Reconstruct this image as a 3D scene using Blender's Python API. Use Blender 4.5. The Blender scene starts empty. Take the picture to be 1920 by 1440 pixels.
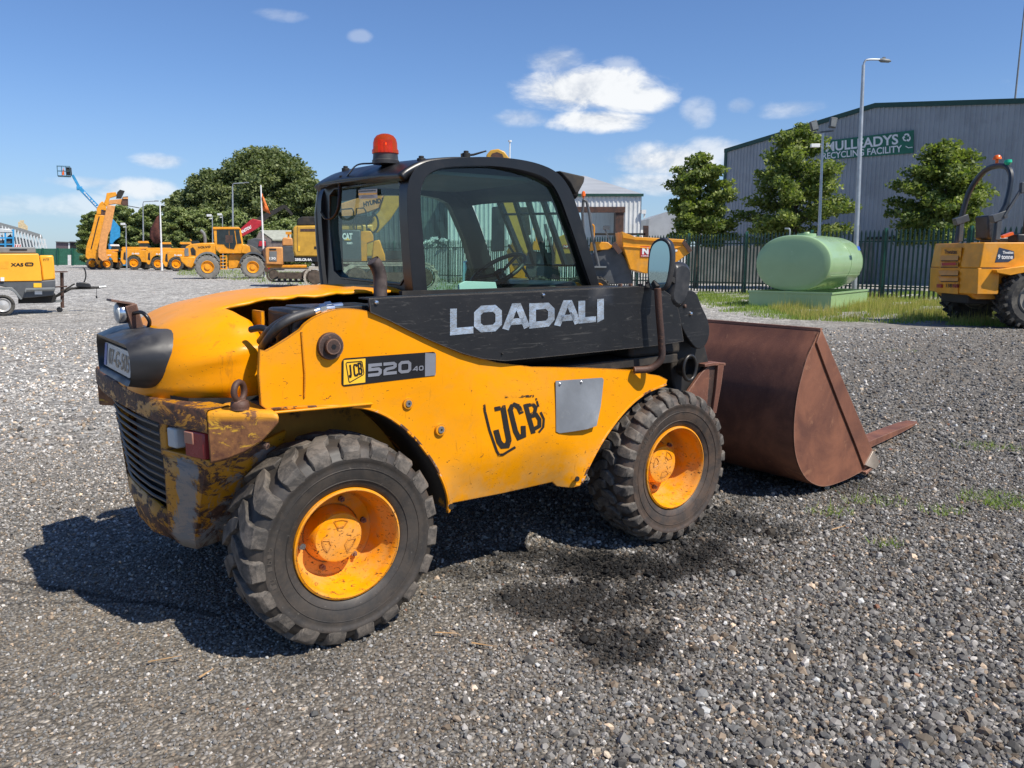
import bpy, bmesh, math, random
import numpy as np
from mathutils import Vector, Matrix
from mathutils.geometry import delaunay_2d_cdt
random.seed(7); rng = np.random.default_rng(7)
R = math.radians; PI = math.pi
scene = bpy.context.scene
COL = scene.collection

# ---------------------------------------------------------------- camera
FPX = 1487.0; PITCH = R(9.07); EYE = 1.507
cd = bpy.data.cameras.new("camera"); cam = bpy.data.objects.new("camera", cd); COL.objects.link(cam)
cam.location = (0, 0, EYE); cam.rotation_euler = (PI/2 - PITCH, 0, 0)
cd.sensor_width = 36; cd.lens = 36*FPX/1920; cd.clip_start = 0.05; cd.clip_end = 3000
scene.camera = cam

# ---------------------------------------------------------------- light and sky
SUN = Vector((0.628, -0.4346, 1.0)).normalized()
SUN_EL = math.asin(SUN.z); SUN_AZ = math.atan2(SUN.x, SUN.y)
ld = bpy.data.lights.new("sun", 'SUN'); ld.energy = 4.8; ld.angle = R(0.53); ld.color = (1, 0.94, 0.84)
sun = bpy.data.objects.new("sun", ld); COL.objects.link(sun)
sun.rotation_euler = SUN.to_track_quat('Z', 'Y').to_euler(); sun.location = SUN*60
scene.view_settings.view_transform = 'Standard'; scene.view_settings.look = 'None'
scene.view_settings.exposure = 0.32; scene.view_settings.gamma = 1
world = bpy.data.worlds.new("World"); scene.world = world; world.use_nodes = True
scene.cycles.transparent_max_bounces = 24
scene.cycles.max_bounces = 7

class NT:
    """small wrapper for building node trees"""
    def __init__(s, tree): s.t = tree; s.n = tree.nodes; s.l = tree.links
    def new(s, typ, **kw):
        n = s.n.new(typ)
        for k, v in kw.items(): setattr(n, k, v)
        return n
    def link(s, a, b): s.l.new(a, b)
    def val(s, sock, v):
        if isinstance(v, bpy.types.NodeSocket): s.l.new(v, sock)
        else: sock.default_value = v
    def math(s, op, a, b=0.0, c=0.0, clamp=False):
        n = s.n.new('ShaderNodeMath'); n.operation = op; n.use_clamp = clamp
        s.val(n.inputs[0], a); s.val(n.inputs[1], b); s.val(n.inputs[2], c); return n.outputs[0]
    def mix(s, f, a, b, blend='MIX'):
        n = s.n.new('ShaderNodeMix'); n.data_type = 'RGBA'; n.blend_type = blend
        s.val(n.inputs[0], f)
        for i, v in ((6, a), (7, b)):
            if not isinstance(v, bpy.types.NodeSocket): v = tuple(v)[:3] + (1,)
            s.val(n.inputs[i], v)
        return n.outputs[2]
    def noise(s, vec, scale, detail=4, rough=.55, dist=0, out=0):
        n = s.n.new('ShaderNodeTexNoise'); s.l.new(vec, n.inputs['Vector'])
        n.inputs['Scale'].default_value = scale; n.inputs['Detail'].default_value = detail
        n.inputs['Roughness'].default_value = rough; n.inputs['Distortion'].default_value = dist
        return n.outputs[out]
    def voro(s, vec, scale, feature='F1', out='Distance', rnd=1.0):
        n = s.n.new('ShaderNodeTexVoronoi'); n.feature = feature; s.l.new(vec, n.inputs['Vector'])
        n.inputs['Scale'].default_value = scale; n.inputs['Randomness'].default_value = rnd
        return n.outputs[out]
    def step(s, x, lo, hi, a=0.0, b=1.0):
        n = s.n.new('ShaderNodeMapRange'); n.interpolation_type = 'SMOOTHSTEP'; n.clamp = True
        s.val(n.inputs[0], x); n.inputs[1].default_value = lo; n.inputs[2].default_value = hi
        n.inputs[3].default_value = a; n.inputs[4].default_value = b; return n.outputs[0]
    def sep(s, v):
        n = s.n.new('ShaderNodeSeparateXYZ'); s.l.new(v, n.inputs[0]); return n.outputs
    def comb(s, x, y, z):
        n = s.n.new('ShaderNodeCombineXYZ')
        for i, v in enumerate((x, y, z)): s.val(n.inputs[i], v)
        return n.outputs[0]
    def vmul(s, v, k):
        n = s.n.new('ShaderNodeVectorMath'); n.operation = 'MULTIPLY'; s.l.new(v, n.inputs[0]); n.inputs[1].default_value = k
        return n.outputs[0]

def pix_ray(px, py):
    a = (px-960)/FPX; b = (py-720)/FPX
    return Vector((a, math.cos(PITCH)-b*math.sin(PITCH), -math.sin(PITCH)-b*math.cos(PITCH)))

def build_world():
    w = NT(world.node_tree); w.n.clear()
    out = w.new('ShaderNodeOutputWorld'); bg = w.new('ShaderNodeBackground')
    sky = w.new('ShaderNodeTexSky', sky_type='NISHITA'); sky.sun_disc = False
    sky.sun_elevation = SUN_EL; sky.sun_rotation = SUN_AZ
    sky.air_density = 1.0; sky.dust_density = 0.35; sky.ozone_density = 2.6; sky.altitude = 0
    tc = w.new('ShaderNodeTexCoord'); v = tc.outputs['Generated']
    x, y, z = w.sep(v)
    az = w.math('ARCTAN2', x, y); el = w.math('ARCSINE', z)
    n1 = w.noise(w.comb(w.math('MULTIPLY', az, 9.0), w.math('MULTIPLY', el, 16.0), 0.3), 1.0, 6, .6, .6)
    n2 = w.noise(w.comb(w.math('MULTIPLY', az, 5.0), w.math('MULTIPLY', el, 9.0), 4.3), 3.2, 7, .62, .3)
    nn = w.math('ADD', w.math('MULTIPLY', w.math('SUBTRACT', n1, .5), 1.9), w.math('MULTIPLY', w.math('SUBTRACT', n2, .5), 1.9))
    # clouds by direction: azimuth/elevation of the centre, half sizes, opacity
    clouds = [(1100,168,112,34,1.3),(1180,185,60,26,1.1),(1120,226,80,18,1.15),(1040,112,45,26,.5),(975,222,48,14,.5),(1310,212,26,22,.42),(1160,128,30,18,.4),
              (1390,200,22,12,.4),(1480,205,50,14,.42),(1250,300,90,26,1.0),(1330,290,60,26,.7),(1225,345,90,20,.8),(300,302,38,11,.6),(255,355,54,17,.8),
              (160,342,50,9,.45),(170,388,90,18,.5),(40,385,90,16,.35),(525,28,36,9,.22),(675,68,18,9,.25),(330,390,90,18,.6),(1590,335,60,20,.3),
              (2150,260,200,60,.9),(2500,100,260,70,1.0),(-700,120,260,70,.9)]
    tot = None
    for (px, py, sx, sy, op) in clouds:
        r = pix_ray(px, py).normalized(); a0 = math.atan2(r.x, r.y); e0 = math.asin(r.z)
        da = w.math('MULTIPLY', w.math('SUBTRACT', az, a0), FPX/sx); de = w.math('MULTIPLY', w.math('SUBTRACT', el, e0), FPX/sy)
        d2 = w.math('ADD', w.math('MULTIPLY', da, da), w.math('MULTIPLY', de, de))
        m = w.math('SUBTRACT', 1.0, w.math('MULTIPLY', d2, .62))
        m = w.math('MULTIPLY', w.step(w.math('ADD', m, nn), -.05, 1.15), op)
        tot = m if tot is None else w.math('MAXIMUM', tot, m)
    tot = w.math('MINIMUM', tot, .97)
    haze = w.step(el, -.02, .22, .36, 0.0)
    tot2 = w.math('MAXIMUM', tot, 0.0)
    shade = w.step(w.math('ADD', n2, w.math('MULTIPLY', w.math('SUBTRACT', n1, .5), .6)), .34, .60)
    ccol = w.mix(shade, (6.4, 6.9, 7.7), (9.6, 9.8, 10.0))
    base = w.mix(1.0, sky.outputs[0], (.84, 1.03, 1.34), 'MULTIPLY')
    base = w.mix(haze, base, (3.9, 5.3, 7.4))
    c = w.mix(tot2, base, ccol)
    w.link(c, bg.inputs[0]); bg.inputs[1].default_value = 0.08; w.link(bg.outputs[0], out.inputs[0])
build_world()

# ---------------------------------------------------------------- helpers
def gp(px, py, z=0.0):
    r = pix_ray(px, py); t = (z-EYE)/r.z; return Vector((0, 0, EYE)) + r*t
ROT = 0.0; BASE = {}
def face(px=None):
    """turn the building frame so that a machine stands square to the line of sight through px (its root carries the turn)"""
    global ROT
    ROT = 0.0 if px is None else math.atan((px-960)/FPX*math.cos(PITCH))
def at(px, py, D):
    r = pix_ray(px, py)
    if ROT: c, s = math.cos(ROT), math.sin(ROT); r = Vector((r.x*c-r.y*s, r.x*s+r.y*c, r.z)); D = D/c
    return Vector((0, 0, EYE)) + r*(D/r.y)
def cr(pts, k=6, closed=False):
    """Catmull-Rom curve through the points"""
    P = [Vector(p) for p in pts]; n = len(P); out = []
    for i in range(n if closed else n-1):
        p1, p2 = P[i], P[(i+1) % n]
        p0 = P[i-1] if (closed or i > 0) else p1*2-p2
        p3 = P[(i+2) % n] if (closed or i < n-2) else p2*2-p1
        for j in range(k):
            t = j/k
            out.append(0.5*((2*p1)+(p2-p0)*t+(2*p0-5*p1+4*p2-p3)*t*t+(3*p1-p0-3*p2+p3)*t**3))
    if not closed: out.append(P[-1])
    return out
def rrect(x0, y0, x1, y1, r, k=4):
    o = []
    for cx, cy, a in ((x1-r, y1-r, 0), (x0+r, y1-r, 90), (x0+r, y0+r, 180), (x1-r, y0+r, 270)):
        for j in range(k+1):
            t = R(a+90*j/k); o.append((cx+r*math.cos(t), cy+r*math.sin(t)))
    return o

class MB:
    """collects shapes that make up one mesh object"""
    def __init__(s): s.v = []; s.f = []
    def add(s, vs, fs):
        b = len(s.v); s.v += [tuple(v) for v in vs]; s.f += [[i+b for i in f] for f in fs]; return s
    def box(s, c, d, rot=None):
        c = Vector(c); M = rot.to_matrix() if hasattr(rot, 'to_matrix') else rot
        vs = []
        for i in range(8):
            p = Vector(((i & 1)-.5, ((i >> 1) & 1)-.5, ((i >> 2) & 1)-.5)); p = Vector((p.x*d[0], p.y*d[1], p.z*d[2]))
            if M: p = M @ p
            vs.append(c+p)
        return s.add(vs, [[0,2,3,1],[4,5,7,6],[0,1,5,4],[2,6,7,3],[0,4,6,2],[1,3,7,5]])
    def bb(s, a, b):
        a = Vector(a); b = Vector(b); return s.box((a+b)/2, (abs(b.x-a.x), abs(b.y-a.y), abs(b.z-a.z)))
    def beam(s, a, b, w, h, up=(0, 0, 1)):
        a = Vector(a); b = Vector(b); d = (b-a); L = d.length; x = d.normalized(); u = Vector(up)
        if abs(x.dot(u)) > .98: u = Vector((0, 1, 0))
        y = u.cross(x).normalized(); z = x.cross(y)
        return s.box((a+b)/2, (L, w, h), Matrix((x, y, z)).transposed())
    def prism(s, pts, f0, f1):
        """polygon swept between two mappings f0(u,v), f1(u,v)"""
        n = len(pts); a = [f0(*p) for p in pts]; b = [f1(*p) for p in pts]
        fs = [list(range(n)), list(range(2*n-1, n-1, -1))]
        for i in range(n): j = (i+1) % n; fs.append([i, n+i, n+j, j])
        return s.add(a+b, fs)
    def tube(s, path, r, n=10, cap=True):
        P = [Vector(p) for p in path]; rs = r if isinstance(r, (list, tuple)) else [r]*len(P)
        vs = []; fs = []; ref = None
        for i, p in enumerate(P):
            d = (P[min(i+1, len(P)-1)]-P[max(i-1, 0)]).normalized()
            if ref is None: ref = Vector((0, 0, 1)) if abs(d.z) < .9 else Vector((1, 0, 0))
            u = (ref-d*ref.dot(d)).normalized(); w = d.cross(u); ref = u
            for k in range(n):
                t = 2*PI*k/n; vs.append(p+(u*math.cos(t)+w*math.sin(t))*rs[i])
        for i in range(len(P)-1):
            for k in range(n):
                a = i*n+k; b = i*n+(k+1) % n; fs.append([a, b, b+n, a+n])
        if cap: fs.append(list(range(n))[::-1]); fs.append([(len(P)-1)*n+k for k in range(n)])
        return s.add(vs, fs)
    def cyl(s, a, b, r, n=16, r2=None): return s.tube([a, b], [r, r if r2 is None else r2], n)
    def lathe(s, prof, c, axis='y', n=48, close=False):
        """prof: (radius, along)"""
        c = Vector(c); vs = []; fs = []; m = len(prof)
        for k in range(n):
            t = 2*PI*k/n; co, si = math.cos(t), math.sin(t)
            for r, h in prof:
                vs.append(c+(Vector((r*co, h, r*si)) if axis == 'y' else Vector((r*co, r*si, h)) if axis == 'z' else Vector((h, r*co, r*si))))
        for k in range(n):
            k2 = (k+1) % n
            for i in range(m-1 if not close else m):
                j = (i+1) % m; fs.append([k*m+i, k*m+j, k2*m+j, k2*m+i])
        return s.add(vs, fs)
    def grid(s, rows, close_u=False):
        m = len(rows[0]); vs = [p for r in rows for p in r]; fs = []
        for i in range(len(rows)-1):
            for j in range(m if close_u else m-1):
                k = (j+1) % m; fs.append([i*m+j, i*m+k, (i+1)*m+k, (i+1)*m+j])
        return s.add(vs, fs)
    def ring(s, outer, inner, f0, f1):
        n = len(outer); vs = [f0(*p) for p in outer]+[f0(*p) for p in inner]+[f1(*p) for p in outer]+[f1(*p) for p in inner]; fs = []
        for i in range(n):
            j = (i+1) % n
            fs += [[i, j, n+j, n+i], [2*n+j, 2*n+i, 3*n+i, 3*n+j], [j, i, 2*n+i, 2*n+j], [n+i, n+j, 3*n+j, 3*n+i]]
        return s.add(vs, fs)
    def sheet(s, outline, fmap, thick, grid=None, holes=()):
        """flat outline (u,v) filled with a grid, mapped to space, with real thickness"""
        O = [Vector(p[:2]) for p in outline]; H = [[Vector(p[:2]) for p in h] for h in holes]
        def inside(p, poly):
            c = False; n = len(poly)
            for i in range(n):
                a, b = poly[i], poly[i-1]
                if (a.y > p.y) != (b.y > p.y) and p.x < (b.x-a.x)*(p.y-a.y)/(b.y-a.y)+a.x: c = not c
            return c
        V = []; E = []
        for loop in [O]+H:
            b = len(V); n = len(loop); V += loop; E += [(b+i, b+(i+1) % n) for i in range(n)]
        if grid:
            x0 = min(p.x for p in O); x1 = max(p.x for p in O); y0 = min(p.y for p in O); y1 = max(p.y for p in O)
            x = x0+grid*.5
            while x < x1:
                y = y0+grid*.37
                while y < y1:
                    p = Vector((x, y))
                    if inside(p, O) and not any(inside(p, h) for h in H) and min((p-q).length for l in [O]+H for q in l) > grid*.35: V.append(p)
                    y += grid
                x += grid
        vo, eo, fo, *_ = delaunay_2d_cdt(V, E, [], 0, 1e-6)
        keep = []
        for f in fo:
            c = sum((vo[i] for i in f), Vector((0, 0)))/len(f)
            if inside(c, O) and not any(inside(c, h) for h in H): keep.append(list(f))
        A = [Vector(fmap(p.x, p.y)) for p in vo]; T = Vector(thick); n = len(A)
        fs = [f for f in keep]+[[i+n for i in reversed(f)] for f in keep]
        cnt = {}
        for f in keep:
            for i in range(3):
                e = (f[i], f[(i+1) % 3]); cnt[frozenset(e)] = cnt.get(frozenset(e), [])+[e]
        for e in cnt.values():
            if len(e) == 1: a, b = e[0]; fs.append([b, a, a+n, b+n])
        return s.add(A+[a+T for a in A], fs)

def tag(o, label=None, cat=None, group=None, kind=None):
    if label: o['label'] = label
    if cat: o['category'] = cat
    if group: o['group'] = group
    if kind: o['kind'] = kind
    return o
def root_of(o):
    while o.parent: o = o.parent
    return o
def thing(name, loc, label, cat, group=None, rz=0.0):
    o = bpy.data.objects.new(name, None); COL.objects.link(o); o.location = loc; o.rotation_euler = (0, 0, rz)
    o.empty_display_size = .2
    if rz == 0: BASE[o.name] = Vector(loc)
    if ROT: o.location = Matrix.Rotation(-ROT, 3, 'Z') @ Vector(loc); o.rotation_euler = (0, 0, -ROT)
    return tag(o, label, cat, group)
def obj(name, mb, mat, parent=None, smooth=30, bevel=0, local=None, seg=2, fix=True, weld=0):
    me = bpy.data.meshes.new(name); off = Vector((0, 0, 0))
    if parent is not None:
        rt = root_of(parent)
        if rt.name in BASE: off = BASE[rt.name]
    elif local is None:
        A = np.array(mb.v); off = Vector((float((A[:, 0].min()+A[:, 0].max())/2), float((A[:, 1].min()+A[:, 1].max())/2), float(A[:, 2].min())))
    me.from_pydata([(v[0]-off.x, v[1]-off.y, v[2]-off.z) for v in mb.v], [], mb.f)
    me.validate()
    if fix:
        bm = bmesh.new(); bm.from_mesh(me)
        if weld: bmesh.ops.remove_doubles(bm, verts=bm.verts, dist=weld)
        bmesh.ops.recalc_face_normals(bm, faces=bm.faces); bm.to_mesh(me); bm.free()
    for m in (mat if isinstance(mat, (list, tuple)) else [mat]): me.materials.append(m)
    o = bpy.data.objects.new(name, me); COL.objects.link(o)
    if parent is not None: o.parent = parent
    else: o.location = off
    if smooth:
        me.shade_smooth(); me.set_sharp_from_angle(angle=R(smooth))
    if bevel:
        b = o.modifiers.new("bevel", 'BEVEL'); b.width = bevel; b.segments = seg; b.limit_method = 'ANGLE'; b.angle_limit = R(35); b.harden_normals = False
    return o
def copy_tree(o, parent=None):
    c = o.copy(); COL.objects.link(c); c.parent = parent
    for ch in list(o.children): copy_tree(ch, c)
    return c

def text_quad(s, o, xv, yv, bold=0.0):
    """lettering mesh whose bounding box fills the parallelogram o, o+xv, o+yv"""
    cu = bpy.data.curves.new("t", 'FONT'); cu.body = s; cu.size = 1; cu.offset = bold; cu.resolution_u = 4
    to = bpy.data.objects.new("t", cu); COL.objects.link(to)
    dg = bpy.context.evaluated_depsgraph_get(); dg.update()
    me = bpy.data.meshes.new_from_object(to.evaluated_get(dg))
    V = np.array([v.co[:] for v in me.vertices]); F = [list(p.vertices) for p in me.polygons]
    bpy.data.objects.remove(to); bpy.data.curves.remove(cu); bpy.data.meshes.remove(me)
    mn = V.min(0); mx = V.max(0); o = Vector(o); xv = Vector(xv); yv = Vector(yv); mb = MB()
    mb.add([o+xv*float((p[0]-mn[0])/(mx[0]-mn[0]))+yv*float((p[1]-mn[1])/(mx[1]-mn[1])) for p in V], F)
    return mb
def text_pt(s, tl, tr, bl, out, bold=0.02):
    """lettering laid on a surface given by its top-left, top-right and bottom-left corners, pushed out by vector out"""
    tl, tr, bl, out = Vector(tl), Vector(tr), Vector(bl), Vector(out)
    return text_quad(s, bl+out, tr-tl, tl-bl, bold)
def strokes(mb, lines, w, fm, closed=None):
    """flat wide strokes (mitred) in unit space mapped by fm(u,v); aspect handled by the caller"""
    for li, P in enumerate(lines):
        cl = P[0] == P[-1]; Q = [Vector(p) for p in (P[:-1] if cl else P)]; n = len(Q); L = []; Rr = []
        for i in range(n):
            a = Q[i-1] if (cl or i > 0) else None; b = Q[(i+1) % n] if (cl or i < n-1) else None
            d1 = (Q[i]-a).normalized() if a is not None else None; d2 = (b-Q[i]).normalized() if b is not None else None
            if d1 is None: d1 = d2
            if d2 is None: d2 = d1
            t = (d1+d2).normalized(); nn = Vector((-t.y, t.x)); k = w/2/max(.35, nn.dot(Vector((-d1.y, d1.x))))
            L.append(Q[i]+nn*k); Rr.append(Q[i]-nn*k)
        vs = [fm(p.x, p.y) for p in L]+[fm(p.x, p.y) for p in Rr]
        fs = [[i, (i+1) % n, n+(i+1) % n, n+i] for i in range(n if cl else n-1)]
        mb.add(vs, fs)
    return mb
# ---------------------------------------------------------------- materials
def newmat(name):
    m = bpy.data.materials.new(name); m.use_nodes = True; t = NT(m.node_tree); t.n.clear()
    out = t.new('ShaderNodeOutputMaterial'); p = t.new('ShaderNodeBsdfPrincipled'); t.link(p.outputs[0], out.inputs[0])
    tc = t.new('ShaderNodeTexCoord'); return m, t, p, out, tc.outputs['Object']
def bump(t, p, h, strength=.3, dist=.01):
    b = t.new('ShaderNodeBump'); b.inputs['Strength'].default_value = strength; b.inputs['Distance'].default_value = dist
    t.link(h, b.inputs['Height']); t.link(b.outputs[0], p.inputs['Normal'])
def pm(name, col, rough=.5, metal=0, var=.12, vs=3.0, spots=None, bmp=None, coat=0, spec=None, dust=None):
    """painted/plain surface: colour drift, optional spots (colour, scale, threshold, softness), optional fine bump (scale, strength)"""
    m, t, p, out, v = newmat(name)
    n = t.noise(v, vs, 5, .6)
    c = t.mix(t.step(n, .3, .7), tuple(x*(1-var) for x in col), tuple(min(1, x*(1+var)) for x in col))
    r = t.math('ADD', t.math('MULTIPLY', t.math('SUBTRACT', t.noise(v, vs*4, 3), .5), .25), rough)
    if dust:
        k = t.step(t.noise(v, dust[1], 6, .65), dust[2], dust[2]+.18, 0, dust[3]); c = t.mix(k, c, dust[0]); r = t.math('ADD', r, t.math('MULTIPLY', k, .3))
    for sp in (spots or []):
        k = t.step(t.noise(v, sp[1], 7, .68, sp[4] if len(sp) > 4 else 0), sp[2], sp[2]+sp[3]); c = t.mix(k, c, sp[0]); r = t.math('ADD', r, t.math('MULTIPLY', k, .25))
    t.link(c, p.inputs['Base Color']); t.link(t.math('MINIMUM', r, 1.0), p.inputs['Roughness']); p.inputs['Metallic'].default_value = metal
    if coat: p.inputs['Coat Weight'].default_value = coat; p.inputs['Coat Roughness'].default_value = .12
    if spec is not None: p.inputs['Specular IOR Level'].default_value = spec
    if bmp: bump(t, p, t.noise(v, bmp[0], 5, .6), bmp[1], bmp[2] if len(bmp) > 2 else .01)
    return m
def glassmat(name, tint, gloss=1.0):
    m, t, p, out, v = newmat(name); t.n.remove(p)
    tr = t.new('ShaderNodeBsdfTransparent'); tr.inputs[0].default_value = tuple(tint)+(1,)
    gl = t.new('ShaderNodeBsdfGlossy'); gl.inputs['Roughness'].default_value = .01
    df = t.new('ShaderNodeBsdfDiffuse'); df.inputs[0].default_value = (.45, .47, .44, 1)
    g_ = t.new('ShaderNodeNewGeometry'); dt = t.new('ShaderNodeVectorMath'); dt.operation = 'DOT_PRODUCT'; t.link(g_.outputs['Normal'], dt.inputs[0]); t.link(g_.outputs['Incoming'], dt.inputs[1])
    fz = t.math('ADD', .05, t.math('MULTIPLY', .95, t.math('POWER', t.math('SUBTRACT', 1.0, t.math('ABSOLUTE', dt.outputs['Value'])), 5.0)))
    m1 = t.new('ShaderNodeMixShader'); t.link(t.math('MULTIPLY', fz, gloss, clamp=True), m1.inputs[0]); t.link(tr.outputs[0], m1.inputs[1]); t.link(gl.outputs[0], m1.inputs[2])
    m2 = t.new('ShaderNodeMixShader'); t.link(t.step(t.noise(v, 7, 6, .7, 1.0), .5, .85, 0.005, .035), m2.inputs[0]); t.link(m1.outputs[0], m2.inputs[1]); t.link(df.outputs[0], m2.inputs[2])
    t.link(m2.outputs[0], out.inputs[0]); return m

def edge_wear(t, v, rad=.012, lo=.02, hi=.25):
    """worn paint along real edges: where a rounded normal departs from the true one"""
    b = t.new('ShaderNodeBevel'); b.samples = 4; b.inputs['Radius'].default_value = rad; g = t.new('ShaderNodeNewGeometry')
    d = t.new('ShaderNodeVectorMath'); d.operation = 'DOT_PRODUCT'; t.link(b.outputs[0], d.inputs[0]); t.link(g.outputs['Normal'], d.inputs[1])
    e = t.math('SUBTRACT', 1.0, t.math('ABSOLUTE', d.outputs['Value']))
    return t.step(t.math('ADD', e, t.math('MULTIPLY', t.math('SUBTRACT', t.noise(v, 16, 7, .75), .5), .55)), lo+.10, hi)
RUST = (.115, .042, .022)
M = {}
def paint_yellow(name, base=(.88, .325, .0), rustk=.628, wear=True):
    m, t, p, out, v = newmat(name)
    n = t.noise(v, 2.2, 6, .6)
    c = t.mix(t.step(n, .3, .75), tuple(x*.90 for x in base), base)
    k = t.step(t.noise(v, 1.3, 4, .6, .4), .50, .75, 0, .25); c = t.mix(k, c, (.80, .36, .02))          # bleached patches
    z = t.sep(v)[2]
    low = t.math('MULTIPLY', t.step(z, .70, .42), t.step(t.noise(v, 5, 6, .7), .42, .62)); c = t.mix(t.math('MULTIPLY', low, .42), c, (.52, .36, .17))   # dried mud low down
    st = t.noise(t.vmul(v, (1.0, 1.0, .18)), 22, 5, .7, .6); k2 = t.step(st, .60, .72, 0, .5); c = t.mix(k2, c, (.36, .14, .015)); sd = t.step(t.noise(v, 2.7, 7, .72, .8), .54, .70, 0, .28); c = t.mix(sd, c, (.42, .19, .03))
    sc = t.noise(t.vmul(v, (1, 1, 2.2)), 30, 7, .72, 1.2); k3 = t.math('MULTIPLY', t.step(sc, rustk, rustk+.02), t.step(t.noise(v, 1.9, 3), .42, .56)); c = t.mix(k3, c, (.06, .028, .015))
    k4 = t.step(t.noise(v, 80, 3, .6), .715, .73); c = t.mix(k4, c, (.08, .03, .015))
    du = t.step(t.noise(v, 3.1, 8, .75, .6), .46, .64, 0, .26); c = t.mix(du, c, (.50, .25, .05))
    if wear: ew = edge_wear(t, v); c = t.mix(ew, c, (.12, .055, .028))
    t.link(c, p.inputs['Base Color'])
    t.link(t.math('ADD', t.math('MULTIPLY', t.noise(v, 6, 4), .30), t.math('ADD', .22, t.math('MULTIPLY', k3, .3))), p.inputs['Roughness'])
    p.inputs['Specular IOR Level'].default_value = .24
    h = t.math('ADD', t.math('MULTIPLY', t.noise(v, 3.5, 3, .5), 1.0), t.math('MULTIPLY', t.noise(v, 60, 3), .03))
    bump(t, p, h, .25, .02); return m
M['yellow'] = paint_yellow('yellow_paint')
M['rim'] = paint_yellow('yellow_rim_paint', (.90, .32, .0), .58)
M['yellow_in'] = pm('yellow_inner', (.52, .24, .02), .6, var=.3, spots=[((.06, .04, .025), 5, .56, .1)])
M['liner'] = pm('arch_liner', (.030, .026, .022), .7, var=.4, spots=[((.40, .19, .02), 6, .60, .04)])
def worn(name, steel=True):
    m, t, p, out, v = newmat(name)
    y = (.62, .26, .008); c = t.mix(t.noise(v, 4, 4), tuple(a*.7 for a in y), y)
    sv = t.vmul(v, (1, .8, 2.0))
    lowr = t.step(t.sep(v)[2], .62, .42, 0, .06); topr = t.step(t.sep(v)[2], .86, .90, 0, .07); k = t.step(t.math('ADD', t.noise(sv, 7, 12, .78, .5), t.math('ADD', lowr, topr)), .515, .555); rc = t.mix(t.step(t.noise(v, 30, 8, .75), .35, .65), (.030, .018, .014), (.15, .062, .030)); rc = t.mix(t.step(t.noise(v, 17, 8, .75), .60, .68, 0, .6), rc, (.30, .26, .20))
    c = t.mix(k, c, rc)
    if steel:
        yy = t.sep(v)[1]; zz = t.sep(v)[2]
        ed = t.math('ABSOLUTE', t.math('SUBTRACT', t.math('ADD', yy, t.math('MULTIPLY', t.math('SUBTRACT', zz, .4), .42)), -.405)); band = t.math('MULTIPLY', t.step(ed, .13, .0), t.step(zz, .80, .76)); k2 = t.math('MULTIPLY', t.step(t.math('ADD', band, t.math('MULTIPLY', t.noise(t.vmul(v, (1, 1, .5)), 12, 9, .78, .8), 2.0)), 1.62, 1.80), .85)
        c = t.mix(k2, c, (.23, .23, .22))
    ew = edge_wear(t, v, .018); c = t.mix(ew, c, (.13, .058, .03)); t.link(c, p.inputs['Base Color']); t.link(t.math('ADD', .42, t.math('MULTIPLY', k, .3)), p.inputs['Roughness'])
    bump(t, p, t.math('ADD', t.math('MULTIPLY', k, -.5), t.noise(v, 60, 5, .7)), .4, .004); return m
M['worn'] = worn('worn_bumper_paint')
def wing(name):
    m, t, p, out, v = newmat(name)
    rc = t.mix(t.step(t.noise(v, 14, 7, .7), .35, .65), (.11, .042, .022), (.30, .13, .045))
    k = t.step(t.noise(t.vmul(v, (1, 1, 2.5)), 12, 8, .75, 1.0), .56, .60); c = t.mix(k, rc, (.60, .33, .03))
    top = t.step(t.sep(v)[2], .925, .95); k3 = t.math('MULTIPLY', top, t.step(t.noise(v, 15, 8, .75, 1.0), .40, .44)); c = t.mix(k3, c, (.70, .30, .012))
    t.link(c, p.inputs['Base Color']); p.inputs['Roughness'].default_value = .55
    bump(t, p, t.noise(v, 50, 6, .7), .35, .005); return m
M['wing'] = wing('rusty_wing_paint')
def rust(name, a=(.115, .044, .027), b=(.25, .098, .052), metal=.0):
    m, t, p, out, v = newmat(name)
    n = t.step(t.noise(v, 2.4, 7, .68, .5), .32, .68); c = t.mix(n, a, b)
    c = t.mix(t.step(t.noise(v, 90, 4, .7), .60, .72, 0, .55), c, (.29, .15, .10))
    c = t.mix(t.step(t.noise(t.vmul(v, (1, 1, .25)), 7, 5, .7), .58, .75, 0, .5), c, tuple(x*.55 for x in a))
    c = t.mix(t.step(t.noise(v, 5.5, 8, .75, 1.0), .60, .66, 0, .45), c, (.34, .16, .085)); c = t.mix(t.math('MULTIPLY', edge_wear(t, v, .014), .8), c, (.36, .21, .15))
    t.link(c, p.inputs['Base Color']); p.inputs['Roughness'].default_value = .62; p.inputs['Metallic'].default_value = metal
    bump(t, p, t.noise(v, 140, 4, .7), .35, .004); return m
M['rust'] = rust('bucket_rust'); M['rust_dark'] = rust('dark_rusty_steel', (.035, .022, .018), (.10, .045, .028))
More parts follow.
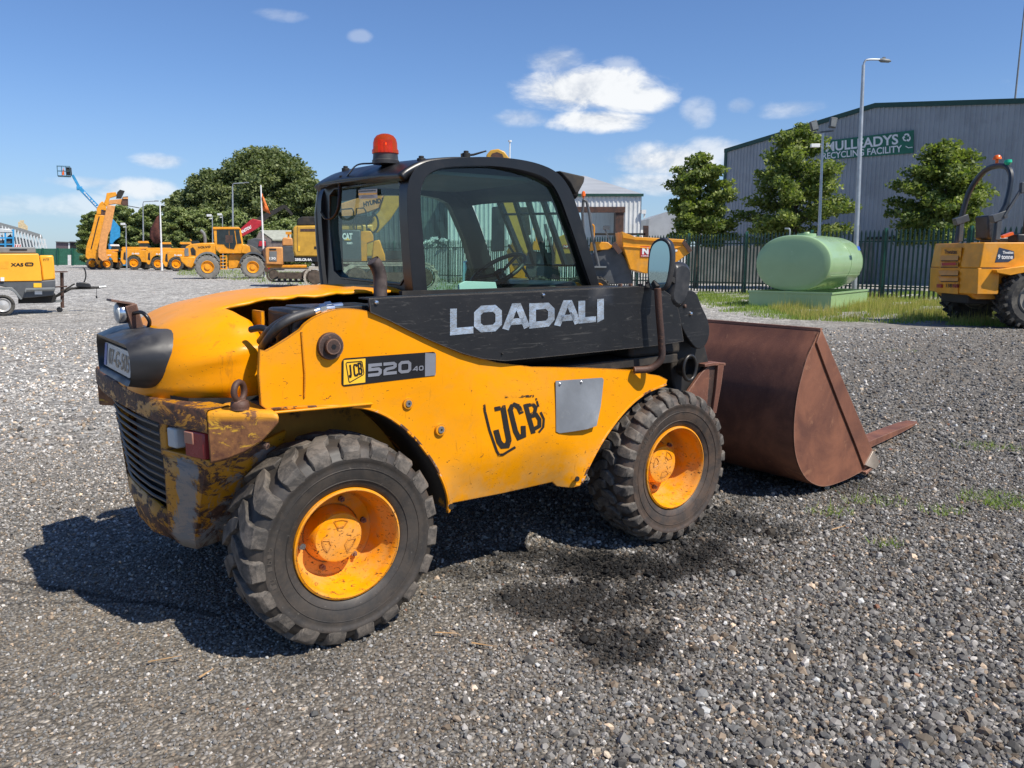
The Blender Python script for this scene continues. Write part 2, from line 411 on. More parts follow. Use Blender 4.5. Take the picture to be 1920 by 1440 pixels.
def black_panel():
    m, t, p, out, v = newmat('black_boom_paint')
    c = t.mix(t.step(t.noise(v, 3, 6, .65), .3, .7), (.006, .006, .007), (.011, .011, .012))
    sc = t.noise(t.vmul(v, (.3, 1, 1.6)), 26, 6, .75, 1.5); c = t.mix(t.step(sc, .58, .68, 0, .5), c, (.11, .105, .095)); sv_ = t.noise(t.vmul(v, (.12, 1, 3.0)), 40, 5, .7, .6); c = t.mix(t.step(sv_, .60, .68, 0, .35), c, (.12, .115, .105)); c = t.mix(edge_wear(t, v, .008), c, (.14, .12, .10))
    c = t.mix(t.step(t.noise(v, 120, 3, .6), .70, .74, 0, .6), c, (.20, .19, .17))
    c = t.mix(t.step(t.noise(v, 8, 7, .75, .6), .66, .70, 0, .6), c, (.09, .045, .025))
    c = t.mix(t.step(t.noise(v, 1.6, 5, .6), .5, .8, 0, .10), c, (.12, .11, .10))
    t.link(c, p.inputs['Base Color']); t.link(t.math('ADD', .28, t.math('MULTIPLY', t.noise(v, 7, 5), .4)), p.inputs['Roughness'])
    bump(t, p, t.noise(v, 12, 5, .6), .12, .01); return m
M['black'] = black_panel()
M['cab'] = pm('black_cab_paint', (.010, .010, .011), .34, var=.3, spots=[((.07, .04, .025), 9, .66, .05)], dust=((.10, .09, .08), 4, .55, .16), bmp=(9, .05, .01))
M['plastic'] = pm('black_plastic', (.020, .020, .022), .38, var=.3, dust=((.09, .085, .08), 3, .48, .5))
M['dull'] = pm('dull_black', (.014, .013, .012), .7, var=.4, dust=((.07, .055, .04), 5, .5, .6))
def rubber(name, tread):
    m, t, p, out, v = newmat(name)
    c = t.mix(t.step(t.noise(v, 6, 5, .65), .35, .7), (.020, .019, .018), (.040, .037, .034))
    dcol = (.19, .16, .13) if tread else (.085, .066, .05) if tread is False else (.135, .085, .055)
    c = t.mix(t.step(t.noise(v, 10, 8, .75, .5), .38, .64, .12, .85 if tread else .6), c, dcol)
    c = t.mix(t.step(t.noise(v, 70, 5, .75), .60, .72, 0, .5), c, (.20, .18, .155))
    t.link(c, p.inputs['Base Color']); p.inputs['Roughness'].default_value = .72 if tread else .55
    bump(t, p, t.noise(v, 45, 6, .75), .5 if tread else .12, .006); return m
M['tread'] = rubber('tyre_tread_rubber', True); M['sidewall'] = rubber('tyre_sidewall_rubber', False); M['sidewall_brown'] = rubber('brown_sidewall_rubber', None)
M['lip'] = pm('chipped_lip_paint', (.84, .30, .005), .4, var=.2, spots=[((.10, .045, .02), 11, .54, .03), ((.42, .40, .36), 30, .60, .04)])
M['steel'] = pm('bare_steel', (.45, .44, .42), .4, 1.0, var=.2, bmp=(20, .1)); M['chrome'] = pm('chrome_fitting', (.75, .75, .75), .22, 1.0, var=.1)
M['galv'] = pm('galvanised_steel', (.42, .44, .45), .45, .6, var=.15)
M['patch'] = pm('grey_tape_sheet', (.20, .215, .235), .38, 0.0, var=.18, vs=4, dust=((.42, .42, .40), 5, .52, .4), bmp=(5, .2, .02))
M['foil'] = pm('silver_foil_letter', (.55, .60, .66), .30, .75, var=.25, vs=12, bmp=(30, .5, .01), spots=[((.10, .10, .11), 22, .66, .03)])
M['decal_black'] = pm('black_decal_film', (.012, .012, .014), .3)
M['decal_grey'] = pm('grey_decal_film', (.20, .21, .24), .3); M['white'] = pm('white_paint', (.75, .75, .73), .5, var=.06)
M['decal_yellow'] = pm('yellow_decal_film', (.85, .48, .03), .3)
def worn_decal():
    m, t, p, out, v = newmat('worn_black_decal')
    c = t.mix(t.noise(v, 12, 4), (.012, .011, .012), (.03, .025, .02)); t.link(c, p.inputs['Base Color']); p.inputs['Roughness'].default_value = .4
    tr = t.new('ShaderNodeBsdfTransparent'); mx = t.new('ShaderNodeMixShader')
    k = t.step(t.noise(t.vmul(v, (1, 1, 1.8)), 17, 7, .75, 1.2), .545, .56); x = t.sep(v)
    up = t.step(x[2], .80, .90, 0, .16); k = t.step(t.math('ADD', t.noise(t.vmul(v, (1, 1, 1.8)), 17, 7, .75, 1.2), up), .625, .64)
    t.link(k, mx.inputs[0]); t.link(p.outputs[0], mx.inputs[1]); t.link(tr.outputs[0], mx.inputs[2]); t.link(mx.outputs[0], out.inputs[0]); return m
M['worn_decal'] = worn_decal()
M['glass'] = glassmat('tinted_green_glass', (.60, .80, .73)); M['glass_clear'] = glassmat('clear_glass', (.78, .87, .84))
M['dark_glass'] = pm('dark_window_glass', (.02, .026, .028), .08, var=.3)
m, t, p, out, v = newmat('sky_tinted_mirror'); p.inputs['Base Color'].default_value = (.42, .60, .66, 1); p.inputs['Metallic'].default_value = 1; p.inputs['Roughness'].default_value = .03; M['mirror'] = m  # teal base colour stands in for reflected blue sky, not plain silver
M['lens_red'] = glassmat('red_lens', (1.0, .30, .07))
_t = NT(M['lens_red'].node_tree)
for n_ in M['lens_red'].node_tree.nodes:
    if n_.type == 'BSDF_DIFFUSE': n_.inputs[0].default_value = (.90, .10, .015, 1)
    if n_.type == 'MAP_RANGE' : n_.inputs[3].default_value = .20; n_.inputs[4].default_value = .28
M['lens_orange'] = pm('orange_lens', (.85, .14, .01), .2, var=.1); M['lens_tail'] = pm('red_tail_lens', (.25, .03, .03), .25, var=.4); M['lens_white'] = pm('clear_lamp_lens', (.45, .47, .46), .2, var=.2)
m, t, p, out, v = newmat('amber_reflector'); p.inputs['Base Color'].default_value = (1, .30, .02, 1); p.inputs['Metallic'].default_value = .9; p.inputs['Roughness'].default_value = .3; M['amber'] = m
M['mint'] = pm('pale_card', (.80, .88, .84), .6, var=.05); M['plate'] = pm('white_number_plate', (.48, .50, .50), .35, var=.12, vs=8)
M['plate_blue'] = pm('blue_plate_band', (.03, .10, .42), .4)
# machines in the background
M['jcb'] = pm('machine_yellow', (.74, .30, .012), .4, var=.15, dust=((.45, .27, .10), 2, .5, .4)); M['cat'] = pm('tan_machine_yellow', (.52, .29, .035), .42, var=.15)
M['xas'] = pm('compressor_yellow', (.86, .40, .025), .38, var=.06, vs=1.2); M['orange'] = pm('faded_orange', (.62, .28, .085), .5, var=.15)
M['blue'] = pm('lift_blue', (.03, .25, .50), .4, var=.15); M['red'] = pm('boom_red', (.42, .02, .03), .4, var=.15)
M['grey'] = pm('grey_frame_paint', (.075, .08, .085), .5, var=.2); M['midgrey'] = pm('mid_grey_paint', (.17, .18, .18), .5, var=.15)
M['bgtyre'] = pm('dusty_tyre_rubber', (.035, .033, .031), .8, var=.4, dust=((.13, .12, .10), 6, .45, .6)); M['greytyre'] = pm('grey_dusty_tyre', (.19, .18, .16), .85, var=.2)
M['track'] = pm('dirty_track_steel', (.085, .062, .045), .7, var=.4, vs=6); M['track_light'] = pm('pale_track_plates', (.40, .35, .28), .6, var=.3, vs=8)
M['tank'] = pm('green_tank_paint', (.28, .42, .215), .22, var=.04, vs=1.5, coat=.3)
M['fence'] = pm('green_fence_paint', (.010, .045, .034), .5, var=.25); M['fence_green'] = pm('bright_green_mesh', (.03, .13, .08), .6, var=.2)
# ---------------------------------------------------------------- ground
def ground_mat():
    m, t, p, out, v0 = newmat('gravel_ground')
    g = t.new('ShaderNodeNewGeometry').outputs['Position']; x, y, z = t.sep(g)
    n0 = t.noise(g, .35, 5, .6); n1 = t.noise(g, 1.7, 6, .65)
    far = t.step(t.math('ADD', t.math('ADD', y, t.math('MULTIPLY', x, -1.1)), t.math('MULTIPLY', t.math('SUBTRACT', n0, .5), 9.0)), 5.5, 17)
    def stones(scale, lo, hi):
        col = t.voro(g, scale, 'F1', 'Color'); d = t.voro(g, scale, 'F1', 'Distance'); r = t.sep(col)[0]; s = t.sep(col)[1]
        a = t.mix(t.step(r, .0, 1.0), lo[0], lo[1]); b = t.mix(t.step(r, hi[3], 1.0), hi[0], hi[1])
        c = t.mix(t.step(s, hi[2], hi[2]+.02), a, b); return c, d
    c1, d1 = stones(62, ((.085, .079, .072), (.20, .188, .172)), ((.30, .28, .255), (.48, .45, .41), .92, .0))
    c2, d2 = stones(22, ((.17, .167, .162), (.36, .355, .35)), ((.42, .41, .39), (.62, .61, .58), .74, .0))
    c3, d3 = stones(7.5, ((.24, .24, .24), (.44, .44, .44)), ((.50, .50, .50), (.78, .78, .76), .75, .0))
    c = t.mix(far, c1, c2)
    c = t.mix(t.step(y, 12, 30, 0, .85), c, t.mix(1.0, c3, t.mix(t.voro(g, 2.6, 'F1', 'Color'), (.78, .78, .78), (1.3, 1.3, 1.3)), 'MULTIPLY'))
    # brown fines between stones, lighter dust patches and wheel tracks
    c = t.mix(t.step(n1, .48, .72, 0, .5), c, (.15, .125, .10))
    left = t.math('MULTIPLY', t.step(x, .4, -1.6), t.step(y, 4.4, 3.2)); c = t.mix(t.math('MULTIPLY', left, t.step(n1, .35, .6, .15, .6)), c, (.215, .185, .15))
    d = t.math('ADD', t.math('MULTIPLY', d1, t.math('SUBTRACT', 1.0, far)), t.math('MULTIPLY', d2, far))
    c = t.mix(t.step(d, .42, .75, 0, .55), c, (.035, .033, .03))
    # damp, oil-dark patches near the machine
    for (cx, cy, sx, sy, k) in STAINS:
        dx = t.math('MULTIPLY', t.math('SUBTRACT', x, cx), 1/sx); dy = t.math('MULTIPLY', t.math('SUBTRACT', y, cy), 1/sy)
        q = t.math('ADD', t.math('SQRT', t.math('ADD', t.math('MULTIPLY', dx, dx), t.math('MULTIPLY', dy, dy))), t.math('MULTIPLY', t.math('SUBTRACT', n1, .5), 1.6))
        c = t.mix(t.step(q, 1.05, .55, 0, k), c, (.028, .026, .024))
    c = t.mix(1.0, c, (1.12, 1.08, 1.0), 'MULTIPLY')
    for a_, b_, w_, k_ in TRACKS:
        a_, d_, L_ = track_frame(a_, b_); rx = t.math('SUBTRACT', x, a_.x); ry = t.math('SUBTRACT', y, a_.y)
        al = t.math('ADD', t.math('MULTIPLY', rx, d_.x), t.math('MULTIPLY', ry, d_.y)); pe = t.math('ABSOLUTE', t.math('ADD', t.math('ADD', t.math('MULTIPLY', rx, -d_.y), t.math('MULTIPLY', ry, d_.x)), t.math('MULTIPLY', t.math('SUBTRACT', n1, .5), w_*2)))
        mk = t.math('MULTIPLY', t.step(pe, w_, w_*.4), t.math('MULTIPLY', t.step(al, 0, .2), t.step(al, L_, L_-.2))); c = t.mix(t.math('MULTIPLY', mk, k_), c, (.035, .032, .029))
    t.link(c, p.inputs['Base Color']); p.inputs['Roughness'].default_value = .85; p.inputs['Specular IOR Level'].default_value = .3
    h = t.math('ADD', t.math('MULTIPLY', t.math('MULTIPLY', d1, -1.0), t.math('SUBTRACT', 1.0, far)), t.math('MULTIPLY', t.math('MULTIPLY', d2, -2.6), far))
    b = t.new('ShaderNodeBump'); b.inputs['Strength'].default_value = .9; b.inputs['Distance'].default_value = .012; t.link(h, b.inputs['Height']); t.link(b.outputs[0], p.inputs['Normal'])
    return m
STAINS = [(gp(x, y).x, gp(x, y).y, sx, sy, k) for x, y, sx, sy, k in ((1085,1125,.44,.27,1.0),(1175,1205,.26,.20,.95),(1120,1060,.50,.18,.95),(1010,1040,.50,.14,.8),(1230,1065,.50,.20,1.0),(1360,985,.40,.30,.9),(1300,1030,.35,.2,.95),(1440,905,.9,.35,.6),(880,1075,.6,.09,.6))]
TRACKS = [(gp(*a), gp(*b), w, k) for a, b, w, k in (((-60,1078),(420,1155),.022,.75),((-60,1132),(300,1128),.016,.6),((380,1150),(820,1060),.030,.5),((820,1075),(1010,1030),.03,.6),((1360,960),(1460,880),.10,.5),((-40,1105),(250,1118),.05,.3),((860,1100),(500,1300),.14,.20))]
def track_frame(a, b): d = b-a; L = d.length; d = d/L; return a, d, L
def ground_z(x, y): return .012*math.sin(x*1.3+.4)*math.sin(y*.9)*(1 if y < 12 else 0)
gm = ground_mat()
tag(obj('ground', MB().add([(-900, -30, 0), (900, -30, 0), (900, 1500, 0), (-900, 1500, 0)], [[0, 1, 2, 3]]), gm, smooth=0), 'grey gravel yard', None, kind='structure')

# loose stones: one point cloud carrying instanced rocks
def rock(seed, sx, sy, sz):
    r = random.Random(seed); bm = bmesh.new(); bmesh.ops.create_icosphere(bm, subdivisions=1, radius=1)
    pl = [(Vector((r.uniform(-1, 1), r.uniform(-1, 1), r.uniform(-1, 1))).normalized(), r.uniform(.55, .8)) for _ in range(7)]
    for v in bm.verts:
        c = v.co.copy()
        for n, d in pl:
            k = c.dot(n)
            if k > d: c -= n*(k-d)
        v.co = Vector((c.x*sx, c.y*sy, c.z*sz))*r.uniform(.9, 1.1)
    me = bpy.data.meshes.new('stone_shape'); bm.to_mesh(me); bm.free()
    return me
def stone_mat():
    m, t, p, out, v = newmat('loose_stone')
    a = t.new('ShaderNodeAttribute', attribute_type='INSTANCER', attribute_name='col')
    n = t.noise(v, 1.4, 3, .6); c = t.mix(1.0, a.outputs['Color'], t.mix(n, (.75, .75, .75), (1.25, 1.25, 1.25)), 'MULTIPLY')
    t.link(c, p.inputs['Base Color']); p.inputs['Roughness'].default_value = .8; p.inputs['Specular IOR Level'].default_value = .35; return m
def gravel():
    sm = stone_mat(); rc = bpy.data.collections.new('stone_shapes')
    for i in range(7):
        me = rock(i+3, rng.uniform(.8, 1.1), rng.uniform(.6, .9), rng.uniform(.4, .7)); me.materials.append(sm)
        o = bpy.data.objects.new('stone_shape', me); rc.objects.link(o)
    P = []; S = []; C = []
    def layer(n, d0, d1, size, sg, power=1.0):
        u = rng.random(n); D = (d0**(2-power)+(d1**(2-power)-d0**(2-power))*u)**(1/(2-power)) if power != 2 else d0*(d1/d0)**u
        X = (rng.random(n)*2-1)*(D*.74+1.15); s = size*np.exp(rng.normal(0, sg, n)); return X, D, s
    L = [layer(235000, 1.75, 6.2, .0072, .32, 1.2), layer(68000, 1.75, 9.5, .0125, .30, 1.2), layer(9500, 1.8, 13, .0175, .25, 1.0), layer(420, 2.2, 15, .026, .2, .6), layer(36000, 6, 17, .019, .3, .6)]
    X = np.concatenate([l[0] for l in L]); Y = np.concatenate([l[1] for l in L]); S = np.concatenate([l[2] for l in L]); n = len(X)
    nb2 = 260; dB = rng.uniform(2.0, 4.2, nb2); xB = rng.uniform(-.2, .72, nb2)*dB; X = np.concatenate([X, xB]); Y = np.concatenate([Y, dB]); S = np.concatenate([S, rng.uniform(.017, .030, nb2)]); n = len(X)
    # patchy cover: fines show through in places; bigger stones gather towards the lower right
    f = np.sin(X*2.1+np.sin(Y*1.7))*.5+np.sin(Y*2.9+X*1.3)*.3+np.sin(X*5.3-Y*4.1)*.2
    keep = rng.random(n) < np.clip(.80+.25*f+.15*np.clip(X, -1, 2), .35, 1.0)
    keep &= ~((S > .016) & (rng.random(n) < np.clip(.45-.35*X, 0, .8)) & (Y < 6) & (X < .3))
    lf = np.clip((.35-X)/.9, 0, 1)*np.clip((4.6-Y)/1.2, 0, 1); keep &= rng.random(n) > .30*lf; S = S*(1-.22*lf)*(1+.22*np.clip((X-.3)/1.0, 0, 1)*np.clip((3.4-Y)/1.2, 0, 1))
    X, Y, S, lf = X[keep], Y[keep], S[keep], lf[keep]; n = len(X)
    base = np.exp(rng.normal(0, 1, n)*(.42-.12*lf))*(.118+.035*lf); r = rng.random(n)
    lt = np.clip((Y-5.0-1.0*X)/10, 0, 1); base = base*(1+1.7*lt)
    pale = r < (.065+.10*lt); base[pale] = rng.uniform(.26, .50, pale.sum())
    tint = np.stack([base*1.07, base*1.0, base*.91], 1)*1.16
    warm = rng.random(n) < .16; tint[warm] *= np.array([1.22, 1.0, .78]); red = rng.random(n) < .0012; tint[red] = (.26, .13, .08)
    cool = rng.random(n) < .2; tint[cool] *= np.array([.94, 1.0, 1.05])
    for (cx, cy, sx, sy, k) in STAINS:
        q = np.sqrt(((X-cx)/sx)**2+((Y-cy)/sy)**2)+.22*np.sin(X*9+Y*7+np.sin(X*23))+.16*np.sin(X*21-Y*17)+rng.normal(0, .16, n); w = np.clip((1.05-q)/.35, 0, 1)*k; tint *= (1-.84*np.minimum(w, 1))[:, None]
    for a_, b_, w_, k_ in TRACKS:
        a_, d_, L_ = track_frame(a_, b_); al = (X-a_.x)*d_.x+(Y-a_.y)*d_.y; pe = np.abs(-(X-a_.x)*d_.y+(Y-a_.y)*d_.x+.6*w_*np.sin(al*9)+rng.normal(0, .3*w_, n)); w = np.clip((w_-pe)/(w_*.4), 0, 1)*((al > 0) & (al < L_))*k_; tint *= (1-.8*w)[:, None]
    co = np.stack([X, Y, S*rng.uniform(.0, .45, n)], 1)
    me = bpy.data.meshes.new('gravel'); me.vertices.add(n); me.vertices.foreach_set('co', co.astype(np.float32).ravel())
    def at_(name, typ, dat, key): a = me.attributes.new(name, typ, 'POINT'); a.data.foreach_set(key, dat.astype(np.float32).ravel())
    at_('size', 'FLOAT', S, 'value'); at_('rot', 'FLOAT_VECTOR', np.stack([rng.normal(0, .5, n), rng.normal(0, .5, n), rng.random(n)*6.28], 1), 'vector')
    at_('col', 'FLOAT_COLOR', np.concatenate([tint, np.ones((n, 1))], 1), 'color')
    o = bpy.data.objects.new('gravel', me); COL.objects.link(o); tag(o, 'loose grey and white stones over the yard', None, kind='stuff')
    ng = bpy.data.node_groups.new('scatter_stones', 'GeometryNodeTree')
    ng.interface.new_socket('Geometry', in_out='INPUT', socket_type='NodeSocketGeometry'); ng.interface.new_socket('Geometry', in_out='OUTPUT', socket_type='NodeSocketGeometry')
    N = ng.nodes; Lk = ng.links; gi = N.new('NodeGroupInput'); go = N.new('NodeGroupOutput')
    ci = N.new('GeometryNodeCollectionInfo'); ci.inputs['Collection'].default_value = rc; ci.inputs['Separate Children'].default_value = True; ci.inputs['Reset Children'].default_value = True
    ip = N.new('GeometryNodeInstanceOnPoints'); ip.inputs['Pick Instance'].default_value = True
    na = N.new('GeometryNodeInputNamedAttribute'); na.data_type = 'FLOAT'; na.inputs['Name'].default_value = 'size'
    nr = N.new('GeometryNodeInputNamedAttribute'); nr.data_type = 'FLOAT_VECTOR'; nr.inputs['Name'].default_value = 'rot'
    ri_ = N.new('FunctionNodeRandomValue'); ri_.data_type = 'INT'; ri_.inputs['Min'].default_value = 0; ri_.inputs['Max'].default_value = 6
    er = N.new('FunctionNodeEulerToRotation'); Lk.new(nr.outputs['Attribute'], er.inputs[0])
    Lk.new(gi.outputs[0], ip.inputs['Points']); Lk.new(ci.outputs[0], ip.inputs['Instance']); Lk.new(ri_.outputs[2], ip.inputs['Instance Index'])
    Lk.new(na.outputs['Attribute'], ip.inputs['Scale']); Lk.new(er.outputs[0], ip.inputs['Rotation']); Lk.new(ip.outputs[0], go.inputs[0])
    md = o.modifiers.new('scatter', 'NODES'); md.node_group = ng
    return o
gravel()

# grass and weeds
def leafmat(name, a, b, trans=.25, rough=.55):
    m, t, p, out, v = newmat(name)
    at_ = t.new('ShaderNodeAttribute', attribute_type='GEOMETRY', attribute_name='tone'); c = t.mix(at_.outputs['Fac'], a, b)
    t.link(c, p.inputs['Base Color']); p.inputs['Roughness'].default_value = rough; p.inputs['Specular IOR Level'].default_value = .35
    tr = t.new('ShaderNodeBsdfTranslucent'); t.link(t.mix(1.0, c, (1.5, 1.7, .7), 'MULTIPLY'), tr.inputs[0]); mx = t.new('ShaderNodeMixShader'); mx.inputs[0].default_value = trans
    t.link(p.outputs[0], mx.inputs[1]); t.link(tr.outputs[0], mx.inputs[2]); t.link(mx.outputs[0], out.inputs[0]); return m
def rawmesh(name, V, nface, k, tone, mat, parent=None, off=(0, 0, 0)):
    """V: (nface*k, 3) vertices, every k of them one face"""
    me = bpy.data.meshes.new(name); V = V-np.array(off); me.vertices.add(len(V)); me.vertices.foreach_set('co', V.astype(np.float32).ravel())
    me.loops.add(nface*k); me.loops.foreach_set('vertex_index', np.arange(nface*k, dtype=np.int32)); me.polygons.add(nface)
    me.polygons.foreach_set('loop_start', np.arange(0, nface*k, k, dtype=np.int32)); me.polygons.foreach_set('loop_total', np.full(nface, k, dtype=np.int32))
    me.update(calc_edges=True); a = me.attributes.new('tone', 'FLOAT', 'POINT'); a.data.foreach_set('value', np.repeat(tone, k).astype(np.float32)); me.materials.append(mat)
    o = bpy.data.objects.new(name, me); COL.objects.link(o); o.location = (0, 0, 0) if parent else off
    if parent: o.parent = parent
    return o
def blades(name, pts, hgt, wid, mat, label, lean=.5):
    n = len(pts); a = rng.random(n)*2*PI; h = hgt*np.exp(rng.normal(0, .35, n)); w = wid*(.6+.8*rng.random(n))
    l = lean*h*rng.random(n); b = rng.random(n)*2*PI; X, Y = pts[:, 0], pts[:, 1]; Z = np.zeros(n)
    V = np.stack([np.stack([X-np.cos(a)*w, Y-np.sin(a)*w, Z], 1), np.stack([X+np.cos(a)*w, Y+np.sin(a)*w, Z], 1), np.stack([X+np.cos(b)*l, Y+np.sin(b)*l, h], 1)], 1).reshape(-1, 3)
    o = rawmesh(name, V, n, 3, rng.random(n), mat); return tag(o, label, None, kind='stuff')
M['grass'] = leafmat('grass_blade', (.13, .22, .035), (.30, .36, .09), .35); M['weed'] = leafmat('dry_weed', (.22, .25, .05), (.50, .40, .16), .35)
def scatter_px(n, poly, clump=0.0):
    """points on the ground inside a picture-space outline, spread evenly over the ground"""
    G = [gp(*p) for p in poly]; x0, x1 = min(g.x for g in G), max(g.x for g in G); y0, y1 = min(g.y for g in G), max(g.y for g in G); out = []
    Q = np.array([(g.x, g.y) for g in G])
    while len(out) < n:
        c = np.stack([rng.uniform(x0, x1, n*2), rng.uniform(y0, y1, n*2)], 1); ins = np.zeros(len(c), bool)
        for i in range(len(Q)):
            a, b = Q[i], Q[i-1]; cond = (a[1] > c[:, 1]) != (b[1] > c[:, 1]); xx = (b[0]-a[0])*(c[:, 1]-a[1])/(b[1]-a[1]+1e-9)+a[0]; ins ^= cond & (c[:, 0] < xx)
        if clump: ins &= rng.random(len(c)) < np.clip(.5+clump*(np.sin(c[:, 0]*1.9+np.sin(c[:, 1]*2.3))+np.sin(c[:, 0]*4.1-c[:, 1]*3.3)*.7), .04, 1)
        out += list(c[ins])
    return np.array(out[:n])
strip = [(1300,560),(1330,581),(1390,592),(1450,598),(1560,603),(1700,608),(1960,616),(2150,618),(2150,556),(1960,550),(1700,548),(1500,546),(1310,548)]
blades('grass', scatter_px(52000, strip, .45), .085, .009, M['grass'], 'rough grass round the green tank and dumper')
blades('weeds', scatter_px(13000, [(1440,580),(1500,600),(1700,606),(1900,612),(1900,580),(1640,562),(1560,570)], .6), .19, .006, M['weed'], 'tall dry weeds along the gravel edge', .25)
blades('grass', scatter_px(9000, [(340,505),(330,516),(420,524),(620,545),(900,565),(1100,560),(1100,528),(900,520),(620,512),(500,508)], .4), .16, .016, M['grass'], 'sparse grass under the parked machines')
pts = []
for px, py, r, n in ((1865,938,.16,260),(1900,950,.12,200),(1640,942,.13,140),(1770,960,.10,120),(1555,962,.10,90),(1836,840,.14,120),(1660,1022,.06,50),(1915,845,.1,60),(1240,940,.04,20),(1500,578,.2,0),(1690,660,.2,40)):
    g = gp(px, py); a = rng.random(n)*2*PI; q = r*np.sqrt(rng.random(n)); pts.append(np.stack([g.x+np.cos(a)*q*1.5, g.y+np.sin(a)*q], 1))
blades('weeds', np.concatenate(pts), .035, .0028, M['grass'], 'small green weeds growing through the gravel', 1.2)
# dead leaves and a twig
mb = MB()
for px, py, L, a in ((1572,996,.05,.4),(1555,650,.05,.3),(310,1245,.06,.2),(388,1272,.03,1.0),(838,1196,.05,-.3),(905,1218,.05,-.5)):
    g = gp(px, py); d = Vector((math.cos(a), math.sin(a), .1))*L; s_ = Vector((-math.sin(a), math.cos(a), 0))*.006; z = Vector((0, 0, .022))
    mb.add([g+z-d-s_, g+z-d+s_, g+z+d+s_*.4, g+z+d-s_*.4], [[0, 1, 2, 3]])
tag(obj('dead_leaves', mb, pm('dry_leaf', (.42, .26, .12), .7, var=.3), smooth=0), 'dry leaves and twigs lying on the gravel', None, kind='stuff')
# ---------------------------------------------------------------- the loader machine in its own frame: X forward, Y to its left, Z up
HEAD = R(37.0); FXV = Vector((math.cos(HEAD), math.sin(HEAD), 0)); LYV = Vector((-math.sin(HEAD), math.cos(HEAD), 0))
ORG = FXV*1.28 + LYV*3.56
def vs1(px, py, Y):
    r = pix_ray(px, py); c = Vector((0, 0, EYE)); t = (Y-(c-ORG).dot(LYV))/r.dot(LYV); p = c+r*t
    return ((p-ORG).dot(FXV), p.z)
def VS(pts, Y): return [vs1(x, y, Y) for x, y in pts]
def vb1(px, py, X):
    r = pix_ray(px, py); c = Vector((0, 0, EYE)); t = (X-(c-ORG).dot(FXV))/r.dot(FXV); p = c+r*t
    return ((p-ORG).dot(LYV), p.z)
def VB(pts, X): return [vb1(x, y, X) for x, y in pts]
def PY(Y): return lambda u, w: (u, Y, w)
def PX(X): return lambda u, w: (X, u, w)

TH = thing('telehandler', ORG, 'worn yellow and black telehandler in the foreground with red beacon and rusty bucket', 'telehandler', rz=HEAD)
YP = -.77

# ---- side panel
arch_r = [(500,768),(560,764),(640,762),(690,766),(735,785),(775,818),(805,855),(830,898),(845,935),(850,960)]
arch_f = [(1092,905),(1106,870),(1126,832),(1150,797),(1180,763),(1213,737),(1250,721)]
low = [(852,968),(858,966),(860,948),(960,930),(1052,909),(1060,917),(1078,917),(1088,911)]
top_e = [(1252,712),(1236,704),(1216,701),(1206,695),(1150,692),(1100,690),(1000,688),(935,680),(870,664),(800,634),(740,603),(705,588)]
hump = [(705,588),(680,581),(650,578),(620,582),(592,593),(572,607),(563,618)]
backe = [(540,634),(515,650),(500,658),(488,655),(486,700),(490,760)]
arch_rs = [p for p in cr([(a, b, 0) for a, b in arch_r], 4)]; arch_fs = cr([(a, b, 0) for a, b in arch_f], 5)
outl = [(p.x, p.y) for p in arch_rs]+low+[(p.x, p.y) for p in arch_fs]+top_e[:-1]+[(p.x, p.y) for p in cr([(a, b, 0) for a, b in hump], 4)]+backe
OUT = VS(outl, YP)
def panel_map(u, z):
    d = 0.0
    if z < .64: d = .06*((.64-z)/.2)**1.3 if (.55 < u < 1.12) else .06*((.64-z)/.2)**1.3*max(0, 1-min(abs(u-.55), abs(u-1.12))/.12)
    b = .006*math.sin(u*5.0+z*3)*math.sin(z*6.5)
    return (u, YP+d+b, z)
sp = obj('side_panel', MB().sheet(OUT, panel_map, (0, .018, 0), .055), M['yellow'], TH, smooth=28)
def flange(name, curve, w, mat, y0=YP+.001, t=.006):
    mb = MB(); C = VS([(p.x, p.y) for p in curve], YP); rows = []
    for (u, z) in C: rows.append([panel_map(u, z), (u, y0+w, z)])
    mb.grid(rows)
    o = obj(name, mb, mat, TH, smooth=60); s = o.modifiers.new('solid', 'SOLIDIFY'); s.thickness = t; s.offset = 1; return o
flange('rear_wheel_arch', arch_rs, .34, M['liner']); flange('front_wheel_arch', arch_fs, .34, M['liner'])
# rolled bright lip of both arches
def lip(name, curve, r, mat):
    pts = [Vector(panel_map(*vs1(p.x, p.y, YP)))+Vector((0, .004, 0)) for p in curve]
    return obj(name, MB().tube(pts, r, 6), mat, TH, smooth=60)
lip('arch_lip', arch_rs, .0075, M['lip']); lip('arch_lip', arch_fs, .0085, M['lip'])
# rear mudguard shelf behind bumper wing
mb = MB(); a = [vs1(x, y, YP) for x, y in ((488,762),(560,764),(640,762),(690,766))]
mb.prism([(-.30, .955), (.13, .943), (.13, .933), (-.30, .945)], PY(YP-.012), PY(YP+.33)); obj('rear_mudguard_shelf', mb, M['yellow'], TH, bevel=.004)
# weld seam
obj('weld_seam', MB().tube([Vector((vs1(x, y, YP)[0], YP-.002, vs1(x, y, YP)[1])) for x, y in cr([(565,622,0),(568,660,0),(571,700,0),(570,745,0)], 4) and [(565,622),(568,660),(571,700),(570,745)]], .004, 6), M['yellow'], TH, smooth=60)
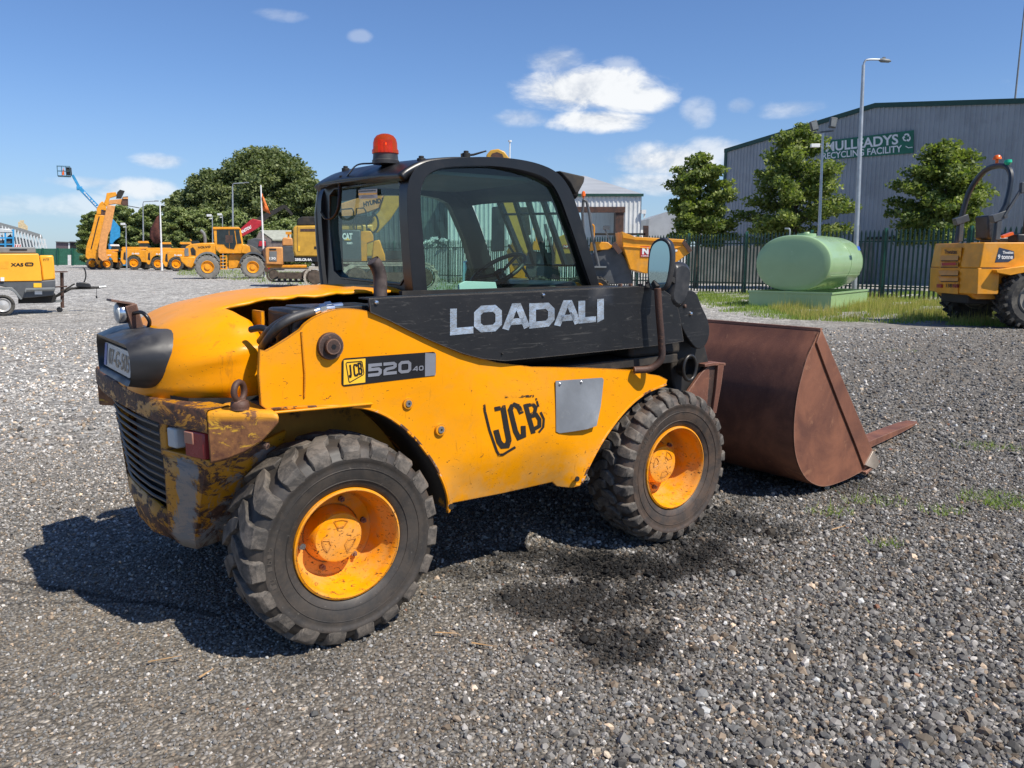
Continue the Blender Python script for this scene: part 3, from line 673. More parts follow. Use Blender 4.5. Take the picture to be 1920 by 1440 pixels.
# big pivot boss on the hump and the two lower bolts
def boss(px, py, r, name, mats, rings=3, proud=.02):
    u, z = vs1(px, py, YP-.01)
    mb = MB().lathe([(0, -proud), (r*.55, -proud), (r*.6, -proud*.7), (r*.62, 0), (r*.62, .01)], (u, YP-.003, z), 'y', 24)
    o = obj(name, mb, mats[0], TH, smooth=40)
    mb = MB().lathe([(r*.62, -proud*.45), (r*.95, -proud*.4), (r, -proud*.1), (r, .01)], (u, YP-.003, z), 'y', 28); obj('washer', mb, mats[1], o, smooth=40, local=True)
    mb = MB().lathe([(0, -proud-.001), (r*.2, -proud-.001), (r*.2, -proud+.004)], (u, YP-.003, z), 'y', 6); obj('socket', mb, M['decal_black'], o, smooth=0, local=True)
    return o
boss(620, 649, .052, 'pivot_pin', (M['rust_dark'], M['rust_dark']), proud=.035)
boss(767, 757, .024, 'panel_bolt', (M['steel'], M['yellow']), proud=.008); boss(828, 806, .026, 'panel_bolt', (M['steel'], M['yellow']), proud=.008)
# tab holes
for px, py in ((1082, 898), (846, 950)):
    u, z = vs1(px, py, YP); obj('tab_hole', MB().lathe([(0, -.004), (.013, -.004), (.013, .002)], (u, YP, z), 'y', 14), M['dull'], TH, smooth=0)

# grey sheet patch
gpz = VS([(1041,714),(1128,708),(1131,712),(1124,760),(1113,797),(1095,803),(1070,808),(1048,812),(1042,809)], YP-.006)
def patch_map(u, z): return (u, YP-.010-.012*max(0, (.86-z)/.1)*max(0, math.sin((u-1.1)*9)), z)
pt = obj('patch_sheet', MB().sheet(gpz, patch_map, (0, .003, 0), .03), M['patch'], TH, smooth=50)
for px, py in ((1050, 720), (1090, 716)):
    u, z = vs1(px, py, YP-.012); obj('rivet', MB().lathe([(0, -.006), (.005, -.004), (.008, 0), (.008, .004)], (u, YP-.012, z), 'y', 12), M['chrome'], pt, smooth=60, local=True)

# ---- decals
def on_panel(px, py, d): u, z = vs1(px, py, YP); q = panel_map(u, z); return Vector((u, q[1]-d, z))
def quadmap(tl, tr, br, bl, d, surf=None):
    """unit square (0..1, 0..1 up) to a quad of picture points on the side plane"""
    f = surf or on_panel; P = [f(x, y, d) for x, y in (tl, tr, br, bl)]
    return lambda u, w: (P[3]*(1-u)+P[2]*u)*(1-w)+(P[0]*(1-u)+P[1]*u)*w
tl, tr, br, bl = (640,672), (816,659), (816,704), (640,725)
q = quadmap(tl, tr, br, bl, .0025)
st = obj('model_sticker', MB().add([q(p[0]/3.7, p[1]) for p in rrect(0, 0, 3.7, 1, .14) ], [list(range(20))]), M['decal_black'], TH, smooth=0)
q2 = quadmap(tl, tr, br, bl, .0040); q3 = quadmap(tl, tr, br, bl, .0055)
obj('sticker_square', MB().add([q2(.018, .06), q2(.235, .06), q2(.235, .94), q2(.018, .94)], [[0, 1, 2, 3]]), M['decal_yellow'], st, smooth=0, local=True)
obj('sticker_end', MB().add([q2(.875, .02), q2(.995, .02), q2(.995, .93), q2(.875, .98)], [[0, 1, 2, 3]]), M['decal_grey'], st, smooth=0, local=True)
JCB = {'J': [[(.20, 1), (.62, 1)], [(.42, 1), (.42, .22), (.30, .08), (.12, .08), (.04, .25)]],
       'C': [[(.92, .78), (.80, .94), (.30, .94), (.16, .80), (.16, .20), (.30, .06), (.80, .06), (.92, .22)]],
       'B': [[(.18, 0), (.18, 1)], [(.18, .94), (.72, .94), (.84, .82), (.84, .64), (.72, .52), (.18, .52)], [(.72, .52), (.88, .40), (.88, .18), (.74, .06), (.18, .06)]]}
def jcb_logo(fm, w=.20, frame=True):
    """slanted three-letter badge in a lozenge frame; fm maps the unit square"""
    mb = MB(); dz = (0.0, .0003, .0006)
    sk = lambda u, v: fm(u, v)
    for i, ch in enumerate('JCB'):
        x0 = .21+i*.205; wd = .185; y0 = .26+i*.045; h = .50
        strokes(mb, [[(x0+u*wd+(.06*(1-v)), y0+v*h) for u, v in ln] for ln in JCB[ch]], w*.36, sk)
    if frame: strokes(mb, [[(.10, .86), (.24, .12), (.28, .08), (.90, .34), (.93, .40), (.84, .86), (.80, .90), (.14, .90), (.10, .86)]], .035, sk)
    return mb
lg = lambda u, v: q3(.018+.217*u, .06+.88*v)
obj('sticker_logo', jcb_logo(lg, .20), M['decal_black'], st, smooth=0, local=True)
W520 = {'5': [[(1, .88), (.12, .88), (.12, .55), (.76, .55), (.88, .43), (.88, .24), (.76, .12), (0, .12)]],
        '2': [[(0, .88), (.76, .88), (.88, .78), (.88, .64), (.76, .54), (.24, .47), (.12, .36), (.12, .12), (1, .12)]],
        '0': [[(.26, .12), (.74, .12), (.88, .26), (.88, .74), (.74, .88), (.26, .88), (.12, .74), (.12, .26), (.26, .12)]],
        '4': [[(.78, 0), (.78, 1)], [(.72, .95), (.06, .32), (1, .32)]]}
mb = MB()
for i, ch in enumerate('520'):
    x0 = .262+i*.158
    strokes(mb, [[((x0+u*.142)*3.7, .25+v*.48) for u, v in ln] for ln in W520[ch]], .12, lambda u, v: q3(u/3.7, v))
for i, ch in enumerate('40'):
    x0 = .742+i*.062
    strokes(mb, [[((x0+u*.052)*3.7, .28+v*.20) for u, v in ln] for ln in W520[ch]], .045, lambda u, v: q3(u/3.7, v))
obj('sticker_number', mb, M['decal_grey'], st, smooth=0, local=True)
# big worn three-letter badge
mb = MB(); pf = lambda x, y: on_panel(x, y, .0025)
def bigstroke(ln, w): strokes(mb, [ln], w, pf)
bigstroke([(907,752),(909,770),(918,806),(932,846),(936,853),(944,852),(966,838)], 4.5)
bigstroke([(946,744),(1000,742)], 4.0); bigstroke([(1004,746),(1008,762)], 3.5); bigstroke([(1012,772),(1018,785),(1017,800),(1009,810)], 4.0)
bigstroke([(927,767),(947,763)], 8); bigstroke([(942,760),(949,800),(954,825),(951,835),(942,836),(936,828),(930,806)], 10)
bigstroke([(977,775),(971,762),(961,758),(956,768),(966,808),(972,820),(981,816),(980,798)], 9)
bigstroke([(984,757),(991,784),(999,812)], 8.5); bigstroke([(984,761),(998,757),(1003,764),(1001,773),(991,780)], 6.5); bigstroke([(991,781),(1004,777),(1010,786),(1010,798),(998,805)], 7)
obj('worn_badge', mb, M['worn_decal'], TH, smooth=0)

# ---- black boom cover with the lettering
YC = -.79
cov = VS([(692,560),(800,555),(900,551),(1000,547),(1100,542),(1195,537),(1240,541),(1268,560),(1276,600),(1282,640),(1224,649),(1120,660),(1030,669),(947,677),(905,673),(868,663),(835,650),(800,635),(762,617),(728,600),(695,586)], YC)
cvr = obj('boom_cover', MB().sheet(cov, PY(YC), (0, .012, 0), .09), M['black'], TH, smooth=30, bevel=.0015)
topc = VS([(692,560),(1195,537)], YC)
obj('cover_flange', MB().add([(topc[0][0], YC+.001, topc[0][1]-.004), (topc[1][0], YC+.001, topc[1][1]-.004), (topc[1][0], YC+.09, topc[1][1]-.004), (topc[0][0], YC+.09, topc[0][1]-.004),
    (topc[0][0], YC+.001, topc[0][1]+.002), (topc[1][0], YC+.001, topc[1][1]+.002), (topc[1][0], YC+.09, topc[1][1]+.002), (topc[0][0], YC+.09, topc[0][1]+.002)], [[0, 1, 2, 3], [4, 5, 6, 7], [0, 1, 5, 4], [1, 2, 6, 5], [2, 3, 7, 6], [3, 0, 4, 7]]), M['black'], TH, smooth=0)
def bolt(px, py, Y, r, mat, par, name='bolt'):
    u, z = vs1(px, py, Y); return obj(name, MB().lathe([(0, -.010), (r*.7, -.008), (r, -.002), (r, .004)], (u, Y, z), 'y', 10), mat, par, smooth=40, local=True)
for px, py, r in ((705,567,.010),(1018,553,.009),(941,663,.005)): bolt(px, py, YC, r, M['chrome'] if r > .006 else M['dull'], cvr)
for px in (1163, 1182, 1200):
    u, z = vs1(px, 538, YC+.04); obj('bolt', MB().cyl((u, YC+.04, z), (u, YC+.04, z+.016), .011, 6), M['rust_dark'], cvr, smooth=0, local=True)
LET = {'L': [[(.11, 1), (.11, .12), (1, .12)]], 'O': [[(.28, .11), (.72, .11), (.89, .28), (.89, .72), (.72, .89), (.28, .89), (.11, .72), (.11, .28), (.28, .11)]],
       'A': [[(.07, 0), (.42, .94), (.58, .94), (.93, 0)], [(.22, .30), (.78, .30)]], 'D': [[(.11, .11), (.72, .11), (.89, .30), (.89, .70), (.72, .89), (.11, .89), (.11, .11)]], 'I': [[(.5, 0), (.5, 1)]]}
onc = lambda x, y, d: Vector((vs1(x, y, YC)[0], YC-d, vs1(x, y, YC)[1]))
for ch, x0, x1, t0, t1, b0, b1 in (('L',845,887,579,577,628,624),('O',889,940,575,572,623,619),('A',944,991,573,571,618,614),('D',993,1038,570,568,615,610),('A',1041,1086,567,565,611,606),('L',1087,1117,564,563,606,603),('I',1119,1132,561,560,605,598)):
    fm = quadmap((x0, t0), (x1, t1), (x1, b1), (x0, b0), .002, onc)
    asp = (x1-x0)/46.0; mb = MB(); w = .27
    # strokes are made in a unit square scaled to true proportions so their width stays even
    g = lambda u, v, fm=fm, asp=asp: fm(u/asp, v)
    strokes(mb, [[(u*asp, v) for u, v in ln] for ln in LET[ch]], w, g); obj('silver_letter', mb, M['foil'], cvr, smooth=0, local=True)

# ---- boom inside the cover
bm_ = MB().bb((-.17, -.735, 1.155), (1.70, -.49, 1.315)); boom = obj('boom', bm_, M['black'], TH, bevel=.012)
obj('boom_end', MB().bb((-.176, -.71, 1.175), (-.160, -.515, 1.295)), M['dull'], boom, smooth=0, local=True)
obj('boom_plate', MB().bb((-.10, -.745, 1.30), (.14, -.50, 1.322)), M['plastic'], boom, bevel=.004, local=True)
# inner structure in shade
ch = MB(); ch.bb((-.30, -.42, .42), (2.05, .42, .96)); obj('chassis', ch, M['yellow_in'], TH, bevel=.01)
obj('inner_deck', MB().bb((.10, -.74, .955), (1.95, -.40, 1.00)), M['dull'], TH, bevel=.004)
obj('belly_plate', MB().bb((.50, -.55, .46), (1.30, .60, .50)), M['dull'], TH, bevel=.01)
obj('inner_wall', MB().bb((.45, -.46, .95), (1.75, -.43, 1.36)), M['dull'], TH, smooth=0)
obj('lift_cylinder', MB().cyl((.55, -.62, 1.03), (1.75, -.62, 1.06), .035, 16), M['dull'], TH)
# plain left flank
lf = [(-.30, 1.0), (-.30, .94), (-.05, .94)]+[(0.0+.56*math.cos(R(a)), .41+.53*math.sin(R(a))) for a in range(90, -1, -10)]+[(1.28+0, .44)]+[(1.87-.56*math.cos(R(a)), .41+.49*math.sin(R(a))) for a in range(0, 91, 10)]+[(1.9, 1.0), (1.2, 1.12), (-.2, 1.12)]
obj('left_flank', MB().prism(lf, PY(.74), PY(.76)), M['yellow'], TH, smooth=0)

# ---- hood
def hood_pt(X, s):
    A = 1.15; B = .62; H = .395; z0 = .972; x1 = .55
    q = max(0.0, min(1.0, (x1-X)/A)); w = max(0.0, 1-q**3.2)**(1/3.2)
    a = s*PI; c, sn = math.cos(a), math.sin(a)
    y = B*w*math.copysign(abs(c)**(2/3.6), c); z = z0+H*w*abs(sn)**(2/3.3); d = 0.0
    if y < -.25:
        d += .024*math.exp(-((X+.36)/.12)**2-((z-1.135-.30*(X+.36))/.030)**2)-.016*math.exp(-((X+.36)/.12)**2-((z-1.185-.30*(X+.36))/.035)**2)
        d -= .012*math.exp(-((X+.30)/.05)**2-((z-1.0)/.03)**2)
    return Vector((X, y-d*(y < 0), z+.003*math.sin(X*17+y*9)*w))
m = 52; jc = 32; XC = -.285
mb = MB(); cols = [.55-1.15*(1-(k/40)**3.2)**(1/3.2) for k in range(0, 41)]
cols = [x for x in cols if x < XC-.012]+[XC]
cols[0] = -.5999
mb.grid([[hood_pt(x, j_/m) for j_ in range(m+1)] for x in cols])
fr_ = [XC+(.55-XC)*k/24 for k in range(25)]
def frp(x, j_):
    e = max(0, (j_-jc+3)/3); p_ = hood_pt(x, j_/m)
    t_ = (x-XC)/(.55-XC); p_.y += e*(.008*math.sin(x*31)+.006*math.sin(x*67))*min(1, t_*6)+e*.03*t_; p_.z += e*.004*math.sin(x*43)*min(1, t_*6); return p_
mb.grid([[frp(x, j_) for j_ in range(jc+1)] for x in fr_])
def ext(k, j_):
    p_ = hood_pt(XC, j_/m); f = (j_-jc)/(m-jc); g_ = min(1, (f/.45))**.8; p_.x += .078*g_*k/4+.006*math.sin(f*25)*g_*k/4; return p_
mb.grid([[ext(k, j_) for j_ in range(jc, m+1)] for k in range(5)])
ho = obj('hood', mb, M['yellow'], TH, smooth=60, weld=.0008)
s = ho.modifiers.new('solid', 'SOLIDIFY'); s.thickness = .012; s.offset = 0
# dark gap under the hood and the engine bay inside
obj('engine_bay', MB().bb((-.30, -.40, .90), (.50, .44, 1.16)), M['decal_black'], TH, bevel=.02)
obj('bay_plate', MB().bb((-.20, -.50, 1.10), (-.185, -.40, 1.30)), M['yellow'], TH, smooth=0)
# hood lower skirt (dark joint)
sk_ = [(-.20, -.60), (-.36, -.60), (-.50, -.50), (-.575, -.30), (-.585, 0), (-.575, .30), (-.50, .52), (-.36, .60), (.3, .62)]
mb = MB().grid([[(x+.015, y*.97, .965) for x, y in sk_], [(x+.015, y*.97, .985) for x, y in sk_]]); obj('hood_gap', mb, M['dull'], TH, smooth=0)

# ---- bumper
XY = {'tR': (-.275, -.845), 'cR': (-.485, -.705), 'rR': (-.575, -.40), 'm': (-.605, 0), 'rL': (-.612, .42), 'cL': (-.585, .80), 'tL': (-.36, .88)}
zt = .968
def row(z, d): return [(x, y, z) for x, y in d]
# top beam (thin rail along the upper edge) with its flat top
rail_o = [XY[k] for k in ('cR', 'rR', 'm', 'rL', 'cL')]
rail_s = [tuple(p)[:2] for p in cr([(x, y, 0) for x, y in rail_o], 4)]
inner = [(x*.80, y*.93) for x, y in rail_s]
mb = MB().grid([[(x, y, z) for x, y in rail_s] for z in (.888, .962)]+[[(x+.006, y, .972) for x, y in rail_s]]+[[(x, y, .972) for x, y in inner]]+[[(x, y, .888) for x, y in inner]]+[[(x, y, .888) for x, y in rail_s]])
bump_ = obj('bumper', mb, M['worn'], TH, smooth=40)
# corner wings
def wingmb(sgn, c, t, mat):
    cx, cy = c; tx, ty = t; mb = MB()
    prof = [(0, .968, .775), (.25, .968, .790), (.5, .967, .815), (.75, .965, .855), (.92, .962, .900), (1.0, .955, .925)]
    o = []; i_ = []
    rows = []
    for f, zt_, zb in prof:
        x = cx+(tx-cx)*f; y = cy+(ty-cy)*f
        xi = x+.16*(1-f)+.03; yi = y-sgn*-1*(-.22) if False else y+(-sgn)*(-.22)*-1
        yi = y-sgn*.24
        rows.append([(x, y, zb), (x, y, zt_-.012), (x+.004, y-sgn*.010, zt_), (xi, yi, zt_), (xi, yi, zb)])
    mb.grid(rows, close_u=True); n = 5
    mb.f.append([0, 1, 2, 3, 4]); mb.f.append([len(prof)*5-5+k for k in (4, 3, 2, 1, 0)])
    return mb
wg = obj('bumper_wing', wingmb(-1, XY['cR'], XY['tR'], None), M['wing'], TH, smooth=40, bevel=.008)
obj('bumper_wing', wingmb(1, XY['cL'], XY['tL'], None), M['wing'], TH, smooth=40, bevel=.008)
# body of the bumper below: columns narrowing downwards, open in the middle for the grille
def colrows(keys):
    """each station: (z, {key:(x,y)})"""
    return keys
stz = [(.89, -.485, -.705, -.575, -.42), (.785, -.482, -.690, -.572, -.40), (.77, -.480, -.640, -.570, -.40), (.66, -.480, -.585, -.565, -.385), (.54, -.483, -.520, -.560, -.36), (.43, -.490, -.465, -.555, -.33), (.375, -.478, -.44, -.52, -.31)]
for sgn in (-1, 1):
    mb = MB()
    rowsb = []
    for z, xc, yc, xr, yr in stz[2:]:
        yc *= -sgn; yr *= -sgn
        if sgn > 0: yc *= 1.08; yr *= 1.05
        back = (xc+.15, yc-sgn*-.0)
        rowsb.append([(xr+.05, yr, z), (xr, yr, z), ((xr*.5+xc*.5)-.012, (yr+yc)/2, z), (xc, yc, z), (xc+.16, yc-sgn*.01, z+.02), (xc+.33, yc-sgn*.06, z+.06)])
    mb.grid(rowsb)
    b2 = obj('bumper_body', mb, M['worn'], bump_, smooth=50, local=True); s = b2.modifiers.new('solid', 'SOLIDIFY'); s.thickness = .012; s.offset = -1
# lamp recess: frame bars and back
for sgn in (-1, 1):
    k = 1.0 if sgn < 0 else 1.1; mb = MB()
    for (a, b_, z0_, z1_) in (((-.570, .40), (-.480, .66), .755, .79),):
        mb.prism([(-.572, sgn*.40*k), (-.482, sgn*.69*k), (-.40, sgn*.69*k), (-.48, sgn*.40*k)], lambda u, w: (u, w, .757), lambda u, w: (u, w, .785))
    mb.prism([(-.574, sgn*.385*k), (-.560, sgn*.425*k), (-.50, sgn*.425*k), (-.52, sgn*.385*k)], lambda u, w: (u, w, .76), lambda u, w: (u, w, .90))
    obj('lamp_frame', mb, M['worn'], bump_, smooth=30, bevel=.004, local=True)
for sgn in (-1, 1):
    k = 1.0 if sgn < 0 else 1.1
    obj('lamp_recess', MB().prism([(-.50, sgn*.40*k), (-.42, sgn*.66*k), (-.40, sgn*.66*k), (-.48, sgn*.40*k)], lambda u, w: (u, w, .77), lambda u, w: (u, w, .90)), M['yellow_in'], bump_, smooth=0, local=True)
    # reversing lamp and tail lamp set in the recess
    obj('reversing_lamp', MB().prism([(-.562, sgn*.445*k), (-.545, sgn*.50*k), (-.49, sgn*.50*k), (-.50, sgn*.445*k)], lambda u, w: (u, w, .80), lambda u, w: (u, w, .878)), M['lens_white'], bump_, bevel=.008, local=True)
    tl_ = obj('tail_lamp', MB().prism([(-.530, sgn*.565*k), (-.493, sgn*.675*k), (-.44, sgn*.67*k), (-.47, sgn*.56*k)], lambda u, w: (u, w, .785), lambda u, w: (u, w, .884)), M['lens_tail'], bump_, bevel=.006, local=True)
    obj('lens_segment', MB().prism([(-.533, sgn*.572*k), (-.516, sgn*.622*k), (-.50, sgn*.622*k), (-.51, sgn*.57*k)], lambda u, w: (u, w, .835), lambda u, w: (u, w, .880)), M['lens_orange'] if False else pm('faded_lens', (.40, .18, .12), .3), tl_, bevel=.003, local=True)
# grille bars and lower beam
mb = MB()
for i in range(10):
    z = .872-.036*i; f = i/9
    yl = .40-.06*f; x = -.592+.030*f
    mb.tube([(x+.02, -yl+.01, z), (x-.004, -yl*.5, z), (x-.012, 0, z), (x-.012, yl*.5, z), (x+.01, yl*1.05, z)], .0065, 6)
obj('grille', mb, pm('grille_bar_paint', (.06, .055, .05), .5, var=.5, spots=[((.30, .15, .02), 18, .62, .05)]), bump_, local=True)
obj('grille_back', MB().bb((-.50, -.36, .42), (-.49, .38, .90)), M['dull'], bump_, smooth=0, local=True)
mb = MB().grid([[(-.555, -.345, .52), (-.578, -.15, .535), (-.582, .1, .535), (-.56, .36, .52)], [(-.558, -.335, .46), (-.585, -.15, .455), (-.588, .1, .455), (-.56, .35, .46)], [(-.545, -.325, .40), (-.57, -.15, .385), (-.572, .1, .385), (-.545, .34, .40)], [(-.50, -.30, .365), (-.51, -.15, .35), (-.51, .1, .35), (-.49, .31, .365)], [(-.30, -.28, .36), (-.30, -.15, .345), (-.3, .1, .345), (-.28, .29, .36)]])
lb = obj('lower_beam', mb, M['worn'], bump_, smooth=50, local=True); s = lb.modifiers.new('solid', 'SOLIDIFY'); s.thickness = .015; s.offset = -1
# lifting eye
u0 = Vector((-.375, -.735, .968))
mb = MB().lathe([(.0, 0), (.032, 0), (.034, .012), (.030, .030), (.020, .034), (0, .034)], u0, 'z', 20)
rg = [(u0.x+.030*math.cos(a)*.8, u0.y+.030*math.cos(a)*.6, u0.z+.064+.034*math.sin(a)) for a in [2*PI*k/24 for k in range(25)]]
mb.tube(rg, .0115, 8, cap=False); obj('lifting_eye', mb, M['rust_dark'], TH, smooth=60)
obj('tow_pin', MB().cyl((-.36, -.72, .86), (-.30, -.79, .83), .012, 10), M['rust_dark'], TH)
# gusset under the wing on the wheel side
mb = MB().grid([[(-.476, -.62, .775), (-.36, -.66, .80), (-.30, -.60, .82)], [(-.478, -.56, .62), (-.38, -.55, .64), (-.30, -.46, .66)], [(-.482, -.49, .47), (-.41, -.47, .50), (-.32, -.40, .52)]])
g_ = obj('bumper_gusset', mb, M['worn'], bump_, smooth=50, local=True); s = g_.modifiers.new('solid', 'SOLIDIFY'); s.thickness = .01

# ---- number plate housing and work lamp
rows = []
for f, x, hy, z0_, z1_, r_ in ((0, -.655, .315, 1.035, 1.165, .05), (.15, -.665, .325, 1.02, 1.182, .06), (.5, -.60, .345, 1.005, 1.21, .09), (.9, -.50, .355, 1.0, 1.23, .11), (1, -.44, .355, 1.0, 1.23, .11)):
    rows.append([(x+(abs(y_)/.45)**2.2*.03, y_-.02, z_) for y_, z_ in rrect(-hy, z0_, hy, z1_, r_, 6)])
mouth = [[(p[0]+.05, p[1]*.93, 1.10+(p[2]-1.10)*.86) for p in rows[0]]]+rows
nb = obj('plate_housing', MB().grid(mouth, close_u=True), M['plastic'], TH, smooth=50)
mb = MB(); pb = rows[0]; mb.add([(p[0]+.048, p[1]*.94, 1.10+(p[2]-1.10)*.88) for p in pb], [list(range(len(pb)))]); obj('housing_back', mb, M['decal_black'], nb, smooth=0, local=True)
def ptp(u, v): return Vector((-.640+.0*u+.012*(v), .225-.50*u, 1.048+.098*v))
plo = obj('number_plate', MB().add([ptp(*p) for p in rrect(0, 0, 1, 1, .04)]+[ptp(*p)+Vector((.01, 0, 0)) for p in rrect(0, 0, 1, 1, .04)], [list(range(20)), list(range(39, 19, -1))]+[[i, 20+i, 20+(i+1) % 20, (i+1) % 20] for i in range(20)]), M['plate'], nb, smooth=0, local=True)
pd = Vector((-.002, 0, 0)); A_ = ptp(.17, .16)+pd
obj('plate_number', text_quad('07-G-505', A_, ptp(.96, .16)+pd-A_, ptp(.17, .84)+pd-A_, .015), M['decal_black'], plo, smooth=0, local=True)
obj('plate_band', MB().add([ptp(.0, .03)+pd, ptp(.10, .03)+pd, ptp(.10, .97)+pd, ptp(.0, .97)+pd], [[0, 1, 2, 3]]), M['plate_blue'], plo, smooth=0, local=True)
wl = Vector((-.545, .02, 1.21))
lampb = obj('work_lamp', MB().box(wl+Vector((-.005, 0, .045)), (.045, .055, .12), Matrix.Rotation(R(-12), 3, 'Y')).box(wl+Vector((-.045, .03, .115)), (.09, .10, .010), Matrix.Rotation(R(12), 3, 'Y')), M['rust_dark'], TH, bevel=.002)
obj('lamp_shell', MB().lathe([(0, -.012), (.035, -.010), (.045, 0), (.045, .03), (.03, .045), (0, .05)], wl+Vector((-.055, .03, .07)), 'x', 20), M['chrome'], lampb, smooth=50, local=True)
obj('lamp_glass', MB().lathe([(0, -.018), (.030, -.015), (.041, -.008), (.041, .0)], wl+Vector((-.055, .03, .07)), 'x', 20), M['lens_white'], lampb, smooth=50, local=True)
obj('lamp_cable', MB().tube(cr([wl+Vector((-.01, -.03, .07)), wl+Vector((.01, -.09, .075)), wl+Vector((.03, -.11, .04)), wl+Vector((.03, -.06, 0))], 5), .008, 8), M['decal_black'], lampb, smooth=60, local=True)

# ---- hoses on the side panel
def hose(pts, r, name='hydraulic_hose', mat=None, par=TH):
    P = []
    for px, py, Y in pts: u, z = vs1(px, py, Y); P.append((u, Y, z))
    return obj(name, MB().tube(cr(P, 6), r, 10), mat or M['plastic'], par, smooth=60)
hose([(492,652,-.60),(500,640,-.68),(520,615,-.735),(548,597,-.75),(590,584,-.74)], .017)
hose([(488,640,-.58),(505,620,-.68),(530,602,-.72),(560,590,-.72),(600,579,-.71)], .015)
hose([(470,618,-.55),(490,615,-.60),(505,622,-.62),(512,640,-.60)], .013)
for a in ([(588,585,-.745),(604,580,-.74),(625,578,-.735)], [(598,580,-.715),(615,576,-.71),(640,573,-.70)]):
    h = hose(a, .014, 'hose_fitting', M['chrome'])
    P = [vs1(x, y, Y)+(Y,) for x, y, Y in a]
    obj('hose_nut', MB().cyl((P[1][0]-.012, P[1][2], P[1][1]), (P[1][0]+.012, P[1][2], P[1][1]+.003), .020, 6), M['chrome'], h, smooth=0, local=True)
hose([(640,574,-.70),(665,573,-.66),(690,576,-.60)], .013)
# exhaust
YE = -.41; ex = [vs1(713,560,YE), vs1(713,530,YE), vs1(711,512,YE), vs1(705,497,YE), vs1(699,489,YE)]
obj('exhaust_pipe', MB().tube([(a, YE, b) for a, b in cr([(x, z, 0) for x, z in ex], 4) and [(p.x, p.y) for p in cr([(x, z, 0) for x, z in ex], 4)]], .030, 16, cap=False).cyl((ex[4][0]-.002, YE, ex[4][1]-.001), (ex[4][0]+.002, YE, ex[4][1]-.006), .026, 14), pm('sooty_pipe', (.10, .075, .065), .6, .4, var=.5, vs=12, spots=[((.30, .27, .24), 20, .58, .1)]), TH, smooth=60)

# ---- cab
YR = -.43; YL = .49
outer = cr([p+(0,) for p in VS([(777,565),(772,520),(767,450),(764,400),(764,355),(772,327),(792,306),(830,298),(900,294),(960,297),(1010,307),(1045,324),(1068,353),(1085,397),(1104,462),(1128,550)], YR)], 4)
innr = cr([p+(0,) for p in VS([(803,565),(799,520),(794,450),(790,400),(789,362),(794,342),(806,325),(836,314),(900,311),(950,314),(998,324),(1028,338),(1047,364),(1065,410),(1084,465),(1113,550)], YR)], 4)
outer = [(p.x, p.y) for p in outer]; innr = [(p.x, p.y) for p in innr]
RX = innr[-1][0]
cab = obj('cab_frame', MB().ring(outer, innr, PY(YR), PY(YR+.075)), M['cab'], TH, smooth=50, bevel=.016, seg=3)
lo = [(x, z) for x, z in outer]; li = [(x, z) for x, z in innr]
zb = 1.20
obj('window_glass', MB().add([(x, YR+.030, z) for x, z in innr]+[(innr[-1][0], YR+.03, 1.28), (innr[0][0], YR+.03, 1.28)], [list(range(len(innr)+2))]), M['glass'], cab, smooth=0, local=True)
# window rubber
obj('window_seal', MB().tube([(x, YR+.012, z) for x, z in innr], .006, 6), M['decal_black'], cab, smooth=60, local=True)
# left side frame with its two openings
yl = YL
L_out = [(x, z) for x, z in outer]
h1 = VS([(640,378),(700,366),(790,366),(822,372),(841,381),(848,392),(871,445),(902,548),(640,548)], yl)
h2 = VS([(891,381),(896,371),(903,364),(917,350),(925,353),(1001,540),(944,540)], yl)
L_out2 = [(outer[0][0], 1.15)]+L_out+[(outer[-1][0]+.01, 1.15)]
def clampx(poly, xa): return [(max(x, xa), z) for x, z in poly]
h1 = clampx(h1, outer[0][0]+.09)
try:
    obj('left_frame', MB().sheet(L_out2, PY(yl), (0, .05, 0), None, [h1]), M['cab'], cab, smooth=30, local=True)
except Exception as e: print('left frame', e)
obj('left_glass', MB().add([(x, yl+.02, z) for x, z in h1], [list(range(len(h1)))]), M['glass'], cab, smooth=0, local=True)
# roof skin between both frames
prof = [p for p in cr([(.47, 1.868, 0), (.505, 1.895, 0), (.60, 1.938, 0), (.75, 1.962, 0), (.95, 1.968, 0), (1.15, 1.95, 0), (1.30, 1.915, 0), (1.41, 1.865, 0), (1.46, 1.815, 0)], 4)]
rows = []
ys = [YR-.0, YR+.03, -.25, -.05, .15, .33, YL-.04, YL+.01]
for j, y in enumerate(ys):
    e = (.0, .002, .010, .018, .024, .026, .022, .010)[j]
    rows.append([(p.x, y, p.y-.004+e) for p in prof])
rf = obj('roof', MB().grid(rows), M['cab'], cab, smooth=60, local=True); s = rf.modifiers.new('solid', 'SOLIDIFY'); s.thickness = .035; s.offset = -1
obj('headliner', MB().bb((.56, YR+.08, 1.885), (1.34, YL-.02, 1.90)), pm('grey_headliner', (.20, .22, .21), .8), cab, smooth=0, local=True)
obj('roof_eave', MB().add([(.475, YR+.03, 1.872), (.475, YL+.0, 1.888), (.56, YL+.0, 1.90), (.56, YR+.03, 1.90), (.475, YR+.03, 1.862), (.475, YL+.0, 1.878), (.56, YL+.0, 1.86), (.56, YR+.03, 1.855)], [[0, 1, 2, 3], [4, 5, 6, 7], [0, 1, 5, 4], [1, 2, 6, 5], [2, 3, 7, 6], [3, 0, 4, 7]]), M['cab'], cab, bevel=.004, local=True)
for px, py, Y in ((648,318,.35),(790,300,-.36),(874,290,-.30)):
    u, z = vs1(px, py, Y); obj('roof_bolt', MB().cyl((u, Y, z-.04), (u, Y, z+.008), .020, 12).cyl((u, Y, z+.008), (u, Y, z+.018), .013, 8), M['dull'], cab, bevel=.003, local=True)
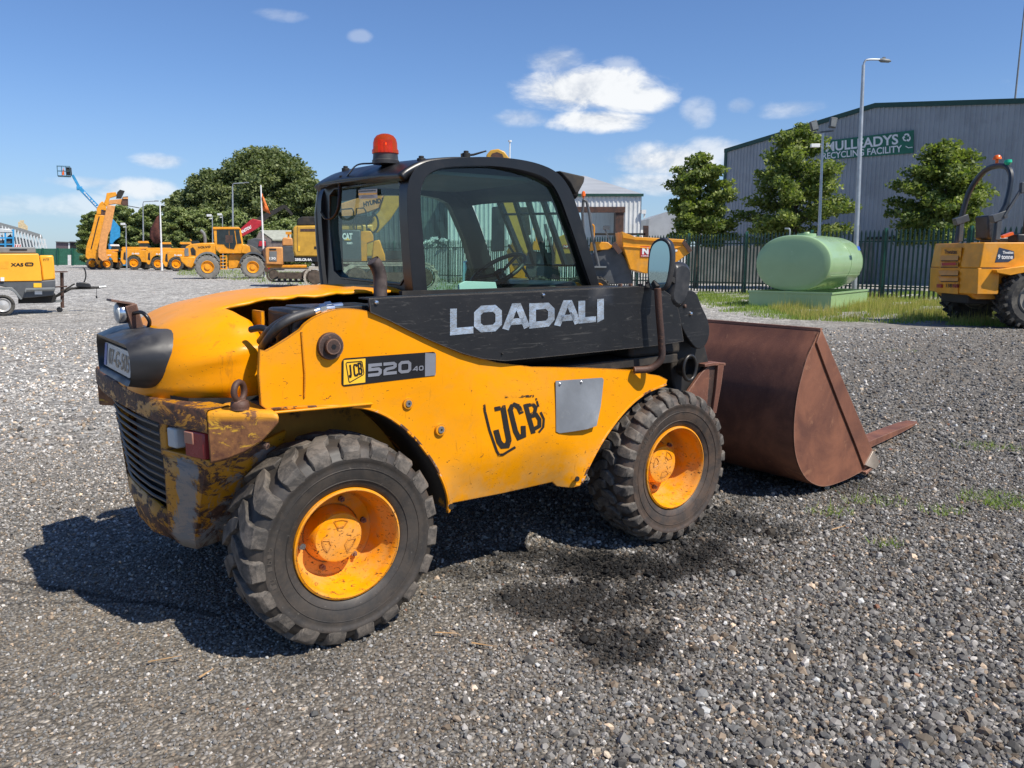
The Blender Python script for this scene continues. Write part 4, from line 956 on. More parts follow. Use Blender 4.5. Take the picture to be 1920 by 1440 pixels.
# rear wall with window
XR = .523
ro = VB([(772,562),(764,327),(700,332),(608,348),(600,430),(606,500),(612,562)], XR)
ri = VB([(760,340),(754,400),(761,522),(752,533),(640,520),(628,512),(620,400),(622,362),(632,352),(745,334)], XR)
ri = [(y, z) for y, z in VB([(746,337),(757,352),(760,520),(752,533),(640,521),(627,508),(619,430),(619,366),(628,354)], XR)]
rw = obj('rear_frame', MB().sheet(ro, lambda u, w: (XR+.02*((u+.43)/.9)**2*0, u, w), (.05, 0, 0), None, [ri]), M['cab'], cab, smooth=30, bevel=.006, local=True)
obj('rear_glass', MB().add([(XR+.02, y, z) for y, z in ri], [list(range(len(ri)))]), M['glass_clear'], cab, smooth=0, local=True)
obj('rear_window_seal', MB().tube([(XR+.0, y, z) for y, z in ri+ri[:1]], .007, 6), M['decal_black'], cab, smooth=60, local=True)
# notice in the rear window
A, B, C_ = [Vector((XR+.010, *vb1(x, y, XR+.010))) for x, y in ((672,356),(707,354),(673,373))]
nt = obj('window_notice', MB().add([A, B, B+C_-A, C_], [[0, 1, 2, 3]]), M['plate'], cab, smooth=0, local=True)
k = Vector((-.0015, 0, 0)); 
def strip(v0, v1, mat): obj('notice_band', MB().add([A+(C_-A)*v0+k, B+(C_-A)*v0+k, B+(C_-A)*v1+k, A+(C_-A)*v1+k], [[0, 1, 2, 3]]), mat, nt, smooth=0, local=True)
strip(.38, .60, M['decal_yellow'])
mb = MB()
for v0, v1, a, b_ in ((.10, .26, .05, .95), (.68, .74, .2, .8), (.82, .88, .15, .85)):
    n = 14
    for i in range(n):
        f = a+(b_-a)*i/n; g_ = f+(b_-a)/n*.62
        mb.add([A+(C_-A)*v0+(B-A)*f+k, A+(C_-A)*v0+(B-A)*g_+k, A+(C_-A)*v1+(B-A)*g_+k, A+(C_-A)*v1+(B-A)*f+k], [[0, 1, 2, 3]])
obj('notice_print', mb, M['decal_black'], nt, smooth=0, local=True)
# left rear pillar (rounded) and coiled cable
lp = VB([(606,345),(599,400),(601,450),(606,500),(613,562)], XR+.03)
obj('corner_pillar', MB().tube([(XR+.04, y+.0, z) for y, z in lp], .036, 12), M['cab'], cab, smooth=60, local=True)
cb = [(640,330,.30),(638,345,.33),(637,370,.34),(634,392,.36),(625,408,.40),(612,410,.45),(603,398,.50)]
P = []
for px, py, Y in cb: y, z = vb1(px, py, XR-.03); P.append((XR-.03, y, z))
sm = cr(P, 60); mb = MB()
coil = []
for i, p in enumerate(sm):
    a = i*.9; coil.append(p+Vector((.007*math.cos(a), .007*math.sin(a), 0)))
mb.tube(coil, .0045, 5); obj('coiled_cable', mb, M['decal_black'], cab, smooth=60, local=True)
# front screen: pillars, glass and guard
a0, a1 = Vector((1.470, 0, 1.849)), Vector((1.672, 0, 1.354)); dv = (a1-a0); a1 = a1+dv*.12
def fr(y, dx=0): return [(a0.x+dx, y, a0.z), (a1.x+dx, y, a1.z)]
obj('front_glass', MB().add([fr(YR+.05)[0], fr(YL)[0], fr(YL)[1], fr(YR+.05)[1]], [[0, 1, 2, 3]]), M['glass'], cab, smooth=0, local=True)
def on_front(px, py, dx=.07):
    """point on the sloping guard plane seen at a picture point"""
    r = pix_ray(px, py); c = Vector((0, 0, EYE))-ORG
    cl = Vector((c.dot(FXV), c.dot(LYV), EYE)); rl = Vector((r.dot(FXV), r.dot(LYV), r.z))
    n = Vector((dv.z, 0, -dv.x)).normalized(); p0 = Vector((a0.x+dx, 0, a0.z)); t = (p0-cl).dot(n)/rl.dot(n); return cl+rl*t
mb = MB()
for (x0, y0, x1, y1, w) in ((926,352,984,497,.026),(958,350,1003,497,.02),(982,350,1027,497,.02),(1009,348,1060,497,.022)):
    A_, B_ = on_front(x0, y0), on_front(x1, y1); mb.beam(A_, B_, w, .03, up=(0, 1, 0))
for (x0, y0, x1, y1) in ((946,402,1062,400),(962,496,1100,498)):
    A_, B_ = on_front(x0, y0), on_front(x1, y1); mb.tube([A_, B_], .007, 8)
obj('screen_guard', mb, M['cab'], cab, local=True)
obj('wiper', MB().tube([on_front(953, 459, .04), on_front(1005, 541, .04)], .008, 6), M['decal_black'], cab, local=True)
# visor box in front of the roof
vz = VS([(1040,321),(1088,332),(1086,343),(1076,362),(1070,365),(1060,345)], -.30)
obj('visor', MB().prism(vz, PY(-.34), PY(.46)), M['dull'], cab, bevel=.008, local=True)
obj('visor_lamp', MB().cyl((vz[3][0]-.02, -.25, vz[3][1]+.015), (vz[3][0]+.05, -.25, vz[3][1]-.0), .03, 12), M['dull'], cab, local=True)
# inside the cab
obj('cab_floor', MB().bb((.56, -.34, 1.10), (1.62, .46, 1.14)), M['dull'], cab, smooth=0, local=True)
obj('seat', MB().bb((.62, -.12, 1.16), (1.00, .34, 1.30)), M['plastic'], cab, bevel=.04, seg=4, local=True)
obj('dashboard', MB().prism([(1.36, 1.14), (1.36, 1.28), (1.45, 1.36), (1.62, 1.38), (1.68, 1.14)], PY(-.30), PY(.40)), M['plastic'], cab, bevel=.02, local=True)
_s = vs1(934, 508, .12); sc = Vector((_s[0], .12, _s[1])); ax = Vector((-.55, 0, .83)).normalized(); uu = Vector((0, 1, 0)); ww = ax.cross(uu)
mb = MB().tube([sc+(uu*math.cos(t)+ww*math.sin(t))*.17 for t in [2*PI*k/28 for k in range(29)]], .013, 8, cap=False)
for k in range(3):
    t = 2*PI*k/3+.5; mb.tube([sc-ax*.02, sc+(uu*math.cos(t)+ww*math.sin(t))*.17], .010, 6)
mb.cyl(sc-ax*.25, sc, .028, 12); obj('steering_wheel', mb, M['plastic'], cab, smooth=60, local=True)
mt = VS([(859,533),(871,527),(927,529),(934,556),(860,556)], -.36)
obj('card', MB().prism(mt, PY(-.37), PY(-.355)), M['mint'], cab, bevel=.002, local=True)
mt = VS([(866,505),(893,505),(893,530),(866,530)], .44); 
mw = VS([(877,490),(890,488),(898,530),(876,530)], .58); obj('left_mirror', MB().prism(mw, PY(.60), PY(.64)), M['mirror'], cab, bevel=.008, local=True)
obj('lower_body', MB().bb((.50, YR+.02, 1.0), (1.60, YL+.04, 1.12)), M['dull'], cab, smooth=0, local=True)
obj('lower_body', MB().bb((XR+.01, YR+.01, 1.10), (XR+.05, YL+.04, 1.34)), M['cab'], cab, smooth=0, local=True)

# ---- beacon
bu, bz = .478+.04, 1.958; by = -.10
bz = 1.950; _r = pix_ray(723, 303); _p = Vector((0, 0, EYE))+_r*((bz-EYE)/_r.z)-ORG; bu, by = _p.dot(FXV), _p.dot(LYV)
bc = obj('beacon', MB().lathe([(0, -.012), (.062, -.012), (.063, .004), (.059, .008), (.057, .036), (0, .036)], (bu, by, bz), 'z', 36), M['plastic'], TH, smooth=40)
obj('beacon_lens', MB().lathe([(.057, .034), (.062, .036), (.062, .050), (.057, .056), (.056, .084), (.051, .102), (.040, .116), (.021, .124), (0, .126)], (bu, by, bz), 'z', 36), M['lens_red'], bc, smooth=60, local=True)
mb = MB().grid([[(bu+.034*math.cos(t), by+.034*math.sin(t), bz+.042+.062*k/4) for t in [R(-20+22*j) for j in range(9)]] for k in range(5)]); rfl = obj('reflector', mb, M['amber'], bc, smooth=60, local=True)
obj('bulb', MB().lathe([(0, .090), (.010, .086), (.013, .074), (.010, .046), (.01, .038)], (bu, by, bz), 'z', 14), M['amber'], bc, smooth=60, local=True)
obj('beacon_cable', MB().tube(cr([(bu-.06, by+.02, bz-.01), (bu-.09, by+.12, bz-.012), (.49, by+.3, 1.90), (.485, .38, 1.87)], 6), .004, 6), M['decal_black'], TH, smooth=60)

# ---- mirrors on their bent arm
YM = -.86
arm = cr([Vector((vs1(x, y, YM)[0], YM+dy, vs1(x, y, YM)[1])) for x, y, dy in ((1208,697,.07),(1228,692,.03),(1240,672,0),(1240,640,0),(1236,590,0),(1233,540,0))], 6)
obj('mirror_arm', MB().tube(arm, .018, 12), M['rust_dark'], TH, smooth=60)
def rounded_px(pts, Y, k=5): return [(p.x, p.y) for p in cr([q+(0,) for q in VS(pts, Y)], k, True)]
mo = rounded_px([(1212,520),(1214,480),(1222,455),(1240,446),(1255,455),(1260,480),(1256,515),(1248,540),(1232,546),(1218,542)], YM)
cxm = sum(p[0] for p in mo)/len(mo); czm = sum(p[1] for p in mo)/len(mo)
def mrot(u, w, d): 
    a = R(-75); du = (u-cxm)*.74; return (cxm+du*math.cos(a)+d*math.sin(a)*-1, YM+du*math.sin(a)+d*math.cos(a), w)
mir = obj('mirror', MB().prism(mo, lambda u, w: mrot(u, w, 0), lambda u, w: mrot(u, w, .045)), M['plastic'], TH, smooth=40, bevel=.008, seg=3)
mi2 = [(cxm+(u-cxm)*.84, czm+(w-czm)*.89) for u, w in mo]
obj('mirror_glass', MB().add([mrot(u, w, -.002) for u, w in mi2], [list(range(len(mi2)))]), M['mirror'], mir, smooth=0, local=True)
m2 = rounded_px([(1258,500),(1265,492),(1280,492),(1289,505),(1288,530),(1281,560),(1270,577),(1258,574),(1252,560),(1256,530)], YM+.09)
c2 = (sum(p[0] for p in m2)/len(m2), sum(p[1] for p in m2)/len(m2))
rows = [[(c2[0]+(u-c2[0])*k, YM+.09+d, c2[1]+(w-c2[1])*k) for u, w in m2] for k, d in ((.80, -.03), (.95, -.02), (1.0, .0), (.97, .04), (.80, .075), (.45, .095), (.02, .10))]
m2o = obj('mirror', MB().grid(rows, close_u=True).add(rows[0], [list(range(len(m2)))]), M['plastic'], TH, smooth=50)
obj('mirror_bracket', MB().beam((cxm, YM+.03, czm-.02), (c2[0], YM+.09, c2[1]), .03, .03).beam(arm[-1], (cxm, YM+.03, czm-.08), .03, .03), M['dull'], TH, bevel=.004)

# ---- boom head, carriage and ring
hd = rounded_px([(1266,556),(1284,545),(1304,548),(1316,575),(1328,602),(1330,628),(1322,648),(1308,654),(1294,640),(1280,616),(1272,590)], YC+.02, 3)
obj('boom_head', MB().prism(hd, PY(YC+.02), PY(YC+.05)), M['black'], TH, bevel=.004)
obj('boom_head', MB().prism(VS([(1240,560),(1285,560),(1310,640),(1322,690),(1315,745),(1290,770),(1262,770),(1250,700)], -.66), PY(-.70), PY(-.45)), M['dull'], TH, bevel=.01)
obj('boom_nose', MB().bb((1.60, -.735, 1.00), (1.98, -.46, 1.30)), M['dull'], TH, bevel=.02)
for px, py, Y in ((1284,574,YC+.018),(1295,588,YC+.018)):
    bolt(px, py, Y, .011, M['rust_dark'] if px < 1290 else M['chrome'], TH, 'head_bolt')
u, z = vs1(1293, 690, YC+.01)
rp = [(u+.050*math.cos(t), YC+.01, z+.066*math.sin(t)) for t in [2*PI*k/32 for k in range(33)]]
obj('pin_ring', MB().tube(rp, .010, 10, cap=False).lathe([(0, .05), (.05, .05), (.052, .0)], (u, YC+.01, z), 'y', 28), M['steel'] if False else pm('greasy_steel', (.07, .065, .06), .35, .6, var=.4), TH, smooth=60)
cg = VS([(1278,748),(1312,700),(1327,684),(1328,700),(1323,766),(1318,800),(1278,800)], -.72)
carr = obj('carriage', MB().prism(cg, PY(-.73), PY(-.71)), M['rust'], TH, bevel=.003)
obj('carriage_post', MB().prism(VS([(1325,680),(1356,680),(1352,720),(1340,768),(1338,800),(1320,800)], -.72), PY(-.725), PY(-.69)), M['rust_dark'], carr, bevel=.003, local=True)
obj('carriage_flange', MB().prism(VS([(1346,682),(1357,681),(1351,725),(1342,775),(1335,775),(1342,725)], -.74), PY(-.745), PY(-.66)), M['rust'], carr, bevel=.003, local=True)
obj('carriage_cap', MB().prism(VS([(1318,682),(1336,679),(1357,680),(1357,685),(1336,685),(1318,688)], -.73), PY(-.745), PY(-.64)), M['rust'], carr, bevel=.003, local=True)
obj('carriage_frame', MB().bb((2.05, -.62, .25), (2.25, .60, .45)).bb((2.05, -.62, .70), (2.2, .60, .85)).bb((2.1, -.30, .2), (2.75, -.26, .80)).bb((2.1, .30, .2), (2.75, .34, .80)), M['rust_dark'], carr, bevel=.006, local=True)

# ---- bucket
YB = -.82; WB = 1.66
pxb = [(1537,617),(1527,640),(1514,668),(1503,705),(1494,745),(1489,790),(1489,830),(1494,862),(1505,888),(1520,904),(1545,912),(1580,902),(1612,886),(1643,868)]
bp = VS(pxb, YB); curve = [(p.x, p.y) for p in cr([p+(0,) for p in bp], 5)]
th = .012
def off_in(c, d):
    n = len(c); o = []
    for i in range(n):
        a = Vector(c[max(i-1, 0)]); b = Vector(c[min(i+1, n-1)]); t = (b-a).normalized(); o.append((c[i][0]-t.y*d, c[i][1]+t.x*d))
    return o
ci = off_in(curve, th)
poly = curve+ci[::-1]
bk = obj('bucket', MB().prism(poly, PY(YB), PY(YB+WB)), M['rust'], TH, smooth=35)
side_poly = [(x, z) for x, z in curve]
for y in (YB-.001, YB+WB-.009): obj('bucket_side', MB().prism(side_poly, PY(y), PY(y+.012)), M['rust'], bk, smooth=0, local=True)
fe = VS([(1537,617),(1643,868),(1618,878),(1600,830),(1572,760),(1545,690),(1528,643)], YB)
obj('side_stiffener', MB().prism([fe[0], fe[1], fe[2], fe[3], fe[4], fe[5], fe[6]], PY(YB-.014), PY(YB-.002)), M['rust'], bk, bevel=.003, local=True)
obj('side_stiffener', MB().prism(fe, PY(YB+WB+.002), PY(YB+WB+.014)), M['rust'], bk, bevel=.003, local=True)
tp = curve[0]
obj('bucket_rim', MB().prism([(tp[0]-.01, tp[1]-.012), (tp[0]+.012, tp[1]-.014), (tp[0]+.016, tp[1]+.006), (tp[0]-.004, tp[1]+.007)], PY(YB-.010), PY(YB+WB+.01)), M['rust'], bk, bevel=.003, local=True)
lpx = curve[-1]
obj('cutting_edge', MB().prism([(lpx[0]-.16, lpx[1]-.052), (lpx[0]+.012, lpx[1]+.004), (lpx[0]+.004, lpx[1]+.022), (lpx[0]-.17, lpx[1]-.034)], PY(YB-.022), PY(YB+WB+.022)), pm('worn_cutting_edge', (.26, .13, .09), .5, .2, var=.3, spots=[((.45, .40, .33), 9, .58, .08)]), bk, bevel=.002, local=True)
cgs = VS([(1636,845),(1648,868),(1640,880),(1622,872)], YB-.02)
obj('edge_corner', MB().prism(cgs, PY(YB-.026), PY(YB+.0)), pm('bare_worn_steel', (.50, .42, .34), .45, .5, var=.3), bk, bevel=.002, local=True)
A_ = Vector((*vs1(1347,632,YB+.4)[:1], YB+.4, 0))
hk = [(3.02, 1.02), (3.08, 1.055)]
def on_curve(i, lift=0): return curve[i]
pc = curve[7]; obj('bucket_hook', MB().box((pc[0]-.02, .35, pc[1]+.01), (.10, .03, .02), Matrix.Rotation(R(-62), 3, 'Y')), M['rust_dark'], bk, bevel=.003, local=True)
# far-side brackets seen over the edge
fb = Vector((3.40, YB+WB-.1, .86))
obj('back_bracket', MB().bb((3.52, .60, .70), (3.60, .75, .80)).bb((3.55, .45, .50), (3.66, .60, .62)), M['rust_dark'], bk, bevel=.004, local=True)

# ---- wheels
def wheel(loc, style, flip, name='wheel', steer=0):
    par = bpy.data.objects.new(name, None); COL.objects.link(par); par.parent = TH; par.location = loc; par.rotation_euler = (0, 0, (PI if flip else 0)+steer); par.empty_display_size = .2
    return par
def tyre_meshes(style):
    prof = [(.215, -.095), (.222, -.120), (.232, -.131), (.262, -.141), (.292, -.147), (.315, -.149), (.328, -.149), (.333, -.153), (.345, -.153), (.351, -.146), (.367, -.141), (.386, -.124), (.393, -.08), (.395, 0)]
    full = prof+[(r, -y) for r, y in prof[-2::-1]]
    car = MB().lathe(full, (0, 0, 0), 'y', 96)
    rr = .224
    # thin moulded rings on the sidewall
    for r0, y0 in ((.256, -.1405), (.303, -.1485)): car.tube([(r0*math.cos(t), y0, r0*math.sin(t)) for t in [2*PI*k/72 for k in range(73)]], .0022, 5, cap=False)
    lug = MB(); N = 19 if style == 'rear' else 25
    def block(stations, sgn, th0, taper=.82, rb=None):
        vs = []; fs = []
        for (y, rt, th, hw, rbt) in stations:
            for (r, k) in ((rbt, 1.0), (rt, taper)):
                for s_ in (-1, 1):
                    a = th0+th+s_*hw*k/.4; vs.append((r*math.cos(a), y*sgn, r*math.sin(a)))
        n = len(stations)
        for i in range(n-1):
            b = i*4; c = b+4
            fs += [[b, b+1, c+1, c], [b+2, b+3, c+3, c+2], [b, b+2, c+2, c], [b+1, b+3, c+3, c+1]]
        fs += [[0, 1, 3, 2], [n*4-4, n*4-3, n*4-1, n*4-2]]
        lug.add(vs, fs)
    for sgn in (1, -1):
        for k in range(N):
            th0 = 2*PI*(k+(.5 if sgn < 0 else 0))/N + random.uniform(-.008, .008); w = random.uniform(-.004, .002)
            if style == 'rear':
                block([(.018, .412+w, -.17, .024, .38), (-.020, .414+w, -.125, .037, .38), (-.060, .414+w, -.06, .043, .38), (-.085, .413+w, .0, .041, .375), (-.118, .409+w, .035, .047, .37), (-.143, .396+w, .045, .048, .355), (-.1535, .374, .045, .043, .345), (-.1545, .356, .045, .030, .34)], sgn, th0)
            else:
                block([(.020, .411+w, -.10, .026, .38), (-.030, .413+w, -.08, .032, .38), (-.052, .412+w, -.035, .034, .38), (-.072, .410+w, -.03, .022, .375)], sgn, th0+.02)
                block([(-.074, .410+w, .055, .022, .375), (-.095, .410+w, .06, .034, .375), (-.125, .402+w, .075, .033, .365), (-.147, .385+w, .08, .031, .355), (-.154, .362, .08, .027, .34)], sgn, th0+.02)
    return car, lug
def rim_meshes():
    rim = MB().lathe([(.224, -.122), (.222, -.132), (.214, -.136), (.208, -.128), (.205, -.105), (.201, -.075), (.188, -.055), (.184, .005), (.172, .030), (.160, .034), (.120, .034), (.120, .06), (.205, .09), (.224, .122)], (0, 0, 0), 'y', 72)
    hub = MB().lathe([(.118, .036), (.112, .020), (.106, -.015), (.103, -.030), (.098, -.038), (.090, -.040), (0, -.040)], (0, 0, 0), 'y', 48)
    for k in range(3):
        a = R(90+120*k); P = []
        for j in range(7): t = a+R(-24+8*j); P.append((.072*math.cos(t), -.0405, .072*math.sin(t)))
        Q = [(.042*math.cos(a+R(-16+8*j)), -.0405, .042*math.sin(a+R(-16+8*j))) for j in range(5)]
        hub.tube(P+Q[::-1]+P[:1], .0028, 5, cap=False)
    bolts = []
    for k in range(6):
        a = 2*PI*k/6+.35; c = Vector((.142*math.cos(a), .034, .142*math.sin(a))); bolts.append(MB().cyl(c, c+Vector((0, -.014, 0)), .013, 6).cyl(c+Vector((0, -.014, 0)), c+Vector((0, -.026, 0)), .007, 8))
    return rim, hub, bolts
RIM = rim_meshes()
protos = {}
def make_wheel(loc, style, flip, label=None, steer=0):
    w = wheel(loc, style, flip, steer=steer)
    if label: w['label'] = label
    if style not in protos:
        car, lug = tyre_meshes(style)
        ty = obj('tyre', car, M['sidewall' if style == 'rear' else 'sidewall_brown'], w, smooth=40, local=True, fix=True); tr = obj('tread', lug, M['tread'], ty, smooth=25, local=True)
        tr.modifiers.new('bevel', 'BEVEL').width = .004; tr.modifiers[0].segments = 1
        rm = obj('rim', RIM[0], M['rim'], w, smooth=40, local=True); hb_ = obj('hub', RIM[1], M['rim'], w, smooth=40, local=True); bt = [obj('wheel_nut', q_, M['rust_dark'], rm, smooth=30, local=True) for q_ in RIM[2]]
        vl = obj('valve', MB().cyl((-.15, -.02, -.02), (-.155, -.055, -.022), .012, 10), M['chrome'], rm, smooth=40, local=True)
        protos[style] = (ty, tr, rm, hb_, bt, vl)
    else:
        ty, tr, rm, hb_, bt, vl = protos[style]
        for par, kids in ((ty, [tr]), (rm, bt+[vl]), (hb_, [])):
            c = par.copy(); COL.objects.link(c); c.parent = w
            for k in kids: d = k.copy(); COL.objects.link(d); d.parent = c
    return w
ZW = .408
w1 = make_wheel((-.015, -.70, ZW), 'rear', False); w1.rotation_euler = (0, R(9), 0)
w2 = make_wheel((1.862, -.70, ZW), 'front', False); w2.rotation_euler = (0, R(47), 0)
make_wheel((0, .70, ZW), 'rear', True); make_wheel((1.855, .70, ZW), 'front', True)
for x in (0, 1.858): obj('axle', MB().cyl((x, -.66, ZW), (x, .66, ZW), .065, 16).cyl((x, -.13, ZW), (x, .13, ZW), .14, 20), M['dull'], TH)
# moulded size lettering on the rear tyre wall
def arc_text(s, r, a0, hgt, Y, par, mat, step=.062):
    mb = MB()
    for i, chh in enumerate(s):
        if chh == ' ': continue
        a = a0-i*step; e = Vector((math.cos(a), 0, math.sin(a))); tt = Vector((math.sin(a), 0, -math.cos(a)))
        m_ = text_quad(chh, e*(r-hgt/2)-tt*hgt*.34+Vector((0, Y, 0)), tt*hgt*.68, e*hgt, .0); mb.add(m_.v, m_.f)
    o = obj('moulded_lettering', mb, mat, par, smooth=0, local=True); return o
lm = pm('dusty_moulding', (.075, .062, .05), .7)
arc_text('10 16.5', .325, R(205), .024, -.1512, [c for c in w1.children if c.name.startswith('tyre')][0], lm, .075)
arc_text('GALAXY', .317, R(150)-R(-47)*0+R(47), .026, -.1512, [c for c in w2.children if c.name.startswith('tyre')][0], lm, .085)

# ---- pallet fork lying beyond the bucket
fa, fb_ = gp(1612, 846), gp(1713, 801); fd_ = (fb_-fa); fl = fd_.length; fd_.normalize(); fs_ = Vector((-fd_.y, fd_.x, 0))
FK = thing('pallet_fork', fa, 'rusty pallet fork tine pointing right along the gravel beyond the bucket', 'pallet fork')
mb = MB(); rows = []
for f, w_, zt_, zb_ in ((-.5, .060, .085, .03), (0, .060, .085, .03), (.5, .060, .080, .035), (.80, .058, .072, .045), (.95, .045, .064, .052), (1.0, .018, .060, .055)):
    c = fa+fd_*fl*f; rows.append([c-fs_*w_+Vector((0, 0, zb_)), c+fs_*w_+Vector((0, 0, zb_)), c+fs_*w_+Vector((0, 0, zt_)), c-fs_*w_+Vector((0, 0, zt_))])
mb.grid(rows, close_u=True); n = len(rows); mb.f += [[0, 1, 2, 3], [4*n-1, 4*n-2, 4*n-3, 4*n-4]]
obj('tine', mb, M['rust'], FK, smooth=20)
obj('tine_tip', MB().prism([(0, -.03), (.05, -.012), (.05, .012), (0, .03)], lambda u, v: fb_-fd_*.05+fd_*u+fs_*v+Vector((0, 0, .066)), lambda u, v: fb_-fd_*.05+fd_*u+fs_*v+Vector((0, 0, .055))), pm('bare_fork_tip', (.50, .44, .36), .4, .4, var=.2), FK, smooth=0)
obj('heel', MB().prism([(-.5, .03), (-.44, .03), (-.44, .50), (-.5, .50)], lambda u, z: fa+fd_*(fl*u)+fs_*.06+Vector((0, 0, z)), lambda u, z: fa+fd_*(fl*u)-fs_*.06+Vector((0, 0, z))), M['rust_dark'], FK, smooth=0)
# ---------------------------------------------------------------- trees
def tree(name, base, height, width, z0, mat, label, group, n_limb=46, leaf=.10, per=42, seed=1, droop=.1, shape='lime', cat='tree', trunk=True, dens=1.0):
    r = np.random.default_rng(seed); base = Vector(base); T = thing(name, base, label, cat, group)
    H = height; R0 = width/2; C = []
    mbk = MB()
    mbk.tube([base, base+Vector((.03*H*.1, 0, z0*.6)), base+Vector((0, .02, z0+.35*(H-z0))), base+Vector((.03, 0, H*.9))], [H*.020+.03, H*.016+.02, H*.010+.01, .01], 8)
    for i in range(n_limb):
        t = (i+.5)/n_limb; zz = z0+(H-z0)*t; az = i*2.4+r.normal(0, .25)
        if shape == 'lime': rad = R0*(max(.02, 1-(abs(t-.18)/.84)**1.7))**.85*r.uniform(.60, 1.12); az += r.normal(0, .5)
        else: rad = R0*math.sqrt(max(.02, 1-(2*t-.75)**2/1.6))*r.uniform(.75, 1.05)
        rad = max(rad, .12*R0)
        st = Vector((0, 0, zz-rad*.35)); en = Vector((math.cos(az)*rad, math.sin(az)*rad, (zz-droop*rad+r.uniform(-.1, .1)) if shape != 'lime' else min(H*.97, z0+(H-z0)*.88*t+(t-.28)*.75*rad+r.uniform(-.15, .25))))
        md = (st+en)/2+Vector((0, 0, rad*.14)); mbk.tube([base+st, base+md, base+en], [.012*H*(1-t*.6)*.6, .006*H*.5, .004], 5)
        m = max(2, int(rad/(.30*R0)*3*dens+1))
        for k in range(m):
            f = (k+1)/m; f = .28+.72*f; q = st*(1-f)**2+md*2*f*(1-f)+en*f*f
            C.append((q, R0*(.19+.07*r.random())*(1.05-.35*f)))
    C.append((Vector((0, 0, H*.985)), R0*.10)); C.append((Vector((0, 0, H*.94)), R0*.14))
    V = []; tones = []
    for q, cr_ in C:
        n = int(per*r.uniform(.7, 1.3)); p = r.normal(0, 1, (n, 3)); p /= np.linalg.norm(p, axis=1)[:, None]; rr = cr_*r.random(n)**.45
        p = p*rr[:, None]*np.array([1.25, 1.25, .72])+np.array(q); nrm = r.normal(0, 1, (n, 3))*.75+np.array([0, 0, .7]); nrm /= np.linalg.norm(nrm, axis=1)[:, None]
        u = np.cross(nrm, r.normal(0, 1, (n, 3))); u /= np.linalg.norm(u, axis=1)[:, None]; w = np.cross(nrm, u); s_ = leaf*r.uniform(.55, 1.25, n)[:, None]
        V.append(np.stack([p-u*s_, p+w*s_*.62, p+u*s_, p-w*s_*.62], 1).reshape(-1, 3)); tones.append(np.clip(r.normal(.45, .22)+r.normal(0, .22, n), 0, 1))
    V = np.concatenate(V); tn = np.concatenate(tones)
    if trunk: obj('trunk', mbk, M['bark'], T, smooth=60)
    rawmesh('crown', V, len(tn), 4, tn, mat, T)
    return T
M['bark'] = pm('bark', (.09, .07, .05), .85, var=.3, bmp=(14, .5))
M['leaf_lime'] = leafmat('lime_leaf', (.060, .098, .020), (.30, .34, .095), .32); M['leaf_dark'] = leafmat('dark_leaf', (.085, .118, .042), (.24, .27, .11), .2); M['leaf_mid'] = leafmat('mid_leaf', (.115, .160, .055), (.32, .36, .14), .25)
def gx(px, D): g = at(px, 482.6, D); return Vector((g.x, g.y, 0))
def zy(py, D): return at(960, py, D).z
for (px, D, top, w, lab, sd) in ((1306,40,286,146,'slender leafy green tree left of the large grey shed, smallest of three',11),(1487,39,232,200,'broad leafy green tree in front of the lettered sign, left of the tall lamp',12),(1757,35.5,262,188,'leafy green tree behind the dumper with the roll bar',13)):
    tree('lime_tree', gx(px, D), zy(top, D), w/FPX*D*.98, 2.6, M['leaf_lime'], lab, 'young trees in front of the grey shed', n_limb=64, leaf=.105, per=44, seed=sd, droop=.18)
big = [('dark_tree',505,150,284,210,'leaf_dark','tallest dark tree of the wood at left',1,.42,70,'round'),('dark_tree',408,150,322,130,'leaf_dark','dark tree just left of the tallest one in the wood',2,.40,46,'round'),('dark_tree',352,152,362,100,'leaf_dark','low dark tree at the left shoulder of the wood',3,.38,40,'round'),
       ('dark_tree',580,148,340,120,'leaf_dark','dark tree right of the tallest one, beside the machine cab',4,.40,44,'round'),('dark_tree',455,155,352,120,'leaf_dark','dark tree behind the tall lamp post in the wood',9,.4,40,'round')]
for nm, px, D, top, w, mt, lab, sd, lf, nl, sh in big:
    tree(nm, gx(px, D), zy(top, D), w/FPX*D, 1.5, M[mt], lab, 'dark trees of the far wood', n_limb=int(nl*1.7), leaf=lf*.74, per=95, seed=sd+20, shape=sh, droop=.0, trunk=True, dens=1.3)
for px, D, top, w, lab, sd in ((182,118,398,62,'round green bush tree at the left end of the wood, behind the raised booms',31),(232,116,386,80,'green bush tree just right of the raised yellow booms',32),(286,117,386,84,'green bush tree behind the white pole with the dark red flag',33),(340,116,392,80,'green bush tree above the parked telehandlers',34),(394,116,392,84,'green bush tree behind the wheel loader cab',35),(440,115,396,80,'green bush tree behind the red telescopic boom',36),(335,108,436,44,'small pale green bush above the parked telehandlers',37),(535,116,415,110,'green bush tree behind the tan excavator',38),(478,114,410,70,'green bush tree left of the white flagpole with orange flag',39)):
    tree('bush_tree', gx(px, D), zy(top, D), w/FPX*D, .4, M['leaf_mid'], lab, 'green bush trees of the far wood', n_limb=46, leaf=.20, per=80, seed=sd, shape='round', droop=0, dens=1.3)

